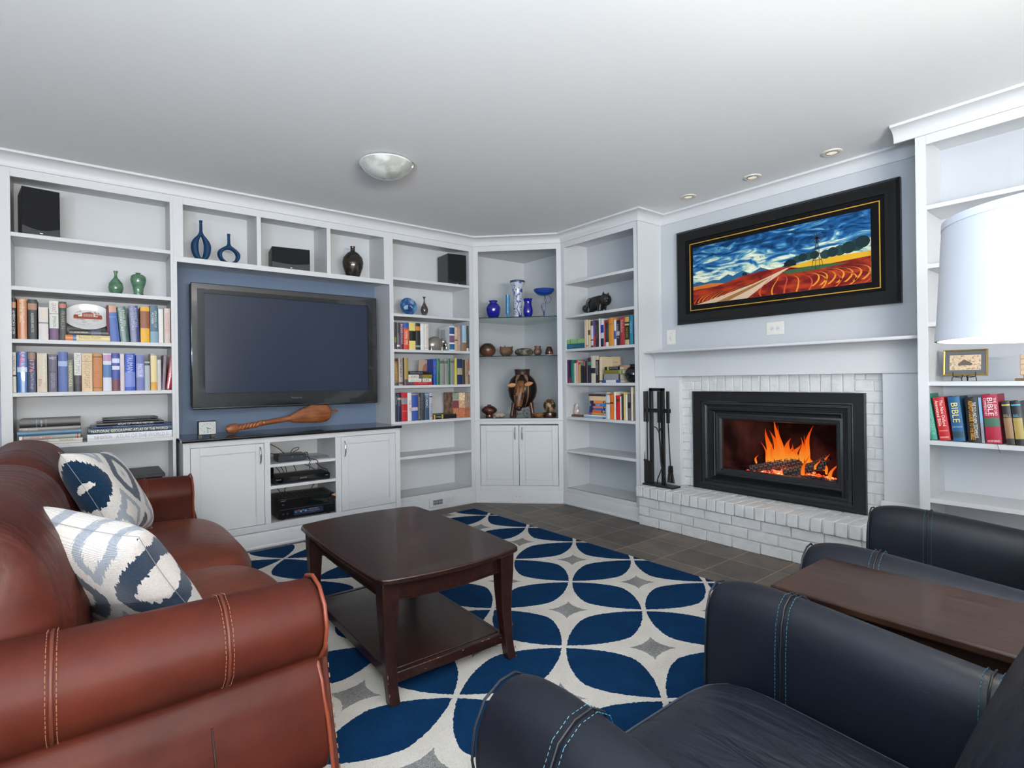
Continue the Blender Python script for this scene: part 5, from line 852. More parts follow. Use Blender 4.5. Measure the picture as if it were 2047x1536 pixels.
# corner cabinet objects
Z1, Z2, Z3 = 1.8113, 1.4328, .8288
COB = mat('0c1490', .06, spec=.7, coat=.8)
pot('cobalt_jar', 'D', .187, .09, Z1, [(.045, 0), (.048, .003), (.064, .04), (.072, .085), (.070, .11), (.052, .138), (.038, .148), (.036, .155), (.045, .168), (.047, .172), (.043, .172), (.033, .155)], COB, 'round cobalt blue glass jar leftmost on upper glass shelf')
o = pot('blue_tube_vase', 'D', .327, .12, Z1, [(.016, 0), (.017, .004), (.009, .018), (.012, .028), (.0205, .045), (.0222, .06), (.0222, .228), (.0225, .232), (.0195, .232), (.0195, .06), (.0001, .05)], mat('2c78a8', .08, spec=.7, coat=.5, var=('60a4c8', 6, .4, .7, (1, 1, .3))), 'slim light blue glass tube vase beside cobalt jar')
FLV = mat('c9ced8', .15, coat=.6, var=('4658a4', 21, .56, .60))
o = pot('trumpet_vase', 'D', .424, .15, Z1, [(.042, 0), (.044, .003), (.041, .02), (.042, .12), (.045, .22), (.052, .29), (.064, .335), (.074, .352), (.075, .366), (.0745, .372), (.070, .371), (.058, .33), (.046, .27)], FLV, 'tall white trumpet vase with blue floral painting')
m = MB(); m.lathe([(.0742, .352), (.0757, .357), (.0757, .368), (.0748, .373)], 32); m.build('blue_rim_band', mat('3c4c6c', .3), o)
m = MB(); rnd = random.Random(8)
m.tube([(.0445*sin(a_)*1.0, -.0445*cos(a_), z) for a_, z in ((.5, .0), (.35, .05), (-.1, .09), (.3, .14), (-.3, .19), (.2, .24), (.0, .30))], [.005, .0045, .004, .0035, .003, .002, .0015], 5)
for i in range(34):
    a_ = rnd.uniform(-.9, .9); z = rnd.uniform(.02, .31); r_ = .0445+(max(0, z-.22)*.12)
    m.ball((r_*sin(a_), -r_*cos(a_), z), (.006, .002, .005), 0, 6)
m.build('painted_branch', mat('34468c', .3), o)
pot('cobalt_vase', 'D', .530, .10, Z1, [(.03, 0), (.034, .004), (.046, .035), (.0494, .065), (.044, .10), (.037, .13), (.038, .155), (.046, .178), (.048, .183), (.045, .183), (.034, .15)], COB, 'small waisted cobalt vase between trumpet vase and bowl')
t = thing('pedestal_bowl', 'shallow blue glass bowl on twisted wire stem', 'bowl', None, 'D', (.690, .10, Z1))
m = MB(); m.lathe([(.001, .208), (.03, .208), (.07, .222), (.098, .25), (.104, .272), (.102, .273), (.094, .254), (.066, .23), (.001, .216)], 36); m.build('bowl', mat('103c94', .06, spec=.7, coat=.8), t, angle=70)
m = MB()
m.tube([(-.004, 0, .002), (-.002, 0, .03), (-.02, .004, .07), (-.034, 0, .10), (-.016, -.006, .085), (-.026, 0, .125), (-.004, .006, .10), (-.01, 0, .14), (.012, -.006, .115), (.016, 0, .15), (.004, .004, .165), (.01, 0, .208)], .0024, 6)
m.tube([(.002, 0, .002), (.004, 0, .05), (.016, 0, .09), (.012, .005, .13), (.036, .004, .135), (.062, 0, .15), (.07, 0, .175), (.058, 0, .2), (.042, 0, .216)], .0022, 6)
m.tube([(-.001, .003, .002), (.0, .004, .06), (-.028, .006, .11), (-.02, .003, .14), (.018, .003, .14), (.024, 0, .17), (.0, 0, .21)], .0022, 6)
m.tube([(-.003, 0, .0015), (-.003, 0, .06)], .005, 8)
m.lathe([(.016, 0), (.016, .002), (.004, .005)], 16)
m.build('wire_stem', mat('24356c', .3, .4), t)
DP = mat('38241d', .28, coat=.3, var=('7c4c34', 9, .42, .68))
o = pot('seed_jar', 'D', .122, .10, Z2, [(.04, 0), (.045, .002), (.074, .03), (.083, .062), (.076, .09), (.055, .115), (.034, .128), (.032, .130), (.028, .126), (.04, .112)], DP, 'largest dark reddish brown pot, leftmost on middle glass shelf', 'pot')
m = MB()
t = thing('lug_bowl', 'light brown clay bowl with four small rim lugs', 'bowl', None, 'D', (.306, .12, Z2))
CL = mat('7c5c46', .7, var=('5c4436', 14, .4, .6)); m.lathe([(.032, 0), (.038, .002), (.06, .025), (.068, .05), (.062, .07), (.056, .082), (.056, .092), (.051, .092), (.051, .07)], 32); m.build('bowl_body', CL, t, angle=70)
for a_ in (.25, 1.9, 2.9, 4.6): MB().tube([(.058*cos(a_), .058*sin(a_), .074), (.064*cos(a_), .064*sin(a_), .09), (.056*cos(a_), .056*sin(a_), .104)], [.006, .006, .003], 8).build('rim_lug', CL, t)
pot('flat_pot', 'D', .483, .12, Z2, [(.05, 0), (.06, .002), (.085, .018), (.0932, .038), (.084, .058), (.062, .072), (.034, .077), (.030, .072), (.028, .06)], mat('40392f', .5, var=('8c8474', 34, .45, .6)), 'flattened dark patterned pot in the middle of glass shelf', 'pot')
pot('small_urn', 'D', .619, .12, Z2, [(.022, 0), (.026, .002), (.038, .022), (.0415, .042), (.036, .062), (.028, .072), (.03, .08), (.034, .09), (.034, .095), (.028, .095), (.025, .075)], mat('7c584a', .4, .3, var=('4c5450', 18, .45, .6)), 'small copper and grey urn right of flattened pot', 'pot')
o = pot('tapered_pot', 'D', .733, .10, Z2, [(.03, 0), (.038, .004), (.0417, .022), (.036, .05), (.026, .078), (.020, .086), (.016, .086), (.022, .07)], mat('3a1a16', .15, coat=.6, var=('7c3c24', 20, .5, .65)), 'small dark red tapered pot, rightmost on middle glass shelf', 'pot')
MB().lathe([(.024, .0005), (.0425, .001), (.0425, .006), (.03, .0065)], 24).build('pale_foot_ring', mat('c8ccd0', .3), o)
pot('lidded_jar', 'D', .131, .10, Z3, [(.036, 0), (.04, .003), (.034, .02), (.036, .028), (.07, .05), (.0796, .068), (.076, .082), (.045, .108), (.022, .116), (.018, .118), (.018, .126), (.012, .126), (.012, .116)], mat('3c1c12', .2, coat=.6, var=('5c2c1c', 18, .4, .6)), 'squat dark brown footed jar, leftmost on lowest glass', 'pot')
pot('cream_dish', 'D', .242, .05, Z3, [(.03, 0), (.04, .002), (.058, .016), (.064, .030), (.060, .032), (.045, .043), (.0, .048)], mat('c9bca4', .35, var=('8c8474', 60, .5, .56)), 'cream lidded dish with grey speckled top', 'dish')
pot('brown_dish', 'D', .622, .07, Z3, [(.03, 0), (.036, .002), (.054, .02), (.0614, .036), (.058, .036), (.048, .02), (.0, .008)], mat('6c4222', .35, var=('9c6c3c', 12, .4, .6)), 'shallow brown dish in front of the gourd pot', 'dish')
o = tag(MB().lathe([(.052, 0), (.067, .003), (.070, .02), (.066, .04), (.05, .046), (.0, .046)], 28).build('wooden_stand', mat('3c1a12', .25, coat=.4), None, at('D', .728, .125, Z3+.0004), angle=50), 'dark red wooden stand carrying the round gourd pot', 'stand')
GP = mat('3c2a1c', .35, var=('a88c64', 26, .48, .58))
pot('gourd_pot', 'D', .728, .125, Z3+.047, [(.02, 0), (.03, .003), (.052, .028), (.0616, .06), (.056, .09), (.034, .118), (.014, .128), (.013, .138), (.010, .138), (.010, .128)], GP, 'round carved gourd pot on dark wooden stand', 'pot')
# cow drum pot
t = thing('cow_pot', 'carved wooden pot shaped like a cow with head, ears and legs', 'carved pot', None, 'D', (.455, .20, Z3))
BD = bpy.data.materials.new('carved_panels'); BD.use_nodes = True
n = BD.node_tree.nodes; l = BD.node_tree.links; b = n['Principled BSDF']; b.inputs['Roughness'].default_value = .32
tc = n.new('ShaderNodeTexCoord'); sp = n.new('ShaderNodeSeparateXYZ'); l.new(tc.outputs['Object'], sp.inputs[0])
at2 = n.new('ShaderNodeMath'); at2.operation = 'ARCTAN2'; l.new(sp.outputs['Y'], at2.inputs[0]); l.new(sp.outputs['X'], at2.inputs[1])
mu = n.new('ShaderNodeMath'); mu.operation = 'MULTIPLY_ADD'; mu.inputs[1].default_value = 7; mu.inputs[2].default_value = 1.2; l.new(at2.outputs[0], mu.inputs[0])
co = n.new('ShaderNodeMath'); co.operation = 'COSINE'; l.new(mu.outputs[0], co.inputs[0])
za = n.new('ShaderNodeMapRange'); za.inputs[1].default_value = .36; za.inputs[2].default_value = .43; za.inputs[3].default_value = 0; za.inputs[4].default_value = 1.2; l.new(sp.outputs['Z'], za.inputs[0])
sm = n.new('ShaderNodeMath'); l.new(co.outputs[0], sm.inputs[0]); l.new(za.outputs[0], sm.inputs[1])
cr = n.new('ShaderNodeValToRGB'); e = cr.color_ramp.elements; cr.color_ramp.interpolation = 'CONSTANT'; e[0].color = lin('1d1210'); e[1].position = .95; e[1].color = lin('8c6a50')
l.new(sm.outputs[0], cr.inputs[0]); l.new(cr.outputs[0], b.inputs['Base Color'])
CH = .468; 
m = MB(); m.lathe([(.001, .085), (.03, .088), (.065, .10), (.10, .14), (.135, .20), (.149, .26), (.143, .32), (.118, .375), (.088, .405), (.074, .42)], 40); m.build('pot_body', BD, t, angle=80)
m = MB(); m.lathe([(.074, .415), (.074, .445), (.077, .462), (.081, .470), (.079, .474), (.07, .474), (.066, .44)], 36); m.build('pot_neck', mat('2a1a17', .4, var=('4c302a', 20, .4, .6, (1, 1, 8))), t, angle=60)
LGM = mat('5c2c1c', .35, coat=.3)
for (x, y, x2, y2) in ((-.085, -.03, -.105, -.06), (.085, -.03, .11, -.05), (-.08, .06, -.095, .09), (.08, .06, .095, .09)):
    MB().tube([(x, y, .135), ((x+x2)/2, (y+y2)/2, .07), (x2, y2, .0)], [.026, .02, .022], 10).build('leg', LGM, t)
HM = mat('8c5c34', .4, var=('3c2416', 16, .42, .62, (3, 1, 1)))
m = MB(); sec = [(0, -.10, .365, .018, .015), (-.004, -.125, .35, .036, .028), (-.01, -.155, .31, .045, .036), (-.014, -.175, .26, .050, .038), (-.017, -.185, .22, .052, .036), (-.019, -.19, .17, .046, .034), (-.02, -.188, .12, .036, .03), (-.02, -.182, .088, .030, .028), (-.02, -.175, .078, .016, .018)]
m.loft([[(x+rx*cos(a_), y+ry*sin(a_), z) for a_ in [2*pi*j/18 for j in range(18)]] for x, y, z, rx, ry in sec]); m.build('head', HM, t)
m = MB(); m.ball((-.02, -.195, .092), (.032, .030, .026), 0, 16); m.build('muzzle', mat('1c100c', .3), t)
for sx_, rz in ((-1, .2), (1, -.1)):
    m = MB(); xc = -.006+sx_*.085
    m.loft([[(xc+sx_*(s_-.5)*.085, -.15-.01*s_+w_*.4*sin(a_), .318+s_*(.018 if sx_ > 0 else -.004)+w_*cos(a_)) for a_ in [2*pi*j/10 for j in range(10)]] for s_, w_ in ((0, .008), (.2, .018), (.5, .023), (.8, .014), (1, .002))]); m.build('ear', mat('c08858', .5), t)
for sx_ in (-1, 1): MB().ball((-.014+sx_*.036, -.206, .232), (.013, .007, .012), 0, 12).build('eye', mat('0c0807', .15), t)
# wire bicycle
t = thing('wire_bicycle', 'tiny dark wire bicycle model in front of the cow pot', 'model bicycle', None, 'D', (.446, .05, Z3))
WM = mat('26282a', .35, .8)
for x in (-.062, .066):
    m = MB(); m.tube([(x+.036*cos(a_), 0, .038+.036*sin(a_)) for a_ in [2*pi*i/28 for i in range(28)]], .0018, 6, closed=True)
    for i in range(4): m.tube([(x+.034*cos(i*pi/4), 0, .038+.034*sin(i*pi/4)), (x-.034*cos(i*pi/4), 0, .038-.034*sin(i*pi/4))], .0007, 4)
    m.build('wheel', WM, t)
m = MB(); m.tube([(-.062, 0, .038), (-.02, 0, .064), (.04, 0, .066), (.066, 0, .038)], .0018, 6); m.tube([(-.02, 0, .066), (.0, 0, .03), (.04, 0, .064)], .0016, 6); m.tube([(-.062, 0, .038), (.0, 0, .03)], .0016, 6); m.tube([(.04, 0, .064), (.036, 0, .082), (.046, -.014, .086)], .0016, 6); m.tube([(-.034, 0, .074), (-.008, 0, .076)], .003, 6); m.build('bicycle_frame', WM, t)
# ---- B bay figurines
t = thing('cat_figurine', 'black carved cat figurine with ridged stripes on upper shelf', 'figurine', None, 'B', (-3.405, .12, SH[2]), radians(4))
CK = mat('141413', .32, coat=.3, var=('2e2c2a', 13, .45, .6, (5, .3, .8)))
m = MB(); m.ball((-.05, 0, .085), (.075, .05, .062), 0, 24); m.ball((.03, 0, .10), (.08, .052, .064), 0, 24); m.ball((-.01, 0, .098), (.07, .052, .062), 0, 24)
for x, y in ((-.085, -.028), (-.085, .028), (.05, -.03), (.05, .03)): m.tube([(x, y, .07), (x-.004, y, .0215), (x+.004, y, .0)], [.028, .022, .024], 12)
m.ball((.105, -.012, .112), (.052, .052, .056), 0, 24); m.ball((.128, -.034, .095), (.026, .026, .02), 0, 16)
for y, s_ in ((-.04, 1), (.024, 1)): m.tube([(.098, y, .145), (.104, y*1.15, .186)], [.018, .003], 10)
m.ball((-.145, 0, .06), (.034, .03, .036), 0, 18)
m.build('cat_body', CK, t, remesh=.0045)
for i in range(6):
    x = -.095+i*.03; rr_ = .066-.002*abs(i-2.5)
    MB().tube([(x+.01*sin(a_), -.0535*cos(a_)*(1-.0*i) if True else 0, .088+i*.0025+rr_*sin(a_)) for a_ in [radians(q_) for q_ in range(-30, 200, 23)]], .0035, 6).build('carved_stripe', mat('2c2b2a', .4), t)
for y in (-.045, -.008): MB().ball((.146, y, .122), (.008, .008, .008), 0, 10).build('eye', mat('5c5c58', .2), t)
t = thing('crystal_bird', 'clear crystal bird on a small wooden slab', 'figurine', None, 'B', (-3.672, .10, SH[5]))
m = MB(); m.prism([(-.065, -.022), (-.02, -.03), (.05, -.026), (.085, -.012), (.075, .014), (.01, .024), (-.055, .02)], .0005, .018); m.build('wooden_slab', mat('6c4a34', .6, bump=(40, .5)), t, bevel=.004)
m = MB(); m.lathe([(.012, .017), (.026, .022), (.034, .045), (.030, .07), (.02, .088), (.018, .10), (.021, .112), (.014, .124), (.001, .128)], 20, 0, sy=.8); m.build('bird_body', mat('d9c9c4', .08, spec=.9, coat=.8, var=('9c8c88', 30, .4, .6)), t)
m = MB(); m.tube([(-.018, 0, .112), (-.034, 0, .108)], [.006, .001], 8); m.build('beak', mat('9c8474', .2), t)
pot('black_vase', 'B', -2.982, .10, SH[4], [(.034, 0), (.04, .003), (.066, .03), (.079, .065), (.074, .10), (.05, .128), (.032, .138), (.030, .144), (.038, .158), (.035, .158), (.024, .14)], mat('0c0c10', .1, coat=.8), 'round glossy black vase at right end of shelf')
pot('tan_pot', 'B', -3.095, .13, SH[4], [(.04, 0), (.045, .003), (.046, .07), (.05, .1), (.062, .145), (.064, .152), (.058, .152), (.04, .1)], mat('a8866c', .6, var=('c4a894', 8, .4, .6)), 'tan clay pot behind the glossy black vase', 'pot')
# front-facing books and the box
def slabbook(fr, u, d, z, w, h, th, rot, tilt, col, name, label, cat='book', deco=None, spine=None):
    t = thing(name, label, cat, None, fr, (u, d, z+.001), rot, RX(radians(-tilt)))
    o = MB().box(-w/2, w/2, 0, th, 0, h).build('cover', mat(col, .4) if isinstance(col, str) else col, t, bevel=.0015)
    if th > .008: MB().box(-w/2+.003, w/2+.0006, .003, th-.003, .003, h+.0005).build('page_block', PAGE, t)
    if deco: deco(t, w, h)
    return t
def d_portrait(t, w, h):
    m = MB(); m.ball((.012, -.0005, h*.62), (w*.30, .0012, h*.26), 0, 18); m.build('portrait_face', mat('9c6450', .5), t)
    m = MB(); m.prism([(-w*.28, .001), (w*.44, .001), (w*.40, h*.30), (w*.1, h*.42), (-w*.15, h*.34)], -.0008, -.0002, axis='y'); m.build('portrait_shirt', mat('5c4444', .5), t)
slabbook('A', 2.548, .17, SH[4], .15, .235, .022, 0, -6, 'b9a08c', 'biography_book', 'large book facing outward with a man portrait on cover', deco=d_portrait)
def d_photo(t, w, h):
    for (a, b_, c_, e_, col) in ((.05, .45, .42, .9, '6c6c6c'), (.4, .8, .3, .88, '2c2c2e'), (.1, .9, .08, .34, '3c3c44'), (.7, .95, .4, .7, 'a0a0a4')):
        MB().prism([(-w/2+a*w, c_*h), (-w/2+b_*w, c_*h), (-w/2+b_*w*.96, e_*h), (-w/2+a*w*1.1, e_*h)], -.0012-a*.0006, -.0002, axis='y').build('photo_patch', mat(col, .5), t)
slabbook('A', 2.752, .10, SH[3], .14, .228, .03, radians(-38), 0, '94949a', 'photo_book', 'book turned outward showing black and white photographs', deco=d_photo)
slabbook('A', 2.655, .13, SH[4], .04, .11, .05, 0, 0, '1a2440', 'small_navy_book', 'small navy book squeezed behind the flat stack')
def d_cover(t, w, h):
    m = MB(); put_text(m, 'GREAT SPIRITS', (0, -.0006, h*.78), (1, 0, 0), (0, 0, 1), w*.7, .012); m.build('title', mat('8c6c4c', .5), t, fix=False)
slabbook('B', -3.27, .19, SH[4], .15, .235, .02, 0, -5, 'd9bf98', 'cream_cover_book', 'plain cream book facing outward behind the flat stack', deco=d_cover)
# patchwork art box: slipcase of three volumes
BX = mat('7c5440', .55, var=('b88c68', 17, .40, .60))
t = thing('art_box', 'boxed set covered in battle paintings at right of shelf', 'box', None, 'A', (2.878, .035, SH[5]+.0005), radians(-7))
MB().box(-.10, .094, .004, .21, 0, .242).build('box_body', BX, t, bevel=.001)
for i, (c0, c1, c2) in enumerate((('7c8478', '6c3038', 'a8684a'), ('c8b490', 'b89474', 'a86444'), ('7c6c60', '8c7464', '8c5438'))):
    x0 = -.099+i*.0645; 
    for j, (cc, z0, z1) in enumerate(((c2, 0, .095), (c1, .095, .165), (c0, .165, .242))):
        MB().box(x0, x0+.063, -.0005, .004, z0+.0005, z1-.0005).build('volume_spine', mat(cc, .5, var=(hexmix(cc, 1.25), 60, .45, .6)), t)
# silver animal
t = thing('silver_animal', 'silver animal figurine with smooth domed back', 'figurine', None, 'A', (2.635, .085, SH[3]), radians(-4))
m = MB(); m.ball((-.025, 0, .055), (.085, .055, .080), 0, 28); m.build('domed_back', mat('8c867c', .22, .35, coat=.5), t)
SV = mat('b9b6ae', .16, 1)
m = MB(); m.ball((.062, -.01, .085), (.030, .028, .030), 0, 16); m.ball((.084, -.016, .058), (.018, .018, .026), 0, 14)
m.tube([(.05, -.02, .108), (.046, -.03, .124)], [.010, .004], 8); m.tube([(.066, .015, .108), (.066, .02, .124)], [.010, .004], 8); m.tube([(.084, -.016, .06), (.09, -.02, .03), (.08, -.022, .012)], [.016, .012, .009], 10); m.build('head', SV, t, remesh=.004)
for x, y in ((-.075, -.03), (-.07, .03), (.035, -.032), (.04, .03)): MB().lathe([(.019, 0), (.018, .015), (.014, .035)], 14, 0, None, (x, y)).build('foot', SV, t)
# R bay objects
t = thing('framed_etching', 'small gold framed etching standing on a wire easel', 'picture', None, 'R', (-.762, .125, 1.1905), radians(3), RX(radians(-8)))
ZZ = -1
E_ = (-.094, .094, 0, .142); mb = MB()
rr2(mb, [(E_, .012), (E_, -.002), (ins(E_, .003), -.006), (ins(E_, .008), -.003), (ins(E_, .010), .002)]); mb.build('frame', mat('c8a860', .25, .8), t, fix=False)
MB().box(-.088, .088, .001, .012, .006, .136).build('mat_board', mat('55585e', .7), t)
MB().box(-.066, .066, -.0002, .001, .030, .112).build('print', mat('cdb496', .7, var=('8c7c68', 70, .52, .62)), t)
m = MB(); m.prism([(-.03, .065), (-.004, .088), (.03, .066), (.03, .056), (-.03, .054)], -.0006, -.0003, axis='y'); rnd = random.Random(6)
for i in range(60):
    x, z = rnd.uniform(-.06, .06), rnd.gauss(.066, .011); m.prism([(x, z), (x+rnd.uniform(.003, .01), z+.0004), (x+.003, z+rnd.uniform(.001, .003))], -.0008, -.0003, axis='y')
m.build('etched_cottage', mat('5c5248', .8), t)
t = thing('picture_easel', 'small dark wire easel holding the framed etching', 'easel', None, 'R', (-.762, .12, 1.1595), radians(3))
EA = mat('2c2620', .4, .6); m = MB()
for sx_ in (-1, 1):
    m.tube([(sx_*.012, .004, .001), (sx_*.014, .0, .018), (sx_*.03, -.004, .022), (sx_*.045, -.012, .024), (sx_*.05, -.018, .020), (sx_*.052, -.02, .001)], .0022, 6)
    m.tube([(sx_*.045, -.012, .024), (sx_*.048, -.017, .034), (sx_*.047, -.016, .05)], .002, 6)
    m.tube([(sx_*.012, .004, .016), (sx_*.004, .03, .10), (0, .075, .001)], .002, 6)
m.tube([(-.045, -.006, .026), (.045, -.006, .026)], .002, 6); m.build('easel_wire', EA, t)
t = thing('stone_sculpture', 'pale stacked stone piece on wooden base at frame edge', 'sculpture', None, 'R', (-.515, .12, 1.1595))
MB().box(-.04, .04, -.04, .04, 0, .014).build('wooden_base', mat('6c4c34', .4), t, bevel=.002)
m = MB()
for i in range(4): m.box(-.024, .024, -.02, .02, .03+i*.027, .054+i*.027)
m.build('pale_blocks', mat('c9a98c', .6), t, bevel=.003); MB().box(-.012, .03, -.01, .01, .014, .03).build('dark_joint', mat('14181c', .4), t)
# ------------------------------------------------------------------ television and countertop things
t = thing('television', 'large black flat screen television hung in the blue niche', 'television', None, 'A', (1.336, .148, 1.009))
TB = mat('08080a', .12, spec=.6, coat=.5); Wt, Ht = .7185, .932
MB().box(-Wt, Wt, .010, .085, .02, Ht).build('rear_housing', mat('101012', .5), t, bevel=.01)
mb = MB(); OT = (-Wt, Wt, .012, Ht); IN = (-Wt+.085, Wt-.080, .118, Ht-.072)
rr2(mb, [(OT, .012), (OT, .002), (ins(OT, .004), 0), (ins(OT, .040), .001), (IN, .004), ((IN[0]+.002, IN[1]-.002, IN[2]+.002, IN[3]-.002), .010)]); mb.build('bezel', TB, t, fix=False)
MB().box(IN[0], IN[1], .0095, .0115, IN[2], IN[3]).build('screen', mat('2a3244', .2, spec=.3), t)
mb = MB(); mb.loft([[(x, d, z) for d, z in ((.012, .014), (-.001, .014), (-.002, .006), (.004, .0), (.012, .0))] for x in (-Wt+.004, Wt-.004)], smooth=False); mb.build('lower_trim', mat('3a3c40', .12, .6), t)
mb = MB(); put_text(mb, 'Panasonic', (.02, -.0012, .070), (1, 0, 0), (0, 0, 1), .085, .014); put_text(mb, 'VIERA', (-Wt+.105, -.0012, Ht-.042), (1, 0, 0), (0, 0, 1), .034, .008); mb.build('brand_lettering', mat('74777c', .4), t, fix=False)
MB().box(-.25, .25, .085, .168, .2, .7).build('wall_mount', mat('1c1c1e', .5), t)
t = thing('desk_clock', 'small black clock with square white face on the countertop', 'clock', None, 'A', (.682, -.05, .822), radians(0))
MB().box(-.056, .056, 0, .055, .018, .112).build('case', mat('121212', .4), t, bevel=.002)
for x in (-.045, .035): MB().box(x-.012, x+.012, .006, .05, 0, .019).build('foot', mat('0e0e0e', .4), t)
MB().box(-.052, .052, -.0015, .001, .021, .108).build('dial', mat('c3c7c4', .5), t)
mb = MB()
for i in range(12):
    a_ = pi/2-i*pi/6; mb.box(.036*cos(a_)*1.12-.0022, .036*cos(a_)*1.12+.0022, -.0022, -.0015, .0645+.031*sin(a_)-.003, .0645+.031*sin(a_)+.003)
mb.build('numerals', mat('7c807c', .5), t)
mb = MB(); mb.tube([(0, -.003, .0645), (.003, -.003, .029)], .0011, 6); mb.tube([(0, -.003, .0645), (.022, -.003, .058)], .0016, 6); mb.ball((0, -.003, .0645), .0032, 0, 8); mb.tube([(0, -.003, .0645), (-.008, -.003, .068)], .0012, 6); mb.build('hands', mat('26261e', .4), t)
# carved wooden paddle
CW = mat('7c4426', .35, coat=.25, bump=(70, .9), var=('a2623a', 9, .35, .65, (1, 1, 4)))
p0 = Vector((.815, .06, .861)); p1 = Vector((1.71, .19, .955)); ax = (p1-p0); Lc = ax.length
def CP(s_): return p0+ax*s_
t = thing('carved_paddle', 'long carved reddish wooden paddle resting on the countertop', 'carving', None, 'A')
def csec(s_, hw, th, dz=0, dy=0, k=16):
    c_ = CP(s_); zz = Vector((-.10, 0, 1)).normalized()
    return [tuple(c_+zz*(hw*cos(a_)+dz)+Vector((0, th*sin(a_)+dy, 0))) for a_ in [2*pi*j/k for j in range(k)]]
m = MB(); m.loft([csec(s_, h_, t_, z_) for s_, h_, t_, z_ in ((0, .006, .008, -.002), (.015, .027, .022, -.004), (.045, .036, .026, -.004), (.08, .034, .024, .0), (.105, .02, .018, -.004), (.115, .013, .013, -.008))]); m.build('carved_head', CW, t)
m = MB(); m.tube([tuple(CP(.10+.16*i/24)+Vector((0, .013*sin(i*.75), .013*cos(i*.75)-.004))) for i in range(25)], .0125, 10); m.tube([tuple(CP(.10+.16*i/24)+Vector((0, -.013*sin(i*.75), -.013*cos(i*.75)-.004))) for i in range(25)], .0115, 10); m.build('twisted_figures', CW, t)
m = MB(); m.loft([csec(s_, h_, h_) for s_, h_ in ((.255, .010), (.262, .02), (.285, .024), (.30, .019), (.31, .023), (.32, .019), (.33, .019), (.42, .020), (.53, .021), (.545, .024))]); m.build('round_shaft', CW, t)
m = MB(); m.loft([csec(s_, h_, t_, z_) for s_, h_, t_, z_ in ((.535, .022, .02, 0), (.56, .036, .022, .0), (.60, .045, .022, .002), (.68, .06, .022, .006), (.76, .077, .022, .008), (.82, .083, .022, .006), (.87, .078, .02, .002), (.905, .06, .018, .0), (.925, .035, .014, .0), (.93, .012, .01, .0))]); m.build('broad_blade', CW, t)
m = MB(); m.loft([csec(s_, h_, h_) for s_, h_ in ((.92, .010), (.95, .0105), (.985, .0095), (1.0, .002))]); m.build('end_peg', CW, t)
# ------------------------------------------------------------------ electronics in the base cabinet
BK = mat('0d0d0f', .28, spec=.5, bump=(200, .05)); LB = mat('b8bcc4', .4)
t = thing('cable_box', 'small black cable box on upper shelf of media cabinet', 'cable box', None, 'A', (1.243, -.10, .5978), radians(-3))
MB().box(-.104, .104, 0, .16, .004, .05).build('case', BK, t, bevel=.003); MB().box(-.100, .100, -.002, .001, .007, .045).build('front_panel', mat('3a3e46', .2), t)
m = MB(); m.box(-.004, .004, -.003, -.0019, .030, .038); m.box(.06, .075, -.003, -.0019, .03, .034); m.build('indicator_marks', mat('6c7078', .4), t)
MB().box(-.09, .09, .02, .15, 0, .005).build('foot', BK, t)
t = thing('disc_player', 'slim black disc player on middle shelf of media cabinet', 'disc player', None, 'A', (1.302, -.135, .4378), radians(-2))
MB().box(-.21, .21, 0, .20, .005, .052).build('case', BK, t, bevel=.003); MB().box(-.21, .21, -.004, .0, .008, .050).build('front_panel', mat('060608', .08, coat=.8), t); MB().box(-.205, .205, -.012, 0, .002, .007).build('silver_lip', mat('9ca4ac', .2, 1), t)
m = MB(); put_text(m, 'BLU-RAY DISC', (.01, -.0045, .034), (1, 0, 0), (0, 0, 1), .05, .008); put_text(m, 'Panasonic', (-.17, -.0045, .036), (1, 0, 0), (0, 0, 1), .036, .006); put_text(m, 'VIERA', (.185, -.0045, .034), (1, 0, 0), (0, 0, 1), .02, .006); m.build('lettering', LB, t, fix=False)
for x in (-.17, .17): MB().box(x-.02, x+.02, .03, .16, 0, .006).build('foot', BK, t)
t = thing('av_receiver', 'big black audio receiver at bottom of media cabinet', 'receiver', None, 'A', (1.337, -.135, .1665), radians(-2))
MB().box(-.2125, .2125, 0, .27, .012, .158).build('case', BK, t, bevel=.003); MB().box(-.2125, .2125, -.008, .0, .012, .158).build('front_panel', mat('0a0a0c', .2), t, bevel=.002)
MB().box(-.20, .20, -.0095, -.0075, .078, .081).build('panel_line', mat('4c4c50', .3, .6), t)
m = MB()
for i in range(9):
    for j in range(3): m.box(-.18+i*.041, -.15+i*.041, .04+j*.07, .10+j*.07-.012, .1575, .159)
m.build('top_vent', mat('26262a', .5), t)
m = MB(); m.prism([(-.01, .095), (.16, .095), (.16, .135), (-.01, .135)], -.0095, -.008, axis='y'); m.build('display', mat('08100c', .05, coat=.8), t)
m = MB(); m.box(-.10, .12, -.0088, -.0079, .028, .068); m.build('feature_sticker', mat('121c38', .4), t)
m = MB(); cols = []
put_text(m, 'ONKYO', (-.175, -.0095, .145), (1, 0, 0), (0, 0, 1), .035, .006, 0)
put_text(m, 'HDMI 3D READY', (.045, -.0095, .060), (1, 0, 0), (0, 0, 1), .07, .009, 0); put_text(m, 'THX DOLBY TRUE HD', (.045, -.0095, .046), (1, 0, 0), (0, 0, 1), .09, .007, 0); put_text(m, 'NETWORK', (.04, -.0095, .035), (1, 0, 0), (0, 0, 1), .04, .006, 1)
for i, k_ in enumerate((1, 2, 3, 1, 3)): m.box(-.092+i*.018, -.078+i*.018, -.0095, -.0087, .045+(.008 if i % 2 else 0), .058+(.006 if i % 2 else 0), k_)
m.build('lettering', [LB, mat('4c7cc0', .4), mat('c04c34', .4), mat('8c9cc8', .4)], t, fix=False)
m = MB(); 
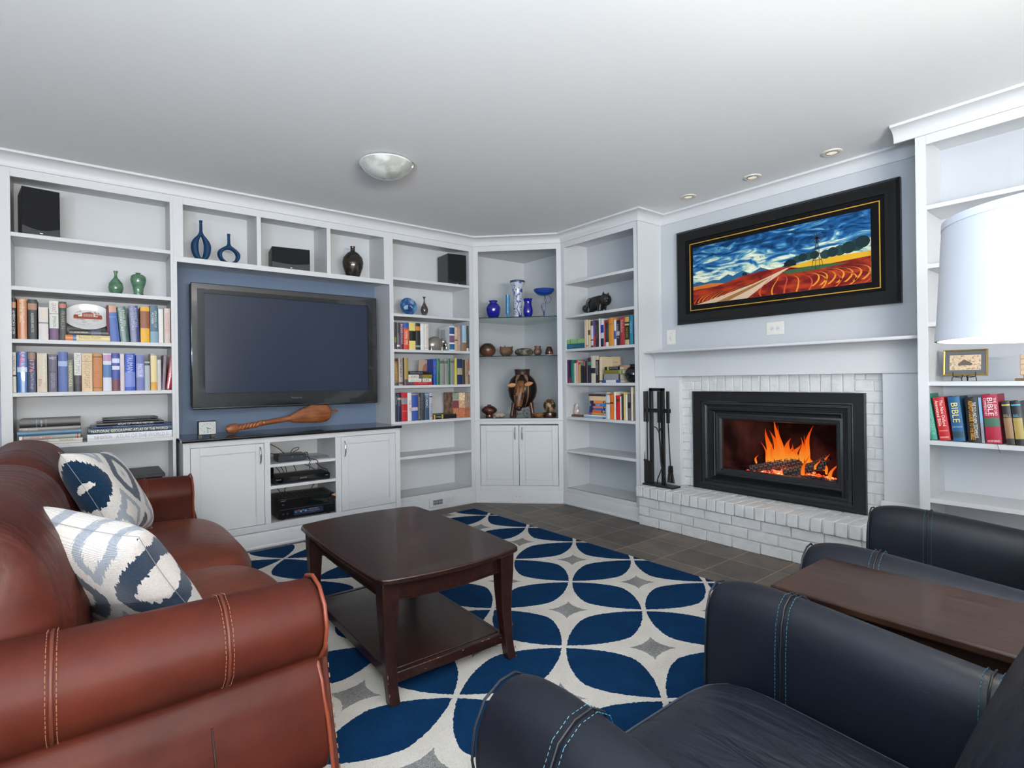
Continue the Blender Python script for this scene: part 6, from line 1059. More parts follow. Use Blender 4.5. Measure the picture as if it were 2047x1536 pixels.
for x, z in ((-.175, .115), (-.175, .045), (-.145, .045)): m.lathe([(.008, 0), (.008, .008), (.0065, .009), (.001, .009)], 16, 0, T(x, -.008, z) @ RX(pi/2))
m.lathe([(.024, 0), (.024, .012), (.022, .014), (.001, .014)], 28, 0, T(.185, -.008, .11) @ RX(pi/2)); m.build('knob', mat('1c1c20', .3, .3), t)
MB().prism([(.155, .105), (.185, .155), (.2125, .150), (.2125, .125), (.19, .085)], -.0225, -.0218, axis='y').build('hanging_tag', mat('101018', .4), t)
MB().prism([(.178, .150), (.2125, .158), (.2125, .132)], -.0235, -.0226, axis='y').build('orange_tag_corner', mat('c8905c', .4), t)
for x in (-.17, .17): MB().lathe([(.02, 0), (.02, .012)], 14, 0, None, (x, .04)).build('foot', BK, t)
t = thing('magazine', 'thin grey printed leaflet lying beside the cable box', 'leaflet', None, 'A', (1.46, -.03, .5978), radians(-12))
MB().box(-.09, .085, -.09, .12, 0, .003).build('pages', mat('9c9ca8', .5, var=('bcb4bc', 40, .4, .6)), t)
CBL = mat('0e0f12', .45)
def cable(pts, label, r=.0028, n=24):
    P = [Vector(p) for p in pts]; out = []
    for i in range(len(P)-1):
        a, b, c, d = P[max(i-1, 0)], P[i], P[i+1], P[min(i+2, len(P)-1)]
        for k in range(8):
            s_ = k/8; out.append(.5*((2*b)+(c-a)*s_+(2*a-5*b+4*c-d)*s_*s_+(3*b-a-3*c+d)*s_**3))
    out.append(P[-1])
    return tag(MB().tube([tuple(p) for p in out], r, 6).build('cable', CBL, None, FM['A']), label, 'cable', 'cables in the media cabinet')
cable([(1.075, .10, .72), (1.11, .06, .73), (1.16, .0, .70), (1.20, -.02, .66), (1.22, .05, .64), (1.22, .075, .64)], 'black cable arching over the left of the cable box')
cable([(1.072, .02, .685), (1.10, -.02, .665), (1.15, -.03, .653), (1.17, -.01, .65)], 'lower black cable reaching the cable box from the left')
cable([(1.27, .04, .65), (1.28, .0, .682), (1.315, -.01, .69), (1.32, .02, .67), (1.29, .045, .652)], 'small looped cable on top of the cable box')
cable([(1.35, -.03, .645), (1.358, -.085, .655), (1.358, -.11, .62), (1.352, -.172, .60), (1.342, -.176, .575), (1.335, -.176, .56)], 'cable with plug dangling over the shelf edge')
cable([(1.36, -.06, .62), (1.38, -.13, .604), (1.40, -.17, .600), (1.41, -.176, .586), (1.405, -.178, .578)], 'short cable end hooking over the shelf edge')
for i, (x, dx, g_) in enumerate(((1.16, .03, 'leftmost'), (1.20, .02, 'second'), (1.235, .01, 'third'), (1.30, .015, 'fourth'), (1.36, .08, 'slanting'))):
    cable([(x, .12, .572), (x+dx*.4, .09, .54), (x+dx, .07, .51), (x+dx*1.3, .08, .492)], g_+' cable dropping behind the disc player', .0026)
cable([(1.42, .05, .50), (1.42, .03, .545), (1.45, .02, .555), (1.49, -.02, .515), (1.52, -.06, .50), (1.53, -.05, .47), (1.53, -.02, .442)], 'black cable looping over the right end of disc player')
cable([(1.20, .17, .405), (1.19, .15, .37), (1.21, .145, .34), (1.22, .15, .325)], 'black cable behind left half of the receiver', .003)
cable([(1.27, .17, .405), (1.265, .15, .37), (1.25, .145, .34), (1.26, .15, .325)], 'black cable behind middle of the receiver', .003)
cable([(1.50, .17, .40), (1.49, .14, .37), (1.47, .145, .34), (1.46, .15, .325)], 'black cable behind right end of the receiver', .003)
t = thing('power_adapter', 'round black adapter puck at left of the disc player', 'adapter', None, 'A', (1.118, .12, .438))
MB().lathe([(.03, 0), (.045, .003), (.045, .09), (.036, .10), (.001, .102)], 22).build('body', BK, t)
# ------------------------------------------------------------------ rug
RG = bpy.data.materials.new('patterned_rug'); RG.use_nodes = True
n = RG.node_tree.nodes; l = RG.node_tree.links; b = n['Principled BSDF']
def MT(op, a=None, b_=None, c=None):
    x = n.new('ShaderNodeMath'); x.operation = op
    for i, v in enumerate((a, b_, c)):
        if v is None: continue
        if isinstance(v, (int, float)): x.inputs[i].default_value = v
        else: l.new(v, x.inputs[i])
    return x.outputs[0]
tc = n.new('ShaderNodeTexCoord'); nz = n.new('ShaderNodeTexNoise'); nz.inputs['Scale'].default_value = 70; nz.inputs['Detail'].default_value = 2
l.new(tc.outputs['Object'], nz.inputs['Vector'])
vm = n.new('ShaderNodeVectorMath'); vm.operation = 'MULTIPLY_ADD'; vm.inputs[1].default_value = (.012, .012, 0); l.new(nz.outputs['Color'], vm.inputs[0]); l.new(tc.outputs['Object'], vm.inputs[2])
sp = n.new('ShaderNodeSeparateXYZ'); l.new(vm.outputs[0], sp.inputs[0])
PX_, PY_ = .573, .5215
u = MT('DIVIDE', MT('ADD', sp.outputs['X'], .030+PX_*20-.006), PX_); v = MT('DIVIDE', MT('ADD', sp.outputs['Y'], PY_*20-.006), PY_)
a = MT('ABSOLUTE', MT('SUBTRACT', MT('FRACT', u), .5)); bb_ = MT('ABSOLUTE', MT('SUBTRACT', MT('FRACT', v), .5))
E_ = 1.55
d1 = MT('ADD', MT('POWER', a, E_), MT('POWER', MT('SUBTRACT', 1.0, bb_), E_)); d2 = MT('ADD', MT('POWER', MT('SUBTRACT', 1.0, a), E_), MT('POWER', bb_, E_))
RR_ = (.5*2**(1/E_)-.022)**E_
blue = MT('LESS_THAN', MT('MINIMUM', d1, d2), RR_)
p_ = MT('ADD', a, bb_); q_ = MT('ABSOLUTE', MT('SUBTRACT', a, bb_))
grey = MT('LESS_THAN', MT('ADD', MT('POWER', p_, .68), MT('POWER', q_, .68)), .275**.68)
n2 = n.new('ShaderNodeTexNoise'); n2.inputs['Scale'].default_value = 420; n2.inputs['Detail'].default_value = 2; l.new(tc.outputs['Object'], n2.inputs['Vector'])
n3 = n.new('ShaderNodeTexNoise'); n3.inputs['Scale'].default_value = 9; n3.inputs['Detail'].default_value = 4; l.new(tc.outputs['Object'], n3.inputs['Vector'])
def ramp(fac, c0, c1, p0=.35, p1=.65):
    r_ = n.new('ShaderNodeValToRGB'); r_.color_ramp.elements[0].position = p0; r_.color_ramp.elements[1].position = p1
    r_.color_ramp.elements[0].color = lin(c0); r_.color_ramp.elements[1].color = lin(c1); l.new(fac, r_.inputs[0]); return r_.outputs[0]
fac = MT('ADD', MT('MULTIPLY', n2.outputs[0], .72), MT('MULTIPLY', n3.outputs[0], .28))
def mixc(f_, x, y):
    m = n.new('ShaderNodeMixRGB'); l.new(f_, m.inputs[0]); l.new(x, m.inputs[1]); l.new(y, m.inputs[2]); return m.outputs[0]
c = mixc(grey, ramp(fac, 'cfc7bd', 'ece6dd'), ramp(fac, '646260', 'aaa9a8', .38, .62)); c = mixc(blue, c, ramp(fac, '06264a', '153e66', .34, .68))
l.new(c, b.inputs['Base Color']); b.inputs['Roughness'].default_value = .95; b.inputs['Specular IOR Level'].default_value = .05
bp = n.new('ShaderNodeBump'); bp.inputs['Strength'].default_value = .9; bp.inputs['Distance'].default_value = .006; l.new(n2.outputs[0], bp.inputs['Height']); l.new(bp.outputs[0], b.inputs['Normal'])
# origin sits on the lattice node nearest the right edge
t_ = MB().box(-2.75, .032, -2.35, 1.335, 0, .013)
o = t_.build('rug', RG, None, T(2.8125, 2.80, .0005) @ RZ(radians(1.0)), bevel=.005, bseg=3)
tag(o, 'navy, cream and grey area rug with interlocking circle pattern under coffee table', 'rug')
# ------------------------------------------------------------------ coffee table
ESP = mat('1f0e0b', .30, spec=.35, coat=.12, bump=(50, .12, (1, 12, 1)), var=('2e1611', 9, .4, .65, (6, .6, 6)))
WEAR = mat('8c5c3c', .7)
t = thing('coffee_table', 'dark espresso wood coffee table with bowed ends and lower shelf', 'coffee table', None, 'W', (1.158, 2.305, .0135), radians(-1.2))
def bowed(hw, hl, bw, bl, r, k=9):
    """rounded rectangle with bowed sides, corners softened by radius r"""
    pts = []
    for i in range(k): s_ = -1+2*i/(k-1); pts.append((s_*(hw-r), -hl-bl*(1-s_*s_)))
    pts += [(hw-r*.3, -hl+r*.3)]
    for i in range(k): s_ = -1+2*i/(k-1); pts.append((hw+bw*(1-s_*s_), s_*(hl-r)))
    pts += [(hw-r*.3, hl-r*.3)]
    for i in range(k): s_ = -1+2*i/(k-1); pts.append((-s_*(hw-r), hl+bl*(1-s_*s_)))
    pts += [(-hw+r*.3, hl-r*.3)]
    for i in range(k): s_ = -1+2*i/(k-1); pts.append((-hw-bw*(1-s_*s_), -s_*(hl-r)))
    pts += [(-hw+r*.3, -hl+r*.3)]
    return pts
HT = .467
MB().prism(bowed(.325, .50, .012, .035, .045), HT-.022, HT).build('table_top', ESP, t, bevel=.006, bseg=3)
ap = bowed(.27, .445, .006, .03, .02); api = [(x*.9, y*.94) for x, y in ap]
m = MB(); kk = len(ap); m.add([(x, y, HT-.105) for x, y in ap]+[(x, y, HT-.022) for x, y in ap]+[(x, y, HT-.105) for x, y in api], [(i, (i+1) % kk, kk+(i+1) % kk, kk+i) for i in range(kk)]+[(i, 2*kk+i, 2*kk+(i+1) % kk, (i+1) % kk) for i in range(kk)], 0, True); m.build('apron', ESP, t, angle=30)
m = MB(); m.tube([(x*1.008, y*1.005, HT-.10) for x, y in ap], .0045, 6, closed=True); m.build('apron_bead', ESP, t)
for sx_ in (-1, 1):
    for sy_ in (-1, 1):
        rings = []
        for z, off, w_ in ((HT-.022, 0, .034), (.36, 0, .0325), (.28, -.002, .0285), (.2, 0, .0245), (.12, .010, .0215), (.06, .022, .020), (.02, .034, .020), (0, .040, .0205)):
            cx_ = sx_*(.268); cy_ = sy_*(.437+off)
            rings.append([(cx_+x*w_, cy_+y*w_, z) for x, y in ((-1, -1), (1, -1), (1, 1), (-1, 1))])
        o = MB().loft(rings, smooth=False).build('leg', ESP, t, bevel=.003)
        wm = MB(); rnd = random.Random(sx_*3+sy_)
        for i in range(9):
            z = rnd.choice((rnd.uniform(.0, .14), rnd.uniform(.05, .32))); of = max(0, (.2-z)*.2); s_ = rnd.uniform(.0012, .003)
            wm.ball((sx_*(.268+(.0205 if z < .2 else .0235)), sy_*(.437+of+.0205), z+.004), (s_, s_, s_*rnd.uniform(1, 3)), 0, 6)
        wm.build('worn_edge_nicks', WEAR, o)
MB().prism(bowed(.245, .42, 0, .0, .01), .075, .095).build('lower_shelf', ESP, t, bevel=.003)
m = MB(); m.box(-.262, .262, -.452, -.428, .055, .095); m.box(-.262, .262, .428, .452, .055, .095); m.box(-.262, -.242, -.43, .43, .055, .095); m.box(.242, .262, -.43, .43, .055, .095); m.build('shelf_rail', ESP, t, bevel=.003)
m = MB(); rnd = random.Random(4)
for i in range(14): x = rnd.uniform(-.24, .24); s_ = rnd.uniform(.001, .0025); m.ball((x, -.4525, .095-rnd.choice((0, 0, .03))*rnd.random()), (s_*2.5, s_, s_), 0, 6)
m.build('worn_edge_nicks', WEAR, t)
# ------------------------------------------------------------------ leather
def leather(name, c0, c1, crack, rough, sc=3.0, spec=.5, coat=0, bumpk=.35, wr=(1, 1, 1)):
    m = bpy.data.materials.new(name); m.use_nodes = True; n = m.node_tree.nodes; l = m.node_tree.links; b = n['Principled BSDF']
    tc = n.new('ShaderNodeTexCoord'); nz = n.new('ShaderNodeTexNoise'); nz.inputs['Scale'].default_value = sc; nz.inputs['Detail'].default_value = 7; nz.inputs['Roughness'].default_value = .62; l.new(tc.outputs['Object'], nz.inputs['Vector'])
    cr = n.new('ShaderNodeValToRGB'); e = cr.color_ramp.elements; e[0].position = .32; e[0].color = lin(c0); e[1].position = .7; e[1].color = lin(c1); l.new(nz.outputs[0], cr.inputs[0]); l.new(cr.outputs[0], b.inputs['Base Color'])
    b.inputs['Roughness'].default_value = rough; b.inputs['Specular IOR Level'].default_value = spec; b.inputs['Coat Weight'].default_value = coat; b.inputs['Coat Roughness'].default_value = .25
    vo = n.new('ShaderNodeTexVoronoi'); vo.inputs['Scale'].default_value = 210; vo.feature = 'DISTANCE_TO_EDGE'; l.new(tc.outputs['Object'], vo.inputs['Vector'])
    mp = n.new('ShaderNodeMapping'); mp.inputs['Scale'].default_value = wr; l.new(tc.outputs['Object'], mp.inputs[0])
    n2 = n.new('ShaderNodeTexNoise'); n2.inputs['Scale'].default_value = 5.5; n2.inputs['Detail'].default_value = 3; n2.inputs['Distortion'].default_value = .6; l.new(mp.outputs[0], n2.inputs['Vector'])
    b1 = n.new('ShaderNodeBump'); b1.inputs['Strength'].default_value = bumpk*.6; b1.inputs['Distance'].default_value = .0012; l.new(vo.outputs['Distance'], b1.inputs['Height'])
    b2 = n.new('ShaderNodeBump'); b2.inputs['Strength'].default_value = crack; b2.inputs['Distance'].default_value = .02; l.new(n2.outputs[0], b2.inputs['Height']); l.new(b1.outputs[0], b2.inputs['Normal']); l.new(b2.outputs[0], b.inputs['Normal'])
    return m
BRN = leather('brown_leather', '35120b', '562215', .14, .52, 2.5, .18, .03)
BRN_W = leather('wrinkled_brown_leather', '35110b', '582417', .75, .50, 2.2, .32, .05, .35, (.7, 2.6, .7))
BRN_S = leather('seat_brown_leather', '52210f', '78371f', .28, .44, 2.2, .4, .1, .35, (.6, 1.2, 1))
BRN_M = leather('matt_brown_leather', '2a0f09', '3c1810', .10, .65, 3, .25, 0, .9)
NVY = leather('navy_leather', '0a0e17', '131a27', .16, .45, 2, .36, .06, .4, (2.2, 1, 1))
NVY_W = leather('wrinkled_navy_leather', '0d121b', '161d2a', .9, .46, 2, .36, .06, .4, (2.8, .7, .8))
STI = mat('9c6848', .6); STB = mat('2f6a7a', .5)
def dashes(mb, pts, r, ln=.009, gap=.006):
    P = [Vector(p) for p in pts]; acc = 0
    for a_, b_ in zip(P[:-1], P[1:]):
        d = b_-a_; L = d.length
        if L < 1e-6: continue
        s_ = (-acc) % (ln+gap) if acc else 0; s_ = 0
        while s_+ln*.6 < L:
            mb.tube([tuple(a_+d*(s_/L)), tuple(a_+d*(min(s_+ln, L)/L))], r, 4); s_ += ln+gap
def arm_section(yc, zc, r, sg, z0=.10, inner=.088, panel=.055, dip=1.5):
    """rolled arm outline in the (across, up) plane; sg=+1 means the outside lies at larger 'across'"""
    P = [(-inner, z0), (-inner, (z0+zc)*.5), (-inner-.004, zc-.05)]
    for a_ in (178, 150, 120, 90, 60, 30, 0, -30, -58, -80): P.append((r*cos(radians(a_)), zc+r*sin(radians(a_))))
    P += [(panel, zc-r*dip*.98), (panel+.006, zc-r*dip*1.25), (panel+.022, (z0+zc)*.42), (panel+.024, z0)]
    return [(yc+sg*x, z) for x, z in P]
# ------------------------------------------------------------------ sofa (faces +x)
t = thing('sofa', 'brown leather sofa with rolled arms along the left side', 'sofa', None, 'W', (0, 0, 0))
def sofa_arm(yc, sg):
    rs = []
    for x, r, zc in ((-.46, .112, .548), (-.30, .117, .545), (-.10, .117, .542), (.10, .115, .541), (.28, .112, .541), (.42, .110, .540), (.485, .108, .539), (.497, .108, .539)):
        rs.append([(x+.085*max(0, (.42-z))*max(0, min(1, (x+.1)/.6)), y, z) for y, z in arm_section(yc, zc, r, sg)])
    # closing rings that round the front of the arm
    base = rs[-1]; cy = sum(p[1] for p in base)/len(base); cz_ = sum(p[2] for p in base)/len(base)
    for k_, dx in ((.93, .012), (.6, .016), (.05, .017)): rs.append([(p[0]+dx, cy+(p[1]-cy)*k_, cz_+(p[2]-cz_)*k_) for p in base])
    o = MB().loft(rs).build('arm', BRN, t, sub=2)
    # piping along the front edge of the arm
    pp = [(.505+.085*max(0, .42-z), y, z) for y, z in arm_section(yc, .539, .1115, sg)]
    MB().tube(pp, .0055, 8).build('front_piping', mat('7c3822', .4), o)
    for x, r, zc in ((.27, .1135, .541), (-.06, .118, .542)):
        full = arm_section(yc, zc, r, sg)[3:13]
        MB().tube([(x+.001, y, z) for y, z in full], .0035, 8, flat=.5).build('arm_seam', mat('5c2818', .5), o)
    d = MB()
    for x, r, zc in ((.27, .1140, .541), (-.06, .1185, .542)):
        full = arm_section(yc, zc, r+.0005, sg)[3:13]
        for dx in (-.008, .010): dashes(d, [(x+dx, y, z) for y, z in full], .0008, .007, .004)
    tag(d.build('stitching', STI, o), kind='stuff')
    # bulging front pad under the roll
    m = MB(); rr_ = []
    for z, w_, dx in ((.085, .070, .0), (.12, .086, .018), (.25, .088, .03), (.36, .086, .032), (.42, .076, .02), (.45, .05, .004)):
        xb = .505+.085*max(0, .42-z)
        rr_.append([(xb-.05+(dx+.05)*max(0, cos(a_)), yc-sg*.03+w_*.86*sin(a_), z) if cos(a_) > 0 else (xb-.05, yc-sg*.03+w_*.86*sin(a_), z) for a_ in [2*pi*j/16 for j in range(16)]])
    m.loft(rr_).build('arm_front_pad', BRN, t, sub=1)
    # lacing strip on the front edge of the side panel
    z_ = [.10+.34*i/12 for i in range(13)]
    m = MB(); m.tube([(.515+.085*max(0, .42-z), yc+sg*(.062+.02*(1-z/.45)), z) for z in z_], .007, 6, flat=.6); m.build('panel_piping', mat('4a1f14', .5), o)
    d = MB(); dashes(d, [(.522+.085*max(0, .42-z), yc+sg*(.068+.02*(1-z/.45)), z) for z in z_], .0016, .012, .012); tag(d.build('lacing', mat('8c6a4c', .6), o), kind='stuff')
    m = MB(); pq = [(.235+.085*max(0, .42-z)*.56, y+sg*.0012, z) for y, z in arm_section(yc, .541, .1125, sg)[13:]]; pq = [tuple(Vector(a_).lerp(Vector(b_), i/4)) for a_, b_ in zip(pq[:-1], pq[1:]) for i in range(4)]; m.tube(pq[2:], .0024, 6); m.build('panel_seam', mat('2c120c', .6), o)
    return o
YN, YFAR = 1.560, 3.80
sofa_arm(YN, -1); sofa_arm(YFAR, 1)
ya, yb = YN+.085, YFAR-.085; ym = (ya+yb)/2
# base, back shell
MB().box(-.44, .53, ya-.02, yb+.02, .09, .27).build('base', BRN_M, t, bevel=.02, bseg=3)
rs = []
for x0, x1, z in ((-.50, -.20, .09), (-.52, -.20, .5), (-.56, -.22, .80), (-.56, -.26, .865), (-.50, -.32, .885)):
    rs.append([(x0, YN-.02, z), (x1, YN-.02, z), (x1, YFAR+.02, z), (x0, YFAR+.02, z)])
MB().loft(rs).build('back_shell', BRN_M, t, bevel=.02, bseg=3)
for x in (-.42, .45):
    for y in (YN+.02, YFAR-.02): MB().lathe([(.022, 0), (.03, .03), (.032, .095)], 16, 0, T(x, y, .0135 if x > .3 else .0)).build('foot', mat('1c100c', .4), t)
def cushion(name, x0, x1, y0, y1, z0, z1, m, parent, crown=.03, e=3.2, mx=None, sub=1, nose=.0, jig=0, seed=0):
    """puffy seat block built from superelliptic rings"""
    mb = MB(); rings = []; k = 40; rnd = random.Random(seed); cx_, cy_ = (x0+x1)/2, (y0+y1)/2; hx, hy = (x1-x0)/2, (y1-y0)/2
    H = z1-z0
    def ring_(sc, z, bul=0):
        out = []
        for j in range(k):
            a_ = 2*pi*j/k; c_, s_ = cos(a_), sin(a_); f_ = (abs(c_)**e+abs(s_)**e)**(-1/e)
            x = cx_+(hx*sc+bul)*c_*f_; y = cy_+(hy*sc+bul)*s_*f_
            if nose and x > cx_+hx*.5: z_ = z-nose*((x-cx_-hx*.5)/(hx*.5))**2*(1 if z > z0+H*.5 else .2)
            else: z_ = z
            out.append((x, y, z_))
        return out
    rings = [ring_(.90, z0), ring_(.985, z0+H*.12), ring_(1.0, z0+H*.4, .008), ring_(1.0, z0+H*.62, .008), ring_(.985, z0+H*.84), ring_(.93, z0+H*.97), ring_(.80, z1+crown*.45), ring_(.55, z1+crown*.85), ring_(.25, z1+crown), ring_(.02, z1+crown)]
    if jig: rings = [[(x, y, z+rnd.uniform(-jig, jig)) for x, y, z in r_] for r_ in rings]
    return mb.loft(rings).build(name, m, parent, mx, sub=sub)
for y0, y1 in ((ya-.005, ym-.002), (ym+.002, yb+.005)):
    o = cushion('seat_cushion', -.18, .64, y0, y1, .255, .415, BRN_S, t, .035, 5.0, nose=.03)
# back cushions: fat pads leaning back
for y0, y1 in ((ya-.02, ym+.005), (ym-.005, yb+.02)):
    mb = MB(); k = 14; J = 13; rings = []
    for i in range(k+1):
        s_ = i/k; y = y0+(y1-y0)*s_; e_ = (1-abs(2*s_-1)**5)
        prof = []
        for j in range(20):
            a_ = 2*pi*j/20; px_ = -.115+.155*(.45+.55*e_)*abs(cos(a_))**.75*(1 if cos(a_) > 0 else -1); pz = .66+.285*(.72+.28*e_)*abs(sin(a_))**.8*(1 if sin(a_) > 0 else -1)
            prof.append((px_-.10*(pz-.42)/.5+.012*sin(7*s_+3*a_), y, pz+.006*sin(9*s_)))
        rings.append(prof)
    mb.loft(rings).build('back_cushion', BRN_W, t, sub=1)
# end table between the sofa and the bookcase
DK = mat('2c2c30', .35, spec=.4)
t = thing('end_table', 'dark end table between sofa arm and left bookcase', 'end table', None, 'W', (.0, 4.145, 0))
MB().box(-.25, .392, -.18, .195, .628, .65).build('table_top', DK, t, bevel=.004)
for x in (-.22, .36):
    for y in (-.15, .165): MB().box(x-.018, x+.018, y-.018, y+.018, 0, .628).build('leg', DK, t, bevel=.002)
MB().box(-.22, .36, -.15, .165, .57, .628).build('apron', DK, t)
# ------------------------------------------------------------------ throw pillows with ikat weave
IK = bpy.data.materials.new('ikat_fabric'); IK.use_nodes = True
n = IK.node_tree.nodes; l = IK.node_tree.links; b = n['Principled BSDF']; b.inputs['Roughness'].default_value = .95; b.inputs['Specular IOR Level'].default_value = .1; b.inputs['Sheen Weight'].default_value = .2
tc = n.new('ShaderNodeTexCoord'); nz = n.new('ShaderNodeTexNoise'); nz.inputs['Scale'].default_value = 1; nz.inputs['Detail'].default_value = 3
mp = n.new('ShaderNodeMapping'); mp.inputs['Scale'].default_value = (220, 22, 22); l.new(tc.outputs['Object'], mp.inputs[0]); l.new(mp.outputs[0], nz.inputs['Vector'])
sp = n.new('ShaderNodeSeparateXYZ'); l.new(tc.outputs['Object'], sp.inputs[0])
jy = MT('MULTIPLY', MT('SUBTRACT', nz.outputs[0], .5), .055)
# ogee lattice: cells .235 wide, .36 tall
X_, Y_ = sp.outputs['X'], MT('ADD', sp.outputs['Y'], jy)
xs = MT('ADD', MT('DIVIDE', X_, .235), 10.5); ys = MT('ADD', MT('DIVIDE', Y_, .33), 10.35)
ax_ = MT('ABSOLUTE', MT('SUBTRACT', MT('FRACT', xs), .5)); ay_ = MT('ABSOLUTE', MT('SUBTRACT', MT('FRACT', ys), .5))
dd = MT('ADD', MT('POWER', MT('MULTIPLY', ax_, 2.0), 1.35), MT('POWER', MT('MULTIPLY', ay_, 2.0), 1.35))
r1 = MT('MULTIPLY', MT('GREATER_THAN', dd, .34), MT('LESS_THAN', dd, .80)); r2 = MT('LESS_THAN', dd, .045)
r3 = MT('MULTIPLY', MT('GREATER_THAN', dd, 1.22), MT('LESS_THAN', dd, 1.55))
nf = n.new('ShaderNodeTexNoise'); nf.inputs['Scale'].default_value = 500; l.new(tc.outputs['Object'], nf.inputs['Vector'])
c = mixc(r1, ramp(nf.outputs[0], 'c2bab4', 'dfd9d2'), ramp(nf.outputs[0], '0a2036', '16344e')); g_ = ramp(nf.outputs[0], '858a92', '9ca2aa'); c = mixc(r2, c, g_); c = mixc(r3, c, g_)
l.new(c, b.inputs['Base Color'])
wv = n.new('ShaderNodeTexWave'); wv.inputs['Scale'].default_value = 95; wv.bands_direction = 'Y'; wv.inputs['Distortion'].default_value = 1.5; l.new(tc.outputs['Object'], wv.inputs['Vector'])
bp = n.new('ShaderNodeBump'); bp.inputs['Strength'].default_value = .55; bp.inputs['Distance'].default_value = .002; l.new(wv.outputs[0], bp.inputs['Height']); l.new(bp.outputs[0], b.inputs['Normal'])
def pillow(label, mx, w=.24, th=.085, seed=0):
    mb = MB(); N = 22; vs = []; fs = []; rnd = random.Random(seed)
    def P(i, j, s_):
        a_, b_ = -1+2*i/N, -1+2*j/N
        pin = 1-.10*(1-a_*a_)*abs(b_)**3; pin2 = 1-.10*(1-b_*b_)*abs(a_)**3
        hgt = ((1-a_**4)*(1-b_**4))**.55
        ear = .012*(abs(a_)*abs(b_))**6
        return (a_*w*pin2, b_*w*pin, s_*(th*hgt+ear*0))
    for s_ in (1, -1):
        base = len(vs)
        for i in range(N+1):
            for j in range(N+1): vs.append(P(i, j, s_))
        for i in range(N):
            for j in range(N): fs.append((base+i*(N+1)+j, base+(i+1)*(N+1)+j, base+(i+1)*(N+1)+j+1, base+i*(N+1)+j+1))
    mb.add(vs, fs, 0, True)
    o = mb.build('throw_pillow', IK, None, mx, fix=False)
    bm = bmesh.new(); bm.from_mesh(o.data); bmesh.ops.remove_doubles(bm, verts=bm.verts, dist=.0006); bmesh.ops.recalc_face_normals(bm, faces=bm.faces); bm.to_mesh(o.data); bm.free()
    d = o.modifiers.new('subdivision', 'SUBSURF'); d.levels = 1; d.render_levels = 1
    e = MB(); pts = []
    for a_, b_ in [(-1+2*i/16, -1) for i in range(16)]+[(1, -1+2*i/16) for i in range(16)]+[(1-2*i/16, 1) for i in range(16)]+[(-1, 1-2*i/16) for i in range(16)]:
        pts.append((a_*w*(1-.10*(1-b_*b_)*abs(a_)**3), b_*w*(1-.10*(1-a_*a_)*abs(b_)**3), 0))
    e.tube(pts, .0009, 6, closed=True).build('edge_seam', mat('8e8e92', .9), o)
    return tag(o, label, 'pillow', 'patterned throw pillows on the sofa')
def orient(c, nrm, up):
    z = Vector(nrm).normalized(); y = (Vector(up)-z*Vector(up).dot(z)).normalized(); x = y.cross(z)
    m = Matrix((x, y, z)).transposed().to_4x4(); m.translation = c; return m
pillow('navy and cream patterned pillow near the closest sofa arm', orient((.060, 1.945, .652), (-.68, -.425, -.595), (-.42, -.44, .793)), .247, .085, 1)
pillow('navy and cream patterned pillow farther along, against sofa back', orient((.084, 2.887, .733), (.84, -.24, .485), (-.43, .246, .87)), .215, .08, 2)
